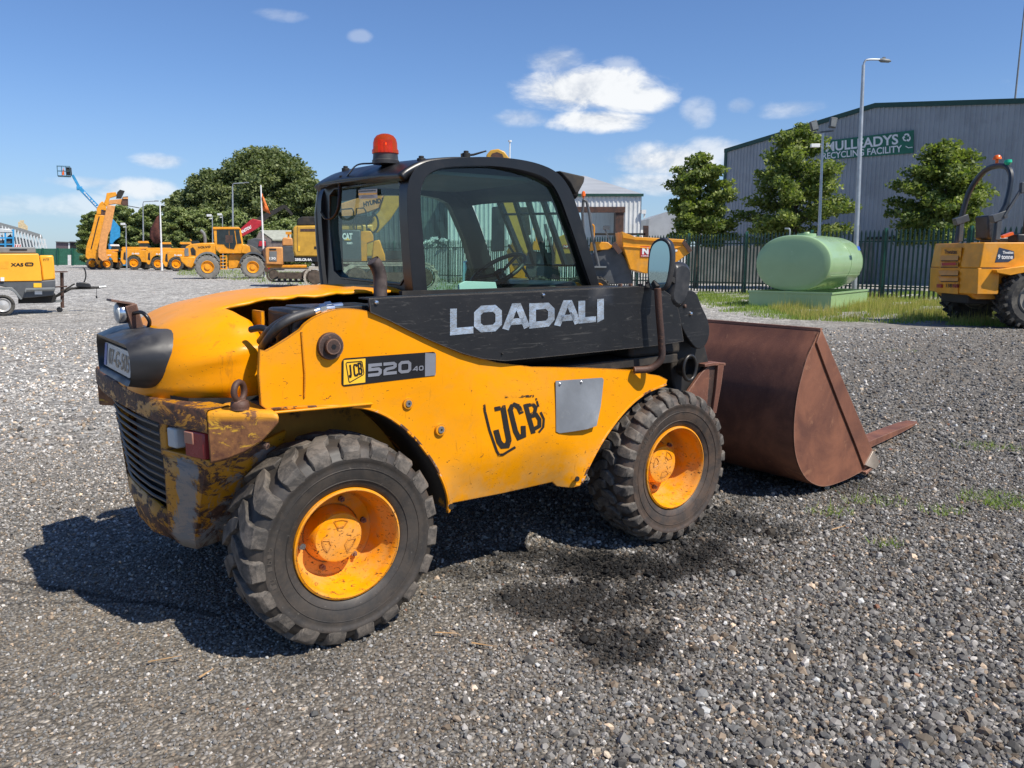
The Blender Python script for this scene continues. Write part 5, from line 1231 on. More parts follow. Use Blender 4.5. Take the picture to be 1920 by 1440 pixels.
# ---------------------------------------------------------------- traced prisms at a given distance
def T3(D): return lambda x, y: at(x, y, D)
def TR(mb, poly, D, depth): return mb.prism(poly, lambda x, y: at(x, y, D), lambda x, y: at(x, y, D)+Vector((0, depth, 0)))
def part(name, poly, D, depth, mat, par, bevel=0, local=None, smooth=30): return obj(name, TR(MB(), poly, D, depth), mat, par, smooth=smooth, bevel=bevel)
def rectp(x0, y0, x1, y1): return [(x0, y1), (x1, y1), (x1, y0), (x0, y0)]
def disc(name, px, py, r, D, depth, mat, par, n=28):
    c = at(px, py, D); rr = r/FPX*D; return obj(name, MB().lathe([(0, 0), (rr*.88, 0), (rr, depth*.15), (rr, depth*.85), (rr*.88, depth), (0, depth)], c, 'y', n), mat, par, smooth=40)
def bgwheel(px, py, r, D, w, par, tyre='bgtyre', rim='jcb', k=.55, lugs=18, ground=True):
    c = at(px, py, D); rr = r/FPX*D
    if ground: c.z = rr*.98
    mb = MB().lathe([(rr*k, .04), (rr*.82, 0), (rr*.93, w*.06), (rr*.95, w*.2), (rr*.95, w*.8), (rr*.93, w*.94), (rr*.82, w), (rr*k, w-.02)], c, 'y', 32)
    for i in range(lugs):
        a = 2*PI*i/lugs
        for s_ in (0, 1):
            aa = a+s_*PI/lugs; e = Vector((math.cos(aa), 0, math.sin(aa))); mb.box(c+e*rr*.965+Vector((0, w*(.25+.5*s_), 0)), (rr*.07, w*.48, rr*.14), Matrix.Rotation(-aa, 3, 'Y'))
    ty = obj('wheel', mb, M[tyre], par, smooth=30)
    obj('rim', MB().lathe([(rr*k, .03), (rr*k*.95, .0), (rr*k*.86, .05), (rr*k*.72, .12), (rr*k*.45, .12), (rr*k*.42, .03), (rr*k*.2, .02), (0, .02)], c, 'y', 24), M[rim], ty, smooth=40)
    return ty
def label_px(s, tl, tr, bl, D, mat, par, name='lettering', d=.012, bold=.02):
    A, B, C_ = at(tl[0], tl[1], D), at(tr[0], tr[1], D), at(bl[0], bl[1], D); o = obj(name, text_pt(s, A, B, C_, (0, -d, 0), bold), mat, par, smooth=0); return o
def pole(name, px, py0, D, top, r, mat, label, cat, group=None, arm=None, extra=None):
    b = gx(px, D); t_ = at(top[0], top[1], D); t_.y = D; P = [b, Vector(((b.x+t_.x)/2, D, t_.z*.5)), Vector((t_.x, D, t_.z))]
    T = thing(name, b, label, cat, group); mb = MB().tube(P, [r*1.25, r, r*.7], 10); 
    obj('pole', mb, mat, T, smooth=60); return T, Vector((t_.x, D, t_.z))

# ---------------------------------------------------------------- large grey shed with its sign
wl0, wl1 = Vector((14.9, 57, 0)), Vector((26.1, 40.5, 0)); wd = (wl1-wl0).normalized(); wn = Vector((wd.y, -wd.x, 0)); wn = wn if wn.y < 0 else -wn
GA = thing('grey_shed', wl0, 'large grey ribbed metal shed with dark green trim and a green lettered sign', 'shed')
half = 11.0; zr = at(1612, 198, 47.9).z; ze = at(1350, 283, 57).z
def wall_top(s): return zr-(zr-ze)*abs(s-half)/half
def wpt(s, z, d=0): return wl0+wd*s+wn*d+Vector((0, 0, z))
rows0 = []; rows1 = []; s = 0
mb = MB(); prof_ = []
while s < 2*half:
    for ds, d in ((0, 0), (.10, 0), (.13, .045), (.20, .045), (.23, 0)): prof_.append((min(s+ds, 2*half), d))
    s += .27
mb.grid([[wpt(s, .9, d) for s, d in prof_], [wpt(s, wall_top(s)-.05, d) for s, d in prof_]])
def ribmat(name, col, **kw): return pm(name, col, .5, .0, var=.10, vs=.5, **kw)
M['clad'] = ribmat('grey_cladding', (.31, .325, .34), dust=((.23, .24, .25), .8, .5, .4)); M['trim'] = pm('dark_green_trim', (.012, .055, .04), .5)
obj('wall', mb, M['clad'], GA, smooth=0)
obj('plinth', MB().prism([(0, 0), (2*half, 0), (2*half, .92), (0, .92)], lambda s, z: wpt(s, z, .05), lambda s, z: wpt(s, z, -.2)), pm('concrete_plinth', (.30, .30, .29), .8), GA, smooth=0)
mb = MB().prism([(-.1, ze-.12), (half, zr-.12), (2*half+.1, ze-.12), (2*half+.1, ze+.14), (half, zr+.14), (-.1, ze+.14)], lambda s, z: wpt(s, z, .12), lambda s, z: wpt(s, z, .02)); obj('verge_trim', mb, M['trim'], GA, smooth=0)
obj('corner_trim', MB().prism([(-.08, 0), (.14, 0), (.14, ze), (-.08, ze)], lambda s, z: wpt(s, z, .11), lambda s, z: wpt(s, z, -.1)), M['trim'], GA, smooth=0)
mb = MB().add([wpt(-.1, ze+.1, 0), wpt(half, zr+.1, 0), wpt(2*half+.1, ze+.1, 0), wpt(-.1, ze+.1, -30), wpt(half, zr+.1, -30), wpt(2*half+.1, ze+.1, -30)], [[0, 1, 4, 3], [1, 2, 5, 4]]); obj('roof', mb, M['clad'], GA, smooth=0)
mb = MB().add([wpt(0, 0, -.02), wpt(0, ze, -.02), wpt(0, ze, -30), wpt(0, 0, -30), wpt(22, 0, -.02), wpt(22, ze, -.02), wpt(22, ze, -30), wpt(22, 0, -30), wpt(11, zr, -30)], [[0, 1, 2, 3], [4, 5, 6, 7], [3, 2, 8, 6, 7]]); obj('side_wall', mb, M['clad'], GA, smooth=0)
obj('gutter_rail', MB().prism([(11, 2.55), (22, 2.55), (22, 2.7), (11, 2.7)], lambda s, z: wpt(s, z, .16), lambda s, z: wpt(s, z, .05)), M['dull'], GA, smooth=0)
def onwall(px, py, d=.08):
    r = pix_ray(px, py); c = Vector((0, 0, EYE)); p0 = wl0+wn*d; t_ = (p0-c).dot(wn)/r.dot(wn); return c+r*t_
sg = [onwall(x, y, .10) for x, y in ((1541,300),(1712,287),(1713,244),(1541,265))]
sgb = obj('sign_board', MB().add(sg+[p-wn*.05 for p in sg], [[0, 1, 2, 3], [7, 6, 5, 4], [0, 4, 5, 1], [1, 5, 6, 2], [2, 6, 7, 3], [3, 7, 4, 0]]), pm('green_sign_face', (.010, .13, .075), .5), GA, smooth=0)
obj('sign_lettering', text_pt('MULLEADYS', onwall(1549,267), onwall(1685,251), onwall(1549,285), wn*.04, .025), M['white'], sgb, smooth=0)
obj('sign_lettering', text_pt('RECYCLING FACILITY', onwall(1543,287), onwall(1692,272), onwall(1543,299), wn*.04, .02), M['white'], sgb, smooth=0)
cx_, cy_ = 1700, 258; mb = MB(); fm = lambda x, y: onwall(x, y, .13)
for k in range(3):
    a0_ = R(90+120*k)
    def q_(ang, rad): return (cx_+rad*math.cos(ang), cy_-rad*math.sin(ang))
    strokes(mb, [[q_(a0_+R(48), 6.0), q_(a0_+R(14), 6.6), q_(a0_-R(14), 6.6), q_(a0_-R(34), 5.4)]], 2.6, fm)
    mb.add([fm(*q_(a0_-R(26), 9.0)), fm(*q_(a0_-R(34), 2.4)), fm(*q_(a0_-R(66), 6.2))], [[0, 1, 2]])
strokes(mb, [[(1698,274), (1703,277), (1711,276)]], 1.6, fm)
obj('recycling_symbol', mb, M['white'], sgb, smooth=0)
m_ = at(1903,187,43); tag(obj('mast', MB().tube([Vector((m_.x, 43, m_.z-.6)), Vector((m_.x+.05, 43, m_.z+6.2))], [.05, .03], 8), M['midgrey'], smooth=60), 'thin tall mast rising above the grey shed roof', 'mast')

# ---------------------------------------------------------------- white shed and its neighbours
WB_ = thing('white_shed', gx(1020, 62), 'white ribbed metal shed with grey roof and open doorway behind the cab', 'shed')
mb = MB(); D = 62.0
def ribwall(mb, x0, x1, z0, z1, D, pitch=.33):
    P = []; x = x0
    while x < x1:
        for dx, d in ((0, 0), (.14, 0), (.18, -.05), (.27, -.05), (.31, 0)): P.append((min(x+dx, x1), D+d))
        x += pitch
    mb.grid([[(a, b, z0) for a, b in P], [(a, b, z1) for a, b in P]])
X = lambda px: (px-960)/FPX*D
zE = zy(366, D); zD = zy(396, D)
ribwall(mb, X(842), X(1077), 0, zE, D); ribwall(mb, X(1077), X(1163), zD, zE, D); ribwall(mb, X(1163), X(1197), 0, zE, D)
M['white_clad'] = pm('white_cladding', (.66, .67, .66), .5, var=.06, vs=.4, dust=((.42, .43, .40), .7, .52, .4)); obj('wall', mb, M['white_clad'], WB_, smooth=0)
obj('door_frame', MB().bb((X(1077), D-.2, zD-.1), (X(1167), D+.2, zD+.32)).bb((X(1150), D-.1, 0), (X(1165), D+1.0, zD-.1)), M['rust_dark'], WB_, smooth=0)
zr_ = 12.5
mb = MB().add([(X(830), D-.15, zE-.05), (X(1199), D-.15, zE-.05), (X(1199), D+50, zr_-.05), (X(830), D+50, zr_-.05), (X(830), D-.15, zE+.08), (X(1199), D-.15, zE+.08), (X(1199), D+50, zr_+.08), (X(830), D+50, zr_+.08)], [[0, 1, 2, 3], [4, 5, 6, 7], [0, 1, 5, 4], [1, 2, 6, 5], [2, 3, 7, 6], [3, 0, 4, 7]])
obj('roof', mb, pm('grey_roof_sheet', (.36, .37, .37), .5, var=.12, vs=.3), WB_, smooth=0)
mb = MB().add([(X(1197), D, 0), (X(1197), D, zE), (X(1197), D+50, zr_), (X(1197), D+50, 0)], [[0, 1, 2, 3]]); obj('side_wall', mb, M['white_clad'], WB_, smooth=0)
obj('eave_trim', MB().bb((X(830), D-.2, zE-.1), (X(1200), D-.08, zE+.1)), M['trim'], WB_, smooth=0)
obj('security_camera', MB().bb((X(1197), D-.3, zE-1.4), (X(1205), D-.1, zE-1.1)).bb((X(1201), D-.2, zE-1.7), (X(1204), D-.1, zE-1.3)), M['white'], WB_, smooth=0)
D2 = 66; DK = thing('dark_shed', gx(740, D2), 'dark grey-green ribbed shed left of the white one, behind the cab window', 'shed')
mb = MB(); ribwall(mb, (640-960)/FPX*D2, (843-960)/FPX*D2, 0, zy(352, D2), D2, .4); obj('wall', mb, pm('dark_cladding', (.10, .125, .125), .5, var=.12), DK, smooth=0)
obj('roof', MB().add([((640-960)/FPX*D2, D2-.1, zy(352, D2)), ((843-960)/FPX*D2, D2-.1, zy(352, D2)), ((843-960)/FPX*D2, D2+15, zy(352, D2)+1.5), ((640-960)/FPX*D2, D2+15, zy(352, D2)+1.5)], [[0, 1, 2, 3]]), pm('dark_roof_sheet', (.16, .17, .17), .6), DK, smooth=0)
D3 = 95; SG = thing('small_grey_shed', gx(1300, D3), 'low plain grey shed half hidden behind the slender tree', 'shed')
mb = MB(); mb.prism([(1217,445),(1217,410),(1250,397),(1400,400),(1400,445)], T3(D3), lambda x, y: at(x, y, D3)+Vector((0, 12, 0))); obj('wall', mb, M['clad'], SG, smooth=0)
tag(obj('brown_post', TR(MB(), rectp(1207,423,1216,447), 50, .3), M['rust_dark'], smooth=0), 'short rust-brown steel post right of the white shed', 'post')
tag(obj('rail', TR(MB(), rectp(1115,437,1210,441), 50, .2), M['dull'], smooth=0), 'dark horizontal steel rail behind the orange dumper skip', 'rail')
tag(obj('low_wall', TR(MB(), rectp(1196,431,1209,446), 70, .3), M['white'], smooth=0), 'short pale wall right of the white shed', 'wall')
# concrete wall beyond the fence
mb = MB(); Dw = 46
tag(obj('block_wall', TR(MB(), [(1292,545),(1292,462),(1400,460),(1560,457),(1640,455),(1640,545)], Dw, .3), pm('mottled_concrete', (.13, .135, .13), .85, var=.3, vs=1.5, dust=((.30, .27, .22), .9, .56, .6)), smooth=0), 'dark mottled concrete wall behind the palisade fence', 'wall')
# scrap heap
mb = MB(); r_ = random.Random(5)
for i in range(70):
    a = r_.uniform(-1, 1); h = (1-abs(a))*.9*r_.random(); b_ = gx(820, 56); mb.box(b_+Vector((a*1.6, r_.uniform(-.6, .6), 2.1+h)), (r_.uniform(.15, .5), r_.uniform(.1, .4), r_.uniform(.04, .2)), Matrix.Rotation(r_.uniform(-1, 1), 3, 'Y') @ Matrix.Rotation(r_.uniform(-1, 1), 3, 'Z'))
mb.bb((gx(790, 56).x, 55.5, 0), (gx(850, 56).x, 57, 2.1)); tag(obj('scrap_heap', mb, M['plate'], smooth=0), 'pale heap of scrap above the palisade fence, behind the cab window', 'scrap heap')

# ---------------------------------------------------------------- palisade fence
F0, F1 = Vector((-11.5, 56.0, 0)), Vector((27.0, 14.8, 0)); fd = (F1-F0).normalized(); fL = (F1-F0).length; fn = Vector((fd.y, -fd.x, 0)); FH = 2.5
FE = thing('palisade_fence', F0, 'dark green steel palisade fence with pointed pales across the back of the yard', 'fence')
nb_ = int(fL/2.75); bay = fL/nb_
for b_ in range(nb_):
    mb = MB(); n = 18
    for i in range(n):
        c = F0+fd*(b_*bay+bay*(i+.5)/n); w = .034
        P = [(-w, .05), (w, .05), (w, FH-.10), (w*.2, FH), (-w*.2, FH), (-w, FH-.10)]
        mb.prism(P, lambda u, z: c+fd*u+Vector((0, 0, z))+fn*(.012), lambda u, z: c+fd*u+Vector((0, 0, z))-fn*.006)
    for z in (.45, FH-.42): mb.beam(F0+fd*b_*bay+Vector((0, 0, z))-fn*.03, F0+fd*(b_+1)*bay+Vector((0, 0, z))-fn*.03, .045, .05)
    obj('palisade_panel', mb, M['fence'], FE, smooth=0)
M['post_green'] = pm('fence_post_green', (.012, .085, .055), .45, var=.2)
for b_ in range(nb_+1):
    c = F0+fd*b_*bay; obj('fence_post', MB().beam(c-fn*.05, c-fn*.05+Vector((0, 0, FH+.06)), .10, .10), M['post_green'], FE, smooth=0)

# ---------------------------------------------------------------- lamp posts, flagpoles and other poles
T, t_ = pole('street_lamp', 1606, 470, 27.5, (1619, 122), .075, M['galv'], 'tall galvanised lamp post with bent arm, behind the green tank', 'lamp post')
obj('arm', MB().tube(cr([t_-Vector((0, 0, .02)), t_+Vector((.03, 0, .10)), t_+Vector((.14, 0, .17)), t_+Vector((.62, 0, .17))], 5), .032, 8), M['galv'], T, smooth=60)
obj('lamp_head', MB().tube([t_+Vector((.50, 0, .16)), t_+Vector((.58, 0, .15)), t_+Vector((.82, 0, .13)), t_+Vector((.90, 0, .12))], [.03, .07, .06, .02], 10).box(t_+Vector((.66, 0, .225)), (.08, .06, .05)), M['midgrey'], T, smooth=50)
T, t_ = pole('floodlight_pole', 1536, 440, 28.2, (1543, 250), .055, M['galv'], 'thin grey pole with two floodlights and a camera behind the green tank', 'floodlight pole')
obj('crossbar', MB().beam(t_+Vector((-.32, 0, .02)), t_+Vector((.36, 0, .08)), .05, .05), M['grey'], T, smooth=0)
for dx, dz, a in ((-.34, .24, -18), (.30, .34, 8)):
    fl = obj('floodlight', MB().box(t_+Vector((dx, -.05, dz)), (.24, .13, .34), Matrix.Rotation(R(a), 3, 'Y')), M['grey'], T, bevel=.02); obj('lamp_glass', MB().box(t_+Vector((dx, -.12, dz)), (.18, .012, .26), Matrix.Rotation(R(a), 3, 'Y')), M['midgrey'], fl, smooth=0)
obj('security_camera', MB().box(t_+Vector((-.28, -.1, -.42)), (.30, .12, .12)).beam(t_+Vector((-.2, 0, -.36)), t_+Vector((0, 0, -.36)), .03, .03), M['white'], T, bevel=.01)
T, t_ = pole('flagpole', 953, 450, 40, (956, 266), .045, M['white'], 'white pole with a capped top rising just above the cab roof', 'pole'); obj('cap', MB().cyl(t_, t_+Vector((0, 0, .07)), .09, 12), M['white'], T)
for px, D, top, lab, arm in ((436,88,349,'tall grey lamp post with an arm in front of the dark wood',1),(268,112,382,'thin lamp post with an arm above the parked telehandlers',1),):
    T, t_ = pole('street_lamp', px, 0, D, (px, top), .10, M['galv'], lab, 'lamp post'); k = D/88
    obj('arm', MB().tube(cr([t_-Vector((0, 0, .05)), t_+Vector((.1, 0, .25)), t_+Vector((.5, 0, .3)), t_+Vector((1.35*k, 0, .35))], 4), .05, 6), M['galv'], T, smooth=60); obj('lamp_head', MB().box(t_+Vector((1.5*k, 0, .37)), (.55, .2, .12)), M['midgrey'], T, bevel=.03)
for px, D, top, lab in ((398,90,404,'short thin floodlight pole left of the wheel loader cab'),(236,96,420,'thin pole with a small floodlight beside the blue boom base'),(417,100,402,'faint thin pole behind the wheel loader roof')):
    T, t_ = pole('floodlight_pole', px, 0, D, (px, top), .07, M['galv'], lab, 'floodlight pole'); obj('floodlight', MB().box(t_+Vector((-.35, 0, .0)), (.5, .2, .25)).box(t_+Vector((-.2, 0, -.35)), (.3, .1, .1)), M['white'], T, bevel=.02)
T, t_ = pole('flagpole', 302, 0, 92, (300, 384), .10, M['white'], 'white flagpole with a dark red flag above the parked telehandlers', 'flagpole')
def flag(T, t_, pts, mat):
    mb = MB(); rows = []
    for i in range(len(pts)-1): pass
    for k in range(7):
        f = k/6; rows.append([t_+Vector((p[0]*(1-f)+q[0]*f, .12*math.sin(f*7+j), p[1]*(1-f)+q[1]*f)) for j, (p, q) in enumerate(pts)])
    o = obj('flag', mb.grid(rows), mat, T, smooth=60); s = o.modifiers.new('s', 'SOLIDIFY'); s.thickness = .02
flag(T, t_, [((-.05, -.9), (-.6, -1.6)), ((-.05, -2.0), (-1.3, -2.6)), ((-.05, -3.0), (-1.5, -3.6)), ((-.05, -4.2), (-.9, -4.4))], pm('dark_red_flag', (.10, .03, .02), .8, var=.4))
T, t_ = pole('flagpole', 494, 0, 60, (489, 347), .07, M['white'], 'white flagpole with an orange flag beside the excavator', 'flagpole')
flag(T, t_, [((.05, -.6), (.15, -.9)), ((.05, -1.2), (.45, -1.7)), ((.05, -1.8), (.6, -2.1))], pm('orange_flag', (.70, .16, .03), .8, var=.3))

# ---------------------------------------------------------------- green oil tank in its tray
ph = R(40); tc = Vector(((1556-960)/FPX*23.1, 23.1, 0)); e1 = Vector((-math.cos(ph), math.sin(ph), 0)); e2 = Vector((math.sin(ph), math.cos(ph), 0))
TK = thing('oil_tank', tc, 'pale green oval oil storage tank sitting in a matching green tray', 'tank')
def tq(a, b, z): return tc+e1*a+e2*b+Vector((0, 0, z))
mb = MB(); W_, L_, h_ = 2.5, 3.45, .49
for a0_, a1_, b0_, b1_ in ((0, W_, 0, .05), (0, W_, L_-.05, L_), (0, .05, .05, L_-.05), (W_-.05, W_, .05, L_-.05)):
    mb.prism([(a0_, b0_), (a1_, b0_), (a1_, b1_), (a0_, b1_)], lambda a, b: tq(a, b, 0), lambda a, b: tq(a, b, h_))
mb.prism([(.05, .05), (W_-.05, .05), (W_-.05, L_-.05), (.05, L_-.05)], lambda a, b: tq(a, b, .02), lambda a, b: tq(a, b, .06))
mb.prism([(-.03, -.03), (W_+.03, -.03), (W_+.03, .0), (-.03, .0)], lambda a, b: tq(a, b, h_-.05), lambda a, b: tq(a, b, h_+.01)); mb.prism([(-.03, 0), (0, 0), (0, L_), (-.03, L_)], lambda a, b: tq(a, b, h_-.05), lambda a, b: tq(a, b, h_+.01))
obj('tray', mb, M['tank'], TK, smooth=0, bevel=.006)
sec = []
for k in range(48):
    t0 = 2*PI*k/48; c, s_ = math.cos(t0), math.sin(t0); sec.append((W_/2+1.15*math.copysign(abs(c)**.88, c), 1.33+.84*math.copysign(abs(s_)**.95, s_)))
def tring(b, k): return [tq(W_/2+(a-W_/2)*k, b, 1.33+(z-1.33)*k) for a, z in sec]
prf = [(.08, .0), (.09, .4), (.11, .8), (.125, .94), (.145, .975), (.19, .995), (.25, 1.0), (1.0, 1.0), (1.9, 1.0), (3.0, 1.0), (3.14, .99), (3.22, .96), (3.26, .5), (3.27, 0)]
obj('tank_body', MB().grid([tring(b, k) for b, k in prf], close_u=True), M['tank'], TK, smooth=35)
obj('weld_seam', MB().tube(tring(1.95, 1.003)+tring(1.95, 1.003)[:1], .009, 5, cap=False), M['tank'], TK, smooth=60); obj('weld_seam', MB().tube([tq(*p) for p in ((W_/2-1.10, .25, .98), (W_/2-1.10, 3.0, .98))], .008, 5), M['tank'], TK, smooth=60)
obj('filler_cap', MB().lathe([(0, .12), (.08, .12), (.10, .08), (.28, .07), (.29, -.05)], tq(W_/2-.1, .9, 2.15), 'z', 24), M['tank'], TK, smooth=40); obj('vent_pipe', MB().tube(cr([tq(W_/2+.35, .7, 2.1), tq(W_/2+.35, .7, 2.35), tq(W_/2+.5, .7, 2.38)], 4), .025, 8), M['galv'], TK)
obj('cabinet', MB().bb(tq(.35, 1.3, .5), tq(.6, 1.6, .55)), M['galv'], TK)
obj('tank_label', MB().add([tq(.055, 1.8, 1.72)+Vector((.13, -.11, 0)), tq(.055, 2.05, 1.72)+Vector((.13, -.11, 0)), tq(.10, 2.05, 1.84)+Vector((.13, -.11, 0)), tq(.10, 1.8, 1.84)+Vector((.13, -.11, 0))], [[0, 1, 2, 3]]), M['plate_blue'], TK, smooth=0)

# ---------------------------------------------------------------- yellow dumper with roll bar at the right
DU = thing('dumper', (11, 18, 0), 'yellow site dumper with a tall grey roll bar, partly outside the frame at right', 'dumper')
Dn = 17.0; Xp = lambda px, D=Dn: (px-960)/FPX*D
zt_, zm, zl, zb_ = 1.82, zy(502, 17.6), zy(552, Dn), zy(562, Dn)
xr, xs = 9.86, Xp(1832)
upper = [(xr, 17.35), (xr, 18.75), (xs, 18.95), (14.2, 18.95), (14.2, Dn), (xs, Dn)]
mb = MB(); 
def slab(mb, poly, z0, z1, sh=0): mb.prism([p for p in poly], lambda x, y: (x-sh*(1 if x < 10 else 0), y, z0), lambda x, y: (x, y, z1))
slab(mb, upper, zm, zt_, .06); obj('engine_cover', mb, M['jcb'], DU, bevel=.02)
low_ = [(xr-.06, 17.38), (xr-.06, 18.72), (xs-.1, 18.9), (10.35, 18.9), (10.35, Dn), (xs-.08, Dn)]
mb = MB().prism(low_, lambda x, y: (x+.02, y, zl), lambda x, y: (x, y, zm-.004)); obj('engine_cover', mb, M['jcb'], DU, bevel=.015)
arch = [(Xp(1824), zl), (Xp(1855), zy(509, Dn)), (Xp(1875), zy(514, Dn)), (Xp(1960), zy(508, Dn)), (Xp(1960), zm), (Xp(1815), zm)]
obj('wheel_arch', MB().prism([(Xp(1840), zb_), (Xp(1880), zb_), (Xp(1888), zy(535, Dn)), (Xp(1905), zy(516, Dn)), (Xp(1856), zy(508, Dn)), (Xp(1826), zl)], lambda x, z: (x, Dn+.25, z), lambda x, z: (x, 18.7, z)), M['jcb'], DU, smooth=0)
obj('fender_edge', MB().prism([(Xp(1851), zy(506, Dn)), (Xp(1920), zy(496, Dn)), (Xp(2050), zy(492, Dn)), (Xp(2050), zy(502, Dn)), (Xp(1920), zy(508, Dn)), (Xp(1878), zy(516, Dn)), (Xp(1853), zy(511, Dn))], lambda x, z: (x, Dn-.15, z), lambda x, z: (x, Dn+.3, z)), M['jcb'], DU, bevel=.01)
obj('seam', MB().bb((xs, Dn-.004, zm-.008), (14, Dn-.001, zm+.008)), M['rust_dark'], DU, smooth=0)
def rearp(px, py, d=.0):
    r = pix_ray(px, py); t_ = (xr-.03-d)/r.x; return Vector((0, 0, EYE))+r*t_
lv = obj('louvre_panel', MB().add([rearp(*p, .03) for p in ((1756,548),(1796,551),(1803,464),(1765,464))]+[rearp(*p, -.02) for p in ((1756,548),(1796,551),(1803,464),(1765,464))], [[0, 1, 2, 3], [4, 5, 6, 7], [0, 1, 5, 4], [1, 2, 6, 5], [2, 3, 7, 6], [3, 0, 4, 7]]), M['jcb'], DU, smooth=0)
for y0 in (479, 491, 507, 518):
    obj('louvre', MB().add([rearp(1763 if y0 < 500 else 1758, y0+9, .035), rearp(1796, y0+9, .035), rearp(1797, y0, .035), rearp(1764 if y0 < 500 else 1759, y0, .035), rearp(1763, y0+9, .09), rearp(1796, y0+9, .09)], [[0, 1, 2, 3], [0, 1, 5, 4], [4, 5, 2, 3]]), M['jcb'], lv, smooth=0)
    obj('louvre_gap', MB().add([rearp(1764, y0+9.2, .04), rearp(1796, y0+9.2, .04), rearp(1796, y0+11, .04), rearp(1764, y0+11, .04)], [[0, 1, 2, 3]]), M['decal_black'], lv, smooth=0)
obj('maker_name', text_pt('Thwaites', rearp(1771,468,.035), rearp(1794,468,.035), rearp(1771,476,.035), (-.005, 0, 0), .02), M['rust_dark'], lv, smooth=0)
obj('red_sticker', MB().add([rearp(*p, .095) for p in ((1766,498),(1792,497),(1792,492),(1766,493))], [[0, 1, 2, 3]]), M['red'], lv, smooth=0)
obj('fleet_number', text_pt('138', rearp(1774,532,.035), rearp(1785,532,.035), rearp(1774,539,.035), (-.005, 0, 0), .03), M['decal_black'], lv, smooth=0)
for px in (1762, 1792): obj('tail_lamp', MB().bb(rearp(px-3, 539, .03), rearp(px+3, 533, .07)), M['lens_tail'], lv, smooth=0)
dl = obj('side_decal', MB().prism([(Xp(1855), zy(492, Dn)), (Xp(1880), zy(491, Dn)), (Xp(1890), zy(484, Dn)), (Xp(1888), zy(471, Dn)), (Xp(1860), zy(464, Dn))], lambda x, z: (x, Dn-.006, z), lambda x, z: (x, Dn-.001, z)), pm('navy_decal', (.035, .05, .085), .4), DU, smooth=0)
obj('decal_lettering', text_quad('Thwaites', (Xp(1867), Dn-.010, zy(476, Dn)), (Xp(1887)-Xp(1867), 0, 0), (0, 0, .06), .03), M['white'], dl, smooth=0)
obj('decal_lettering', text_quad('9 tonne', (Xp(1859), Dn-.010, zy(486, Dn)), (Xp(1887)-Xp(1859), 0, 0), (0, 0, .10), .03), M['white'], dl, smooth=0)
obj('undertray', MB().bb((9.95, 17.4, .5), (14, 18.5, .80)), M['dull'], DU, bevel=.03)
for wx, wy in ((11.05, 16.82), (10.95, 18.75), (13.9, 16.82)):
    c_ = Vector((wx, wy, .64)); px_ = 960+FPX*wx/wy
    mb = MB().lathe([(.33, .05), (.50, .0), (.585, .05), (.60, .12), (.60, .38), (.585, .45), (.50, .50), (.33, .45)], c_, 'y', 40)
    for i in range(22):
        a = 2*PI*i/22
        for s_ in (-1, 1):
            for j in range(4):
                aa = a+s_*.07+j*.05*1; e = Vector((math.cos(aa), 0, math.sin(aa))); mb.box(c_+e*.615+Vector((0, .25+s_*(.22-j*.055), 0)), (.07, .065, .055), Matrix.Rotation(-aa, 3, 'Y'))
    ty = obj('wheel', mb, M['bgtyre'], DU, smooth=30); obj('rim', MB().lathe([(.34, .06), (.31, .02), (.28, .10), (.15, .12), (.12, .05), (0, .05)], c_, 'y', 24), M['jcb'] if wx > 12 else M['greytyre'], ty, smooth=40)
hp = [(10.27, 18.62, 1.80), (10.33, 18.62, 2.35), (10.40, 18.52, 2.95), (10.50, 18.34, 3.30), (10.53, 18.05, 3.45), (10.55, 17.62, 3.46), (10.56, 17.36, 3.36), (10.56, 17.24, 3.12), (10.47, 17.20, 2.6), (10.33, 17.20, 2.3), (10.30, 17.20, 1.80)]
rb = obj('roll_bar', MB().tube(cr(hp, 3), .062, 8), pm('dark_blue_grey_paint', (.028, .034, .042), .35, var=.2), DU, smooth=30)
for (x, y) in ((10.33, 18.62), (10.33, 17.20)): obj('hinge_plate', MB().box((x, y, 2.36), (.30, .16, .16), Matrix.Rotation(R(-20), 3, 'Y')).box((x, y, 2.1), (.10, .14, .45)), M['grey'], rb, bevel=.01)
obj('beacon', MB().lathe([(0, .11), (.05, .10), (.08, .06), (.09, .015), (.035, 0), (.03, -.08)], (10.55, 17.80, 3.60), 'z', 16), M['lens_orange'], rb); obj('green_lamp', MB().lathe([(0, .07), (.07, .06), (.08, 0), (.03, -.06)], (10.56, 17.42, 3.50), 'z', 14), pm('green_lens', (.02, .40, .22), .3), rb)
obj('seat', MB().bb((10.55, 17.7, 1.82), (11.0, 18.2, 1.95)).prism([(10.45, 1.9), (10.62, 1.9), (10.58, 2.42), (10.40, 2.42)], lambda x, z: (x, 17.7, z), lambda x, z: (x, 18.2, z)), M['plastic'], DU, bevel=.04)
obj('cowl', MB().bb((10.75, 17.15, 1.82), (11.2, 17.5, 2.0)), M['plastic'], DU, bevel=.03); obj('hazard_strap', MB().box((10.62, 17.3, 1.98), (.22, .1, .06), Matrix.Rotation(R(-20), 3, 'Y')), M['lens_orange'], DU)
obj('hand_rail', MB().tube(cr([(11.2, 17.05, 1.82), (11.2, 17.05, 2.12), (11.28, 17.05, 2.2), (12.2, 17.05, 2.2)], 4), .03, 8), M['jcb'], DU, smooth=60); obj('control_box', MB().bb((11.3, 17.3, 1.9), (11.9, 17.9, 2.45)), M['rust_dark'], DU, bevel=.04)
obj('stay', MB().beam((10.40, 17.12, 2.35), (10.78, 17.12, 3.05), .05, .05).box((10.75, 17.12, 2.95), (.12, .1, .22)), M['grey'], rb, bevel=.01)
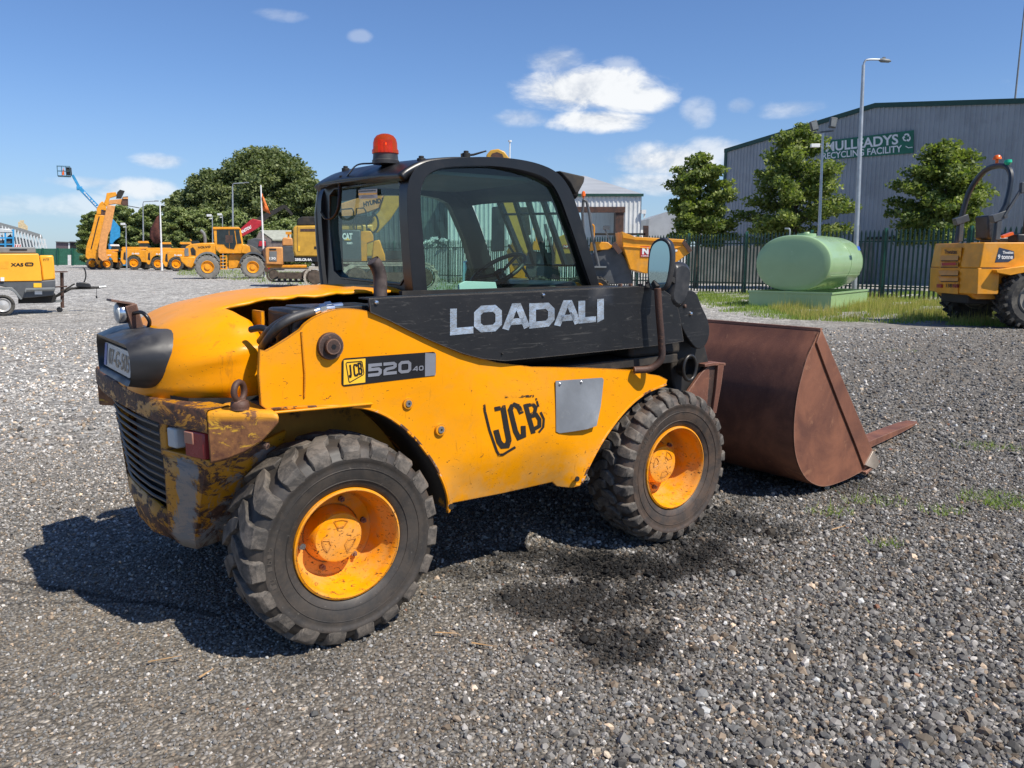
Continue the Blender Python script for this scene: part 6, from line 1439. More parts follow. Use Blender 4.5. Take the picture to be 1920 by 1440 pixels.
# ---------------------------------------------------------------- orange-skip dumper and the machines seen past the cab
Ds = 27.5
SK = thing('dumper', gx(1180, Ds), 'dumper with an orange tipping skip carrying a red N sign, right of the cab', 'dumper')
mb = MB(); so = [(1166,434),(1191,444),(1283,449),(1297,471),(1270,491),(1240,508),(1211,513),(1182,505),(1168,462)]
mb.prism(so, T3(Ds), lambda x, y: at(x, y, Ds)+Vector((0, 1.7, 0))); sk = obj('skip', mb, M['jcb'], SK, bevel=.02)
obj('skip_rim', TR(MB(), [(1168,446),(1191,450),(1281,455),(1283,449),(1191,444),(1166,434)], Ds-.06, 1.82), M['jcb'], sk, bevel=.01)
obj('skip_lip', TR(MB(), [(1283,449),(1298,470),(1292,474),(1279,455)], Ds-.08, 1.86), M['rust_dark'], sk, smooth=0)
obj('skip_crease', MB().tube([at(1168,462,Ds-.02), at(1180,463,Ds-.02), at(1255,468,Ds-.02), at(1281,461,Ds-.02)], .02, 6), M['jcb'], sk)
sn = obj('sign', TR(MB(), rectp(1201,462,1218,482), Ds-.02, .015), pm('red_sign', (.50, .02, .03), .4), sk, smooth=0); label_px('N', (1204,464), (1216,464), (1204,477), Ds-.02, M['white'], sn, bold=.06); label_px('HIRE', (1203,478.5), (1216,478.5), (1203,481), Ds-.02, M['white'], sn)
for px in (1263, 1268): disc('sticker', px, 470, 2.3, Ds-.015, .01, M['white'], sk, 12)
obj('chassis', TR(MB(), [(1108,478),(1125,470),(1140,464),(1158,466),(1170,480),(1184,508),(1186,532),(1112,534)], Ds+.3, 1.2), M['grey'], SK, bevel=.03)
obj('bonnet', TR(MB(), [(1112,470),(1114,453),(1140,454),(1150,463),(1140,468)], Ds+.2, 1.2), M['jcb'], SK, bevel=.02)
obj('tread_plate', TR(MB(), rectp(1115,499,1137,502), Ds, 1.6), M['midgrey'], SK)
rb = obj('roll_bar', MB().tube([at(x, y, Ds+.2) for x, y in ((1094,374),(1100,378),(1105,400),(1109,430),(1116,470),(1123,500))], .05, 8).tube([at(x, y, Ds+1.5) for x, y in ((1094,374),(1092,400),(1094,440),(1100,500))], .05, 8).tube([at(1094,374,Ds+.2), at(1094,374,Ds+1.5)], .05, 8), M['grey'], SK, smooth=40)
obj('beacon', MB().lathe([(0, .20), (.05, .18), (.07, .10), (.07, .03), (.03, 0), (.02, -.08)], at(1094,369,Ds+.8), 'z', 12), M['lens_red'] if False else M['lens_orange'], rb)
obj('hand_rail', MB().tube(cr([at(x, y, Ds+.4) for x, y in ((1106,424),(1110,421),(1114,426),(1113,446))], 3), .03, 6), M['jcb'], SK, smooth=60)
obj('mirror', MB().beam(at(1132,424,Ds), at(1145,456,Ds), .05, .05).box(at(1137,427,Ds), (.22, .1, .12)), M['grey'], SK); obj('linkage', MB().beam(at(1150,456,Ds), at(1163,474,Ds), .12, .16), M['rust_dark'], SK)
bgwheel(1122, 530, 24, Ds-.35, .5, SK, k=.5); bgwheel(1235, 528, 24, Ds-.2, .5, SK, k=.5)
# second dumper, seen through the side window
D = 30.0; S2 = thing('dumper', gx(1050, D), 'yellow machine body with a red sticker seen through the front of the cab', 'dumper')
obj('engine_cover', TR(MB(), [(1040,500),(1042,448),(1056,440),(1086,440),(1092,500)], D, 1.6), M['cat'], S2, bevel=.03); obj('opening', TR(MB(), rectp(1060,475,1086,498), D-.02, .03), M['dull'], S2, smooth=0)
st_ = obj('sticker', TR(MB(), rectp(1056,459,1075,465), D-.02, .03), M['red'], S2, smooth=0); label_px('NHH', (1057,460), (1073,460), (1057,464), D-.02, M['white'], st_)
obj('roll_bar', MB().tube([at(x, y, D+.3) for x, y in ((1022,420),(1027,440),(1036,470),(1045,500))], .06, 8), M['grey'], S2); bgwheel(1013, 528, 22, D-1, .5, S2, k=.5); bgwheel(1082, 528, 20, D-.5, .5, S2, k=.5)
obj('bonnet', TR(MB(), [(999,468),(1001,452),(1016,452),(1022,470)], D+.2, 1.2), M['jcb'], S2); obj('hand_rail', MB().tube([at(x, y, D+.4) for x, y in ((999,430),(1004,428),(1006,452))], .03, 6), M['jcb'], S2); obj('chassis', TR(MB(), [(990,470),(1045,475),(1050,525),(985,520)], D+.5, 1.0), M['grey'], S2, bevel=.03)
# excavator with upright arm behind the cab
D = 33.0; EX = thing('excavator', gx(955, D), 'excavator with a scuffed tan boom rising above the cab roof', 'excavator')
obj('boom', TR(MB(), [(911,300),(912,290),(920,281),(934,279),(946,284),(956,298),(958,330),(968,375),(985,430),(1000,468),(985,478),(968,450),(950,410),(935,365),(918,330)], D, .5), M['cat'], EX, bevel=.04)
obj('boom_recess', TR(MB(), [(920,299),(922,288),(932,285),(942,289),(946,300)], D-.03, .04), M['rust_dark'], EX, smooth=0)
obj('ram', MB().tube([at(869,292,D), at(888,290,D), at(912,283,D)], [.045, .045, .03], 8).box(at(869,291,D), (.22, .14, .12)), M['dull'], EX, smooth=40)
obj('counterweight', TR(MB(), [(922,388),(942,386),(946,400),(946,470),(921,472)], D+.8, 1.2), M['grey'], EX, bevel=.05); obj('engine_cover', TR(MB(), [(957,520),(950,470),(962,452),(982,455),(990,480),(988,525)], D+.3, 1.6), M['jcb'], EX, bevel=.04)
obj('cab_box', TR(MB(), [(972,388),(990,388),(996,440),(975,440)], D+1.2, 1.0), M['dull'], EX, bevel=.04); obj('undercarriage', TR(MB(), [(905,545),(900,522),(1000,522),(1000,545)], D, 2.4), M['track'], EX, bevel=.08)
# large excavators left of and behind the cab
def tracks(par, x0, x1, yt, yb, D, depth=.6, wheels=True, light=True):
    h = (yb-yt)/2; cy = (yt+yb)/2; P = []
    for k in range(9): t = R(90+180*k/8); P.append((x0+h+h*math.cos(t)*1.0, cy-h*math.sin(t)))
    for k in range(9): t = R(-90+180*k/8); P.append((x1-h+h*math.cos(t), cy-h*math.sin(t)))
    k_ = .80; I = [((x0+x1)/2+(p[0]-(x0+x1)/2)*(1-(1-k_)*h*2/(x1-x0)), cy+(p[1]-cy)*k_) for p in P]
    o = obj('track', MB().ring(P, I, T3(D), lambda x, y: at(x, y, D)+Vector((0, depth, 0))), M['track_light'] if light else M['track'], par, smooth=0)
    mb = MB(); n = int((x1-x0)/4)
    obj('track_frame', TR(MB(), [(x0+h, cy-h*.35), (x1-h, cy-h*.35), (x1-h, cy+h*.55), (x0+h, cy+h*.55)], D+.05, depth-.1), M['track'], o, smooth=0)
    disc('idler', x0+h*1.05, cy, h*.68, D-.02, depth, M['track'], o); disc('sprocket', x1-h*1.05, cy, h*.68, D-.02, depth, M['track'], o)
    for i in range(5): disc('roller', x0+h*1.8+(x1-x0-h*3.6)*i/4, yb-h*.36, h*.22, D+.03, depth-.1, M['track'], o, 12)
    return o
face(560)
D = 42; E1 = thing('excavator', gx(540, D), 'faded orange excavator tail with 130 on a grey panel, left of the tan one', 'excavator')
tw = obj('counterweight', TR(MB(), [(498,496),(497,466),(501,463),(530,463),(531,497)], D, 2.4), M['orange'], E1, bevel=.06); pn = obj('grey_panel', TR(MB(), rectp(505,471,519,490), D-.02, .03), M['midgrey'], tw, smooth=0); label_px('130', (505,482), (517,482), (505,487), D-.03, M['white'], pn, bold=.04); obj('grille', TR(MB(), rectp(505,466,518,469), D-.02, .03), M['dull'], tw, smooth=0)
obj('engine_cover', TR(MB(), [(529,461),(529,448),(532,445),(548,446),(549,461)], D+.3, 2.0), M['orange'], E1, bevel=.05); obj('side_panel', TR(MB(), [(529,491),(529,461),(549,461),(552,491)], D+.2, 2.0), M['grey'], E1, bevel=.02)
obj('deck', TR(MB(), [(498,497),(575,497),(575,502),(500,502)], D+.1, 2.3), M['jcb'], E1, bevel=.02); tracks(E1, 499, 590, 502, 529, D-.3, .6, light=False); obj('lamp_post', MB().tube([at(541,446,D+.5), at(541,438,D+.5)], .05, 6).box(at(541,437,D+.5), (.3, .2, .14)), M['jcb'], E1)
face(620)
D = 38; E2 = thing('excavator', gx(660, D), 'tan excavator with 235 on its black sill, half hidden by the cab', 'excavator')
bd = obj('engine_cover', TR(MB(), [(553,482),(549,470),(549,428),(553,423),(700,421),(700,482)], D, 2.6), M['cat'], E2, bevel=.08); obj('door_seam', TR(MB(), rectp(557.4,424,558,471), D-.012, .02), M['rust_dark'], bd, smooth=0); obj('vent', TR(MB(), rectp(563,429,592,434), D-.012, .02), M['rust_dark'], bd, smooth=0); obj('hatch', TR(MB(), rectp(589,462,594,467), D-.012, .02), M['dull'], bd, smooth=0); obj('warning_sticker', TR(MB(), rectp(559,461,562.5,471), D-.012, .02), M['decal_yellow'], bd, smooth=0)
obj('roof', TR(MB(), [(556,423),(558,410),(566,406),(700,404),(700,422)], D+.3, 2.2), M['dull'], E2, bevel=.05)
sl = obj('sill', TR(MB(), [(551,491),(552,481.5),(700,481.5),(700,491)], D-.03, 2.6), M['decal_black'], E2, bevel=.02); label_px('235LCR-9A', (553,484), (585,484.5), (553,489), D-.05, M['white'], sl, bold=.05)
tracks(E2, 569, 720, 500, 540, D-1.0, .7); obj('turntable', TR(MB(), rectp(590,491,690,503), D+.4, 1.6), M['track'], E2)
obj('boom', TR(MB(), [(628,400),(634,383),(680,368),(727,357),(737,364),(730,378),(716,389),(690,398),(650,408),(636,425)], D+.6, .6), M['orange'], E2, bevel=.04); label_px('HYUNDAI', (681,379), (722,369), (682,388), D+.6, M['decal_black'], E2, 'maker_lettering', bold=.04)
obj('arm', TR(MB(), [(722,362),(732,357),(752,366),(756,374),(733,410),(708,437),(693,430),(690,418),(712,395)], D+.3, .5), M['cat'], E2, bevel=.04)
mb = MB()
for pts in ([(636,425),(637,393),(660,391),(663,396),(664,430)], [(668,432),(668,391),(682,390),(686,396),(688,432)], [(636,407),(688,404)], [(636,418),(688,417)]): mb.tube([at(x, y, D-.2) for x, y in pts], .035, 6)
obj('guard_rail', mb, M['dull'], E2, smooth=60); obj('hoses', MB().tube(cr([at(x, y, D) for x, y in ((690,428),(700,436),(709,425),(707,408),(698,398))], 4), .05, 6).tube(cr([at(x, y, D) for x, y in ((688,420),(697,408),(703,396),(712,390))], 4), .05, 6), M['decal_black'], E2, smooth=60)
face(700)
D = 33; E3 = thing('excavator', gx(690, D), 'yellow excavator with CAT on its dark counterweight, seen through the rear window', 'excavator')
cw = obj('counterweight', TR(MB(), [(639,500),(638,434),(641,431),(676,431),(678,500)], D, 2.2), M['grey'], E3, bevel=.05); label_px('CAT', (642,437), (661,437), (642,449), D-.02, M['white'], cw, bold=.05); obj('lettering_bar', TR(MB(), [(645,450.5),(651.5,445),(658,450.5)], D-.03, .02), M['decal_yellow'], cw, smooth=0); label_px('308D', (650,454), (661,454), (650,458), D-.02, M['white'], cw, bold=.03)
obj('engine_cover', TR(MB(), [(630,500),(629,432),(639,431),(640,500)], D+.2, 2.0), M['cat'], E3, bevel=.03); obj('upper_body', TR(MB(), [(676,500),(676,434),(695,433),(700,442),(700,452),(688,456),(688,500)], D+.4, 1.6), M['jcb'], E3, bevel=.03); obj('swing_post', TR(MB(), [(695,500),(700,452),(712,449),(716,462),(722,478),(724,500)], D+.2, .7), M['jcb'], E3, bevel=.05)
obj('deck', TR(MB(), [(636,490),(765,488),(765,496),(636,498)], D-.1, 2.4), M['dull'], E3, bevel=.02); tracks(E3, 640, 822, 493, 548, D-.8, .6)
mb = MB()
for i in range(26):
    x = 642+i*7; y = 493 if x < 795 else 493+((x-795)/27)**2*22
    mb.box(at(x, y, D-.5), (.13, .66, .045))
for k in range(7):
    t = R(80-28*k); mb.box(at(795+27*math.cos(t), 520.5-27*math.sin(t), D-.5), (.05, .66, .12) if abs(math.cos(t)) > .6 else (.12, .66, .05))
obj('track_plates', mb, M['track_light'], E3, smooth=0)
obj('blade', TR(MB(), rectp(724,470,760,492), D+.2, .3), M['dull'], E3)

# ---------------------------------------------------------------- wheel loader
face(430)
D = 57.5; WL = thing('wheel_loader', gx(430, D), 'yellow wheel loader with grey dusty tyres parked side-on, facing right', 'wheel loader')
obj('engine_hood', TR(MB(), [(346,486),(345,470),(349,462),(358,457.5),(380,455.5),(403,455),(405,478),(392,474),(378,476),(370,484)], D, 1.9), M['jcb'], WL, bevel=.06)
obj('radiator_grille', TR(MB(), [(359,478),(357,466),(362,463),(367,470),(367,479)], D-.02, .04), M['dull'], WL, smooth=0)
obj('counterweight', TR(MB(), [(337,482),(366,481),(368,495),(359,503),(350,500),(339,490)], D-.1, 2.1), M['jcb'], WL, bevel=.06); obj('tail_panel', TR(MB(), [(346,480),(346,466),(353,465),(354,480)], D-.03, .1), M['midgrey'], WL, smooth=0)
label_px('VOLVO', (371,462), (395,460.5), (371,466), D, M['decal_black'], WL, 'maker_lettering', .02, .03)
cb_ = obj('cab', TR(MB(), [(402,458),(400,428),(448,426.5),(452,430),(456,458),(462,459),(464,470),(456,475.5),(412,475.5),(404,468)], D, 1.6), M['jcb'], WL, bevel=.04)
obj('side_window', TR(MB(), [(407.5,457),(406.5,431),(429,430),(430,466),(425,464),(420,458)], D-.03, .05), M['dark_glass'], cb_, smooth=0); obj('door', TR(MB(), [(431,466),(430,430),(439,430),(443,457),(439,467)], D-.03, .05), M['dark_glass'], cb_, smooth=0); obj('windscreen', TR(MB(), [(441,430),(448,430),(453,456),(445,457)], D-.03, .05), M['dark_glass'], cb_, smooth=0)
obj('cab_roof', TR(MB(), [(398.5,430),(399,425.5),(448,425.5),(451,430)], D-.08, 1.8), M['jcb'], cb_, bevel=.03); obj('seat', TR(MB(), rectp(423,441,436,455), D-.035, .02), M['rust_dark'], cb_, smooth=0)
obj('exhaust_stack', MB().tube([at(x, y, D+.8) for x, y in ((385,456),(384.5,445),(382,437),(376,431.5))], .11, 10), M['midgrey'], WL, smooth=60)
for fx_, n_ in ((389, 'mudguard'), (474, 'mudguard')):
    P = [(fx_+26*math.cos(R(a)), 498-26*math.sin(R(a))) for a in range(20, 171, 15)]+[(fx_+22.5*math.cos(R(a)), 498-22.5*math.sin(R(a))) for a in range(170, 19, -15)]
    obj(n_, TR(MB(), P, D-.45, .7), M['midgrey'] if fx_ < 400 else M['grey'], WL, smooth=30)
bgwheel(389, 497, 22.3, D-.5, .6, WL, 'greytyre', 'jcb', .52); bgwheel(474, 497, 21.8, D-.5, .6, WL, 'greytyre', 'jcb', .52); bgwheel(389, 497, 22, D+1.5, .6, WL, 'greytyre', 'jcb', .52); bgwheel(474, 497, 22, D+1.5, .6, WL, 'greytyre', 'jcb', .52)
mb = MB(); [mb.beam(at(413.5, 480+6*i, D-.3), at(424.5, 480+6*i, D-.3), .3, .07) for i in range(5)]; mb.beam(at(413.5,479,D-.3), at(414,505,D-.3), .1, .1).beam(at(424.5,479,D-.3), at(425,505,D-.3), .1, .1); obj('steps', mb, M['jcb'], WL, smooth=0)
obj('articulation', TR(MB(), [(428,478),(434,476),(455,476),(457,500),(436,504),(428,504)], D+.3, 1.0), M['jcb'], WL, bevel=.05); obj('loader_arm', TR(MB(), [(460,458),(466,458),(480,465),(492,477),(498,500),(492,503),(484,488),(468,478),(461,470)], D+.1, .35), M['rust_dark'] if False else pm('muddy_arm', (.13, .11, .085), .7, var=.3), WL, bevel=.03)
obj('arm_pivot', TR(MB(), [(452,474),(455,462),(460,458),(468,462),(470,472),(462,476)], D-.05, .5), M['jcb'], WL, bevel=.03); obj('loader_bucket', TR(MB(), [(492,470),(500,462),(504,490),(503,510),(490,508),(496,494)], D-.4, 2.8), M['rust_dark'], WL, bevel=.03)

# ---------------------------------------------------------------- parked telehandlers
def small_th(wx, wy, D, label, roof=True, s=1.0, cabshift=0, num='540', boomup=None):
    face(wx)
    T = thing('parked_telehandler', gx(wx, D), label, 'telehandler', 'telehandlers parked in a row')
    q = lambda pts: [(wx+a*s, wy+b*s) for a, b in pts]
    arch = [(14*math.cos(R(a)), -15*math.sin(R(a))) for a in range(10, 181, 17)]
    obj('body', TR(MB(), q([(24,-2),(24,-25),(8,-26),(-18,-26),(-24,-24),(-25,-6),(-20,2),(-16,2)]+[(14*math.cos(R(a)), -2-14*math.sin(R(a))) for a in range(175, -1, -17)]), D, 1.9), M['jcb'], T, bevel=.03)
    obj('boom', TR(MB(), q([(-22,-31),(-24,-27),(-18,-24),(26,-27),(26,-31)]), D+.2, .5), M['jcb'], T, bevel=.03)
    c = obj('cab', TR(MB(), q([(2+cabshift,-26),(5+cabshift,-38),(20+cabshift,-39),(30+cabshift,-26)]), D+.7, 1.1), M['dark_glass'], T, bevel=.03)
    obj('cab_roof', TR(MB(), q([(1+cabshift,-39),(2+cabshift,-42),(21+cabshift,-42),(23+cabshift,-38),(5+cabshift,-38)]), D+.62, 1.3), M['jcb'] if roof else M['white'], c, bevel=.02)
    obj('cab_post', TR(MB(), q([(11+cabshift,-26),(12+cabshift,-39),(13.5+cabshift,-39),(13+cabshift,-26)]), D+.66, .05), M['dull'], c, smooth=0)
    obj('lamp_slot', TR(MB(), q([(-20,-8),(-19,-20),(-16,-22),(-15,-6)]), D-.02, .04), M['dull'], T, smooth=0)
    label_px(num, (wx-4*s, wy-20*s), (wx+10*s, wy-20*s), (wx-4*s, wy-17*s), D, M['white'], T, 'model_lettering', .02, .03)
    obj('underside', TR(MB(), q([(10,8),(12,-4),(30,-2),(28,9)]), D+.8, .8), M['dull'], T)
    for dx, dd in ((0, -.3), (22, 1.4)): bgwheel(wx+dx*s, wy, 13*s, D+dd, .5, T, 'bgtyre', 'rim', .58, 14)
    return T
small_th(330.5, 498, 88, 'parked telehandler nearest the wheel loader, fourth from the left', s=1.05, cabshift=5)
small_th(296, 494, 95, 'parked telehandler third from the left, under the white flagpole', s=.95, cabshift=4)
small_th(251, 494, 98, 'parked telehandler second from the left, right of the raised booms', s=1.0, cabshift=6)
t1 = small_th(200, 494, 99, 'parked telehandler furthest left, its orange boom raised', roof=False, s=.85, cabshift=6)
D = 97.5
b1 = obj('raised_boom', TR(MB(), [(184,482),(184,469),(186,453),(190,432),(195,410),(201,384),(216,386),(212,408),(208,430),(203,440),(200,460),(199,474),(204,486),(192,490)], D, .9), M['orange'], t1, bevel=.05)
obj('boom_head', TR(MB(), [(203,384),(206,375),(228,373),(233,370),(233,384),(216,382)], D, .8), M['orange'], b1, bevel=.03); obj('fork_carriage', TR(MB(), [(229,384),(230,369),(240,368),(240.5,385)], D-.4, 1.6), M['rust_dark'], b1, smooth=0); obj('carriage_board', TR(MB(), rectp(231,370,240,373), D-.5, .1), M['orange'], b1, smooth=0); obj('fork', MB().beam(at(240,386,D), at(262,390,D), .1, .08), M['dull'], b1)
face(185)
D = 103; t0 = thing('parked_telehandler', gx(172, D), 'yellow telehandler behind the far left one, its bright boom raised highest', 'telehandler')
b0 = obj('raised_boom', TR(MB(), [(160,482),(161,466),(163,458),(171,434),(176,415),(179,402),(197,404),(194,425),(190,440),(184,460),(180,478),(182,490),(169,490)], D, .9), M['jcb'], t0, bevel=.05)
obj('boom_seam', MB().tube([at(x, y, D-.03) for x, y in ((186,406),(181,425),(176,446),(171,466))], .07, 5), M['dull'], b0); obj('inner_section', TR(MB(), [(187,404),(188,394),(199,395),(198,405)], D+.1, .7), M['rust_dark'], b0); obj('boom_tip', TR(MB(), [(181,402),(181,392),(187,381),(192,377),(199,384),(199,395),(190,393),(189,402)], D, .8), M['jcb'], b0, bevel=.04)
obj('boom_head', TR(MB(), [(193,384),(198,373),(200,362),(206,361),(217,360),(220,367),(206,371),(203,388)], D, .8), M['jcb'], b0, bevel=.03); obj('fork_carriage', TR(MB(), [(218,371),(220,360),(225,355.5),(234,358),(228,371)], D-.4, 1.6), M['dull'], b0, smooth=0)
bgwheel(173, 492, 10.5, D-1, .5, t0, 'bgtyre', 'rim', .6, 14); bgwheel(187, 494, 9, D-1, .5, t0, 'bgtyre', 'rim', .6, 14); obj('body', TR(MB(), [(162,486),(165,470),(205,470),(205,488),(188,486),(180,480),(170,482)], D+.4, 1.8), M['jcb'], t0, bevel=.03)
for px, y, lab in ((348, 452, 'telehandler half hidden behind the wheel loader hood'),(318, 456, 'telehandler half hidden in the row, between two nearer ones')):
    D = 110; face(px); T = thing('parked_telehandler', gx(px, D), lab, 'telehandler', 'telehandlers parked in a row behind'); obj('body', TR(MB(), [(px-14,480),(px-14,462),(px+26,460),(px+26,480)], D, 2), M['jcb'], T, bevel=.04); c = obj('cab', TR(MB(), [(px-2,462),(px+2,y),(px+24,y-1),(px+32,462)], D+.3, 1.6), M['dark_glass'], T, bevel=.04); obj('cab_roof', TR(MB(), [(px-5,y-3),(px+10,y-4),(px+12,y),(px-2,y+3)], D, 2), M['jcb'], c, bevel=.03); bgwheel(px, 492, 11, D-.3, .5, T, 'bgtyre', 'rim', .58, 14)

# ---------------------------------------------------------------- blue boom lift
face(190)
D = 110; BL = thing('boom_lift', gx(215, D), 'blue boom lift with its basket raised high above the yellow booms', 'boom lift')
obj('base_link', TR(MB(), [(205,456),(207,434),(210,410),(213,412),(225,426),(225.5,444),(217,450),(211,457)], D, 1.2), M['blue'], BL, bevel=.05); obj('riser', MB().tube([at(208,457,D), at(212,500,D)], .35, 8).box(gx(213, D)+Vector((0, 0, .9)), (4.2, 2, 1.0)), M['blue'], BL)
bm2 = obj('main_boom', MB().beam(at(208,414,D+.3), at(150,353,D+.3), .5, .55, up=(0, 1, 0)), M['blue'], BL, bevel=.03)
A_, B_ = at(157,360,D), at(182,388,D); d_ = (B_-A_); nn = Vector((d_.z, 0, -d_.x)).normalized(); nn = nn if nn.z > 0 else -nn
obj('boom_lettering', text_quad('Genie S-65 J', A_-nn*.13+Vector((0, .0, 0)), d_, nn*.28, .03), M['white'], bm2, smooth=0)
obj('jib', MB().beam(at(150,354,D+.3), at(136,328,D+.3), .35, .32, up=(0, 1, 0)).box(at(149,353,D+.3), (.7, .5, .5)), M['blue'], BL, bevel=.03)
mb = MB(); bx0, bx1 = at(107,313,D).x, at(131,313,D).x; z0_, z1_ = at(119,330,D).z, at(119,312,D).z; DD = D; D = at(119,313,D).y
for z in (z0_, (z0_+z1_)/2, z1_):
    for y in (D-.5, D+.5): mb.beam((bx0, y, z), (bx1, y, z), .06, .06)
    for x in (bx0, bx1): mb.beam((x, D-.5, z), (x, D+.5, z), .06, .06)
for x in (bx0, bx0*.66+bx1*.34, bx0*.33+bx1*.67, bx1):
    for y in (D-.5, D+.5): mb.beam((x, y, z0_), (x, y, z1_), .06, .06)
mb.bb((bx0, D-.5, z0_-.1), (bx1, D+.5, z0_)); D_ = D; D = DD; bs = obj('basket', mb, M['dull'] if False else pm('blue_grey_rail', (.05, .12, .16), .5), BL, smooth=0); obj('control_box', MB().bb(at(125,328,D-.3), at(134,315,D+.3)), M['dull'], bs, bevel=.05); obj('hazard_cone', TR(MB(), [(116,328),(119,314),(121,328)], D-.1, .2), M['lens_orange'], bs, smooth=0)

# ---------------------------------------------------------------- red telescopic boom
face(475)
D = 76; RT = thing('parked_telehandler', gx(475, D), 'red telehandler with its boom raised, lettered in white, behind the wheel loader', 'telehandler')
rbm = obj('boom', TR(MB(), [(446,433),(470,412),(474,410),(491,414),(493,421),(480,430),(458,442),(448,445)], D, .7), M['red'], RT, bevel=.04); label_px('MANITOU', (447,435), (470,422), (448.5,441), D, M['white'], rbm, 'boom_lettering', .02, .05)
obj('inner_boom', TR(MB(), [(480,410),(501,398),(508,404),(494,416)], D+.1, .5), M['dull'], rbm, smooth=0); obj('inner_boom', TR(MB(), [(500,400),(517,391),(531,383.5),(537,385),(550,401),(547,404),(533,390),(519,399),(507,406)], D+.15, .35), M['dull'], rbm, smooth=0)
obj('body', TR(MB(), [(462,478),(464,450),(478,446),(500,448),(504,478)], D+.2, 2.0), M['grey'], RT, bevel=.08); obj('engine_cover', TR(MB(), [(484,462),(486,452),(498,452),(499,462)], D+.1, 1), M['red'], RT, bevel=.05); bgwheel(468, 495, 14, D-.2, .5, RT, 'bgtyre', 'red', .5, 14); bgwheel(500, 495, 14, D-.2, .5, RT, 'bgtyre', 'red', .5, 14)
# low cottage-like store
face(530)
D = 95; ST = thing('store_shed', gx(530, D), 'low brick store with a pale green-grey pitched roof behind the red boom', 'shed')
obj('wall', TR(MB(), [(478,482),(478,450),(486,434),(512,452),(545,452),(545,482)], D, 8), pm('dull_brick', (.16, .13, .12), .8, var=.3), ST, smooth=0); a_ = [at(x, y, D) for x, y in ((486,432),(511,451),(546,451),(547,432))]
obj('roof', MB().add([a_[1]+Vector((0, -.2, 0)), a_[2]+Vector((0, -.2, 0)), a_[3]+Vector((0, 4, 0)), a_[0]+Vector((0, 4, 0)), a_[1]+Vector((0, -.2, .15)), a_[2]+Vector((0, -.2, .15)), a_[3]+Vector((0, 4, .15)), a_[0]+Vector((0, 4, .15))], [[0, 1, 2, 3], [4, 5, 6, 7], [0, 1, 5, 4], [1, 2, 6, 5], [2, 3, 7, 6], [3, 0, 4, 7]]), pm('pale_fibre_roof', (.36, .37, .30), .7, var=.15), ST, smooth=0)

# ---------------------------------------------------------------- air compressor on its trailer
face(60)
D = 21.3; AC = thing('air_compressor', gx(30, D), 'yellow trailer-mounted air compressor with a grey chassis at the left edge', 'compressor')
cn = obj('canopy', TR(MB(), [(-150,530),(-150,478),(-30,476),(72,475.5),(76,500),(79,527)], D, 1.45), M['xas'], AC, bevel=.02); obj('end_canopy', TR(MB(), [(79.5,527),(77,500),(73.5,478.5),(100,478.5),(102,500),(104,524)], D+.04, 1.37), M['xas'], AC, bevel=.04)
obj('canopy_top', TR(MB(), [(-140,475),(-140,463),(66,463),(68,475)], D+.2, 1.05), M['midgrey'], AC, bevel=.03); obj('top_slot', TR(MB(), rectp(18,467,51,469.5), D+.19, .03), M['decal_black'], AC, smooth=0)
obj('lower_body', TR(MB(), [(-150,532),(78,526.5),(104,524.5),(104,540),(100,554),(60,558),(34,560),(26,542),(0,536),(-150,536)], D+.02, 1.4), pm('charcoal_panel', (.085, .09, .095), .45, var=.15), AC, bevel=.02)
obj('underframe', TR(MB(), [(34,569),(34,558),(104,552),(106,560),(100,568)], D+.3, .9), M['dull'], AC)
label_px('XAS', (20,493), (44,493), (20,499.5), D, M['decal_black'], cn, 'model_lettering', .01, .03); ov = obj('model_oval', MB().prism([(p[0], p[1]) for p in rrect(46.5,492,63,499,3.3)], lambda x, y: at(x, y, D-.008), lambda x, y: at(x, y, D)), M['decal_black'], cn, smooth=0); label_px('186', (50,494), (60,494), (50,497.5), D-.012, M['xas'], ov, 'model_lettering', .004, .02); label_px('479', (80,484), (92,484), (80,488), D+.03, M['rust_dark'], cn, 'fleet_number', .012, .0)
obj('warning_label', TR(MB(), rectp(63,531,78,539), D-.01, .02), M['decal_yellow'], AC, smooth=0); obj('instruction_label', TR(MB(), rectp(65,545,79,552), D-.01, .02), M['white'], AC, smooth=0); obj('clamp', TR(MB(), rectp(1,520,8,527), D-.03, .03), M['white'], AC)
obj('panel_tint', TR(MB(), rectp(-60,490,16,504), D-.004, .004), pm('yellow_panel_insert', (.80, .36, .022), .4), cn, smooth=0)
obj('mudguard', TR(MB(), [(-40,541),(-30,539),(22,539),(29,545),(42,561),(38,562),(26,548),(18,543),(-26,543),(-38,560),(-42,560)], D-.28, .32), M['midgrey'], AC, bevel=.01); obj('side_rail', TR(MB(), [(46,545),(48,540.5),(103,539),(104,543),(50,544.5),(48,550)], D-.12, .10), M['midgrey'], AC, bevel=.01)
bgwheel(5, 567, 20, D-.26, .18, AC, 'bgtyre', 'midgrey', .64, 0); rm_ = at(5, 567, D-.26); rm_.z = 20/FPX*D*.98; obj('wheel_disc', MB().lathe([(.18, .0), (.17, -.01), (.13, .02), (.06, .0), (0, -.01)], rm_, 'y', 24), pm('silver_wheel', (.45, .44, .42), .4, .3), AC, smooth=40)
obj('drawbar', MB().tube([at(x, y, D+.6) for x, y in ((98,560),(108,554),(133,541),(188,539))], .035, 8).tube([at(x, y, D+.4) for x, y in ((104,555),(125,541),(140,532))], .02, 6), M['dull'], AC, smooth=40); obj('coupling', TR(MB(), [(143,538),(143,530),(160,529),(170,533),(171,539)], D+.52, .16), M['plastic'], AC, bevel=.02); obj('towing_eye', MB().tube([at(186,538.5,D+.6), at(199,537,D+.6)], [.04, .025], 8), M['galv'], AC, smooth=40)
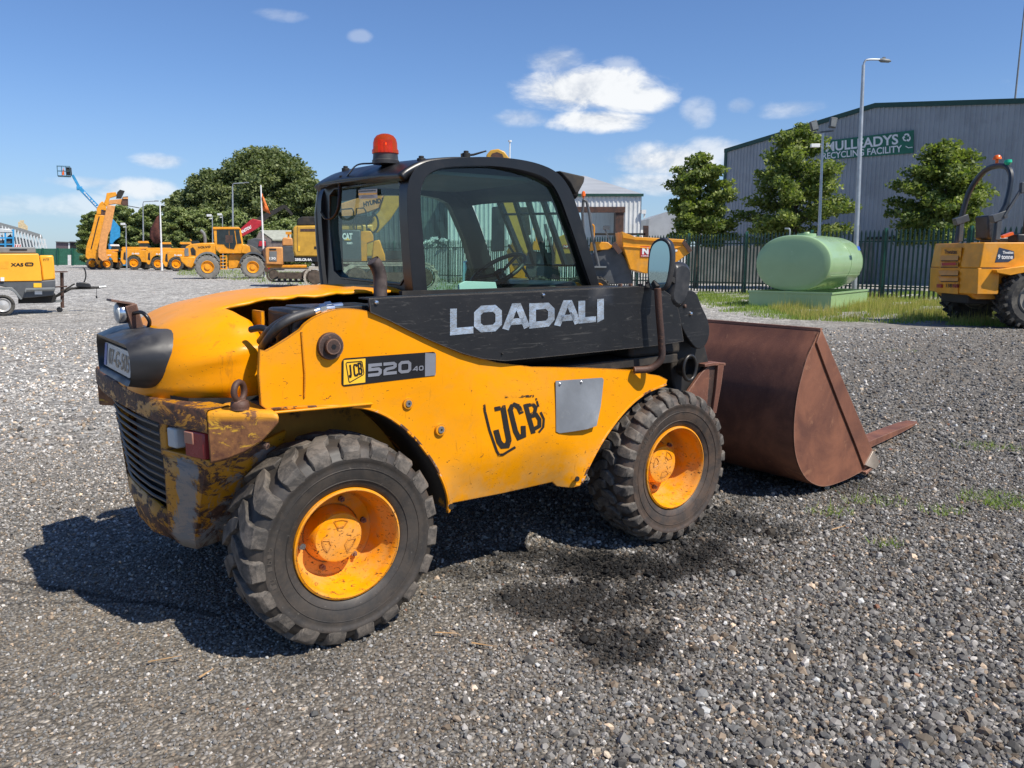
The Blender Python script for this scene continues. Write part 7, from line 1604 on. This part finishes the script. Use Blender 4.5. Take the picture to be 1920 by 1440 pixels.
obj('brake_lever', MB().tube(cr([at(x, y, D+.6) for x, y in ((153,537),(159,526),(161,515),(158,503),(155,502))], 3), .018, 8), M['decal_black'], AC, smooth=60); obj('safety_cable', MB().tube([at(181,541,D+.6), at(181,556,D+.6)], .006, 5).box(at(181,557,D+.6), (.04, .04, .07)), M['decal_black'], AC)
obj('stand', MB().tube([at(116,511,D+.55), at(117,577,D+.55)], .045, 8).box(at(115,509.5,D+.55), (.30, .3, .03)).tube([at(103,538,D+.5), at(126,537,D+.5)], .02, 6), M['rust_dark'], AC, smooth=30); jw = at(111,571,D+.5); jw.z = .075; obj('jockey_wheel', MB().lathe([(0, 0), (.06, 0), (.075, .01), (.075, .05), (.06, .06), (0, .06)], jw, 'y', 20), M['plastic'], AC); obj('lower_rail', MB().beam(at(62,567,D+.4), at(116,564,D+.4), .04, .06), M['midgrey'], AC)

# ---------------------------------------------------------------- far left: mesh fence, conveyor building, marker
face()
D = 128; GF = thing('mesh_fence', gx(110, D), 'bright green mesh fence at the far left end of the yard', 'fence')
for i in range(9):
    x0 = -60+i*28; obj('mesh_panel', MB().grid([[at(x0+28*k/16, y, D) for k in range(17)] for y in (466, 479, 497)]), M['fence_green'], GF, smooth=0); obj('fence_post', MB().beam(at(x0, 498, D-.1), at(x0, 465, D-.1), .22, .22), M['post_green'], GF, smooth=0)
D = 110; tag(obj('marker_post', TR(MB(), rectp(127,478,131,497), D, .3), pm('red_white_marker', (.72, .70, .68), .6), smooth=0), 'small red and white marker post before the green mesh fence', 'post')
mk = bpy.context.scene.objects[-1] if False else [o for o in COL.objects if o.name.startswith('marker_post')][0]
for y0 in (482, 491):
    o = TR(MB(), rectp(126.8,y0,131.2,y0+4), D-.02, .34); rl = obj('red_band', o, M['red'], mk, smooth=0, fix=True)
face(40)
D = 230; CV = thing('conveyor_building', gx(40, D), 'distant white trestle structure with a long sloping roof at the far left', 'industrial structure')
mb = MB(); cvm = M['white']
obj('gallery', TR(MB(), [(-60,408),(-60,398),(0,417),(40,428),(78,440),(80,446),(40,436),(0,426)], D, 6), M['midgrey'], CV, smooth=0)
mb = MB()
for i in range(18):
    x = -20+i*6; yt_ = 417+(x/78)*24+5; mb.beam(at(x, yt_, D), at(x+6.5, 468, D), .35, .35); mb.beam(at(x+3, yt_+1, D+4), at(x-1, 468, D+4), .3, .3)
obj('trestle', mb, M['plate'], CV, smooth=0); obj('lower_cladding', TR(MB(), [(-40,470),(-40,436),(0,440),(40,446),(62,452),(66,470)], D+6, 2), pm('pale_blue_panels', (.42, .50, .55), .6, var=.2), CV, smooth=0); obj('tower', TR(MB(), [(34,434),(34,416),(37,416),(37,413),(45,413),(45,418),(52,424),(52,436)], D+5, 6), pm('tan_tower', (.50, .40, .24), .7, var=.2), CV, smooth=0); obj('lamp', MB().beam(at(76,445,D), at(76,440,D), .3, .3), M['white'], CV)
D = 60; SL = thing('scissor_lift', gx(10, D), 'blue and grey lift cage standing behind the compressor at the left edge', 'lift')
mb = MB(); [mb.beam(at(x, 465, D), at(x, 430, D), .12, .12) for x in (-14, 10, 25)]; [mb.beam(at(-14, y, D), at(25, y, D), .10, .10) for y in (432, 446, 458)]; obj('cage', mb, M['blue'], SL, smooth=0); obj('box', TR(MB(), [(-14,470),(-14,452),(8,450),(20,438),(26,452),(28,470)], D+.3, 1.2), M['grey'], SL, bevel=.05); obj('cover', TR(MB(), [(-14,436),(-12,428),(20,429),(24,436)], D-.1, 1.4), M['plate'], SL, bevel=.05); obj('base', MB().bb(gx(-14, D), gx(28, D)+Vector((0, 1.4, at(10, 468, D).z))), M['grey'], SL)
face(33); D = 45; HZ = thing('hazard_board', gx(33, D), 'red and white striped board on the machine behind the compressor', 'hazard board'); obj('board', TR(MB(), [(26,470),(28,458),(39,458),(40,470)], D, .1), M['white'], HZ, smooth=0)
for i in range(3): obj('red_stripe', TR(MB(), [(26.5+i*4.5,469.5),(28.5+i*4.2,458.5),(30.5+i*4.2,458.5),(29+i*4.5,469.5)], D-.02, .02), M['red'], HZ, smooth=0)
obj('stand', MB().bb(gx(27, D)+Vector((0, .02, 0)), gx(40, D)+Vector((0, .2, at(33, 470, D).z))), M['grey'], HZ, smooth=0)
face(); D = 170
for x0, x1, mt, lab in ((105,128,'rust_dark','dark maroon container beyond the green mesh fence'),(131,156,'dull','dark open-sided shed beyond the green mesh fence')):
    c = thing('distant_shed' if x0 > 110 else 'container', gx((x0+x1)/2, D), lab, 'container' if x0 < 110 else 'shed'); obj('wall', TR(MB(), [(x0,482),(x0,453.5),(x1,455.5 if x0 < 110 else 454),(x1,482)], D, 4), M[mt] if mt != 'rust_dark' else pm('maroon_panel', (.12, .09, .10), .7), c, smooth=0); obj('roof', TR(MB(), [(x0-1,454),(x0-1,452.5),(x1+1,453.5),(x1+1,455)], D-.3, 4.5), M['midgrey'], c, smooth=0); obj('gable_panel', TR(MB(), rectp(x1-.5,455,x1+3,466), D, 1), M['white'], c, smooth=0)
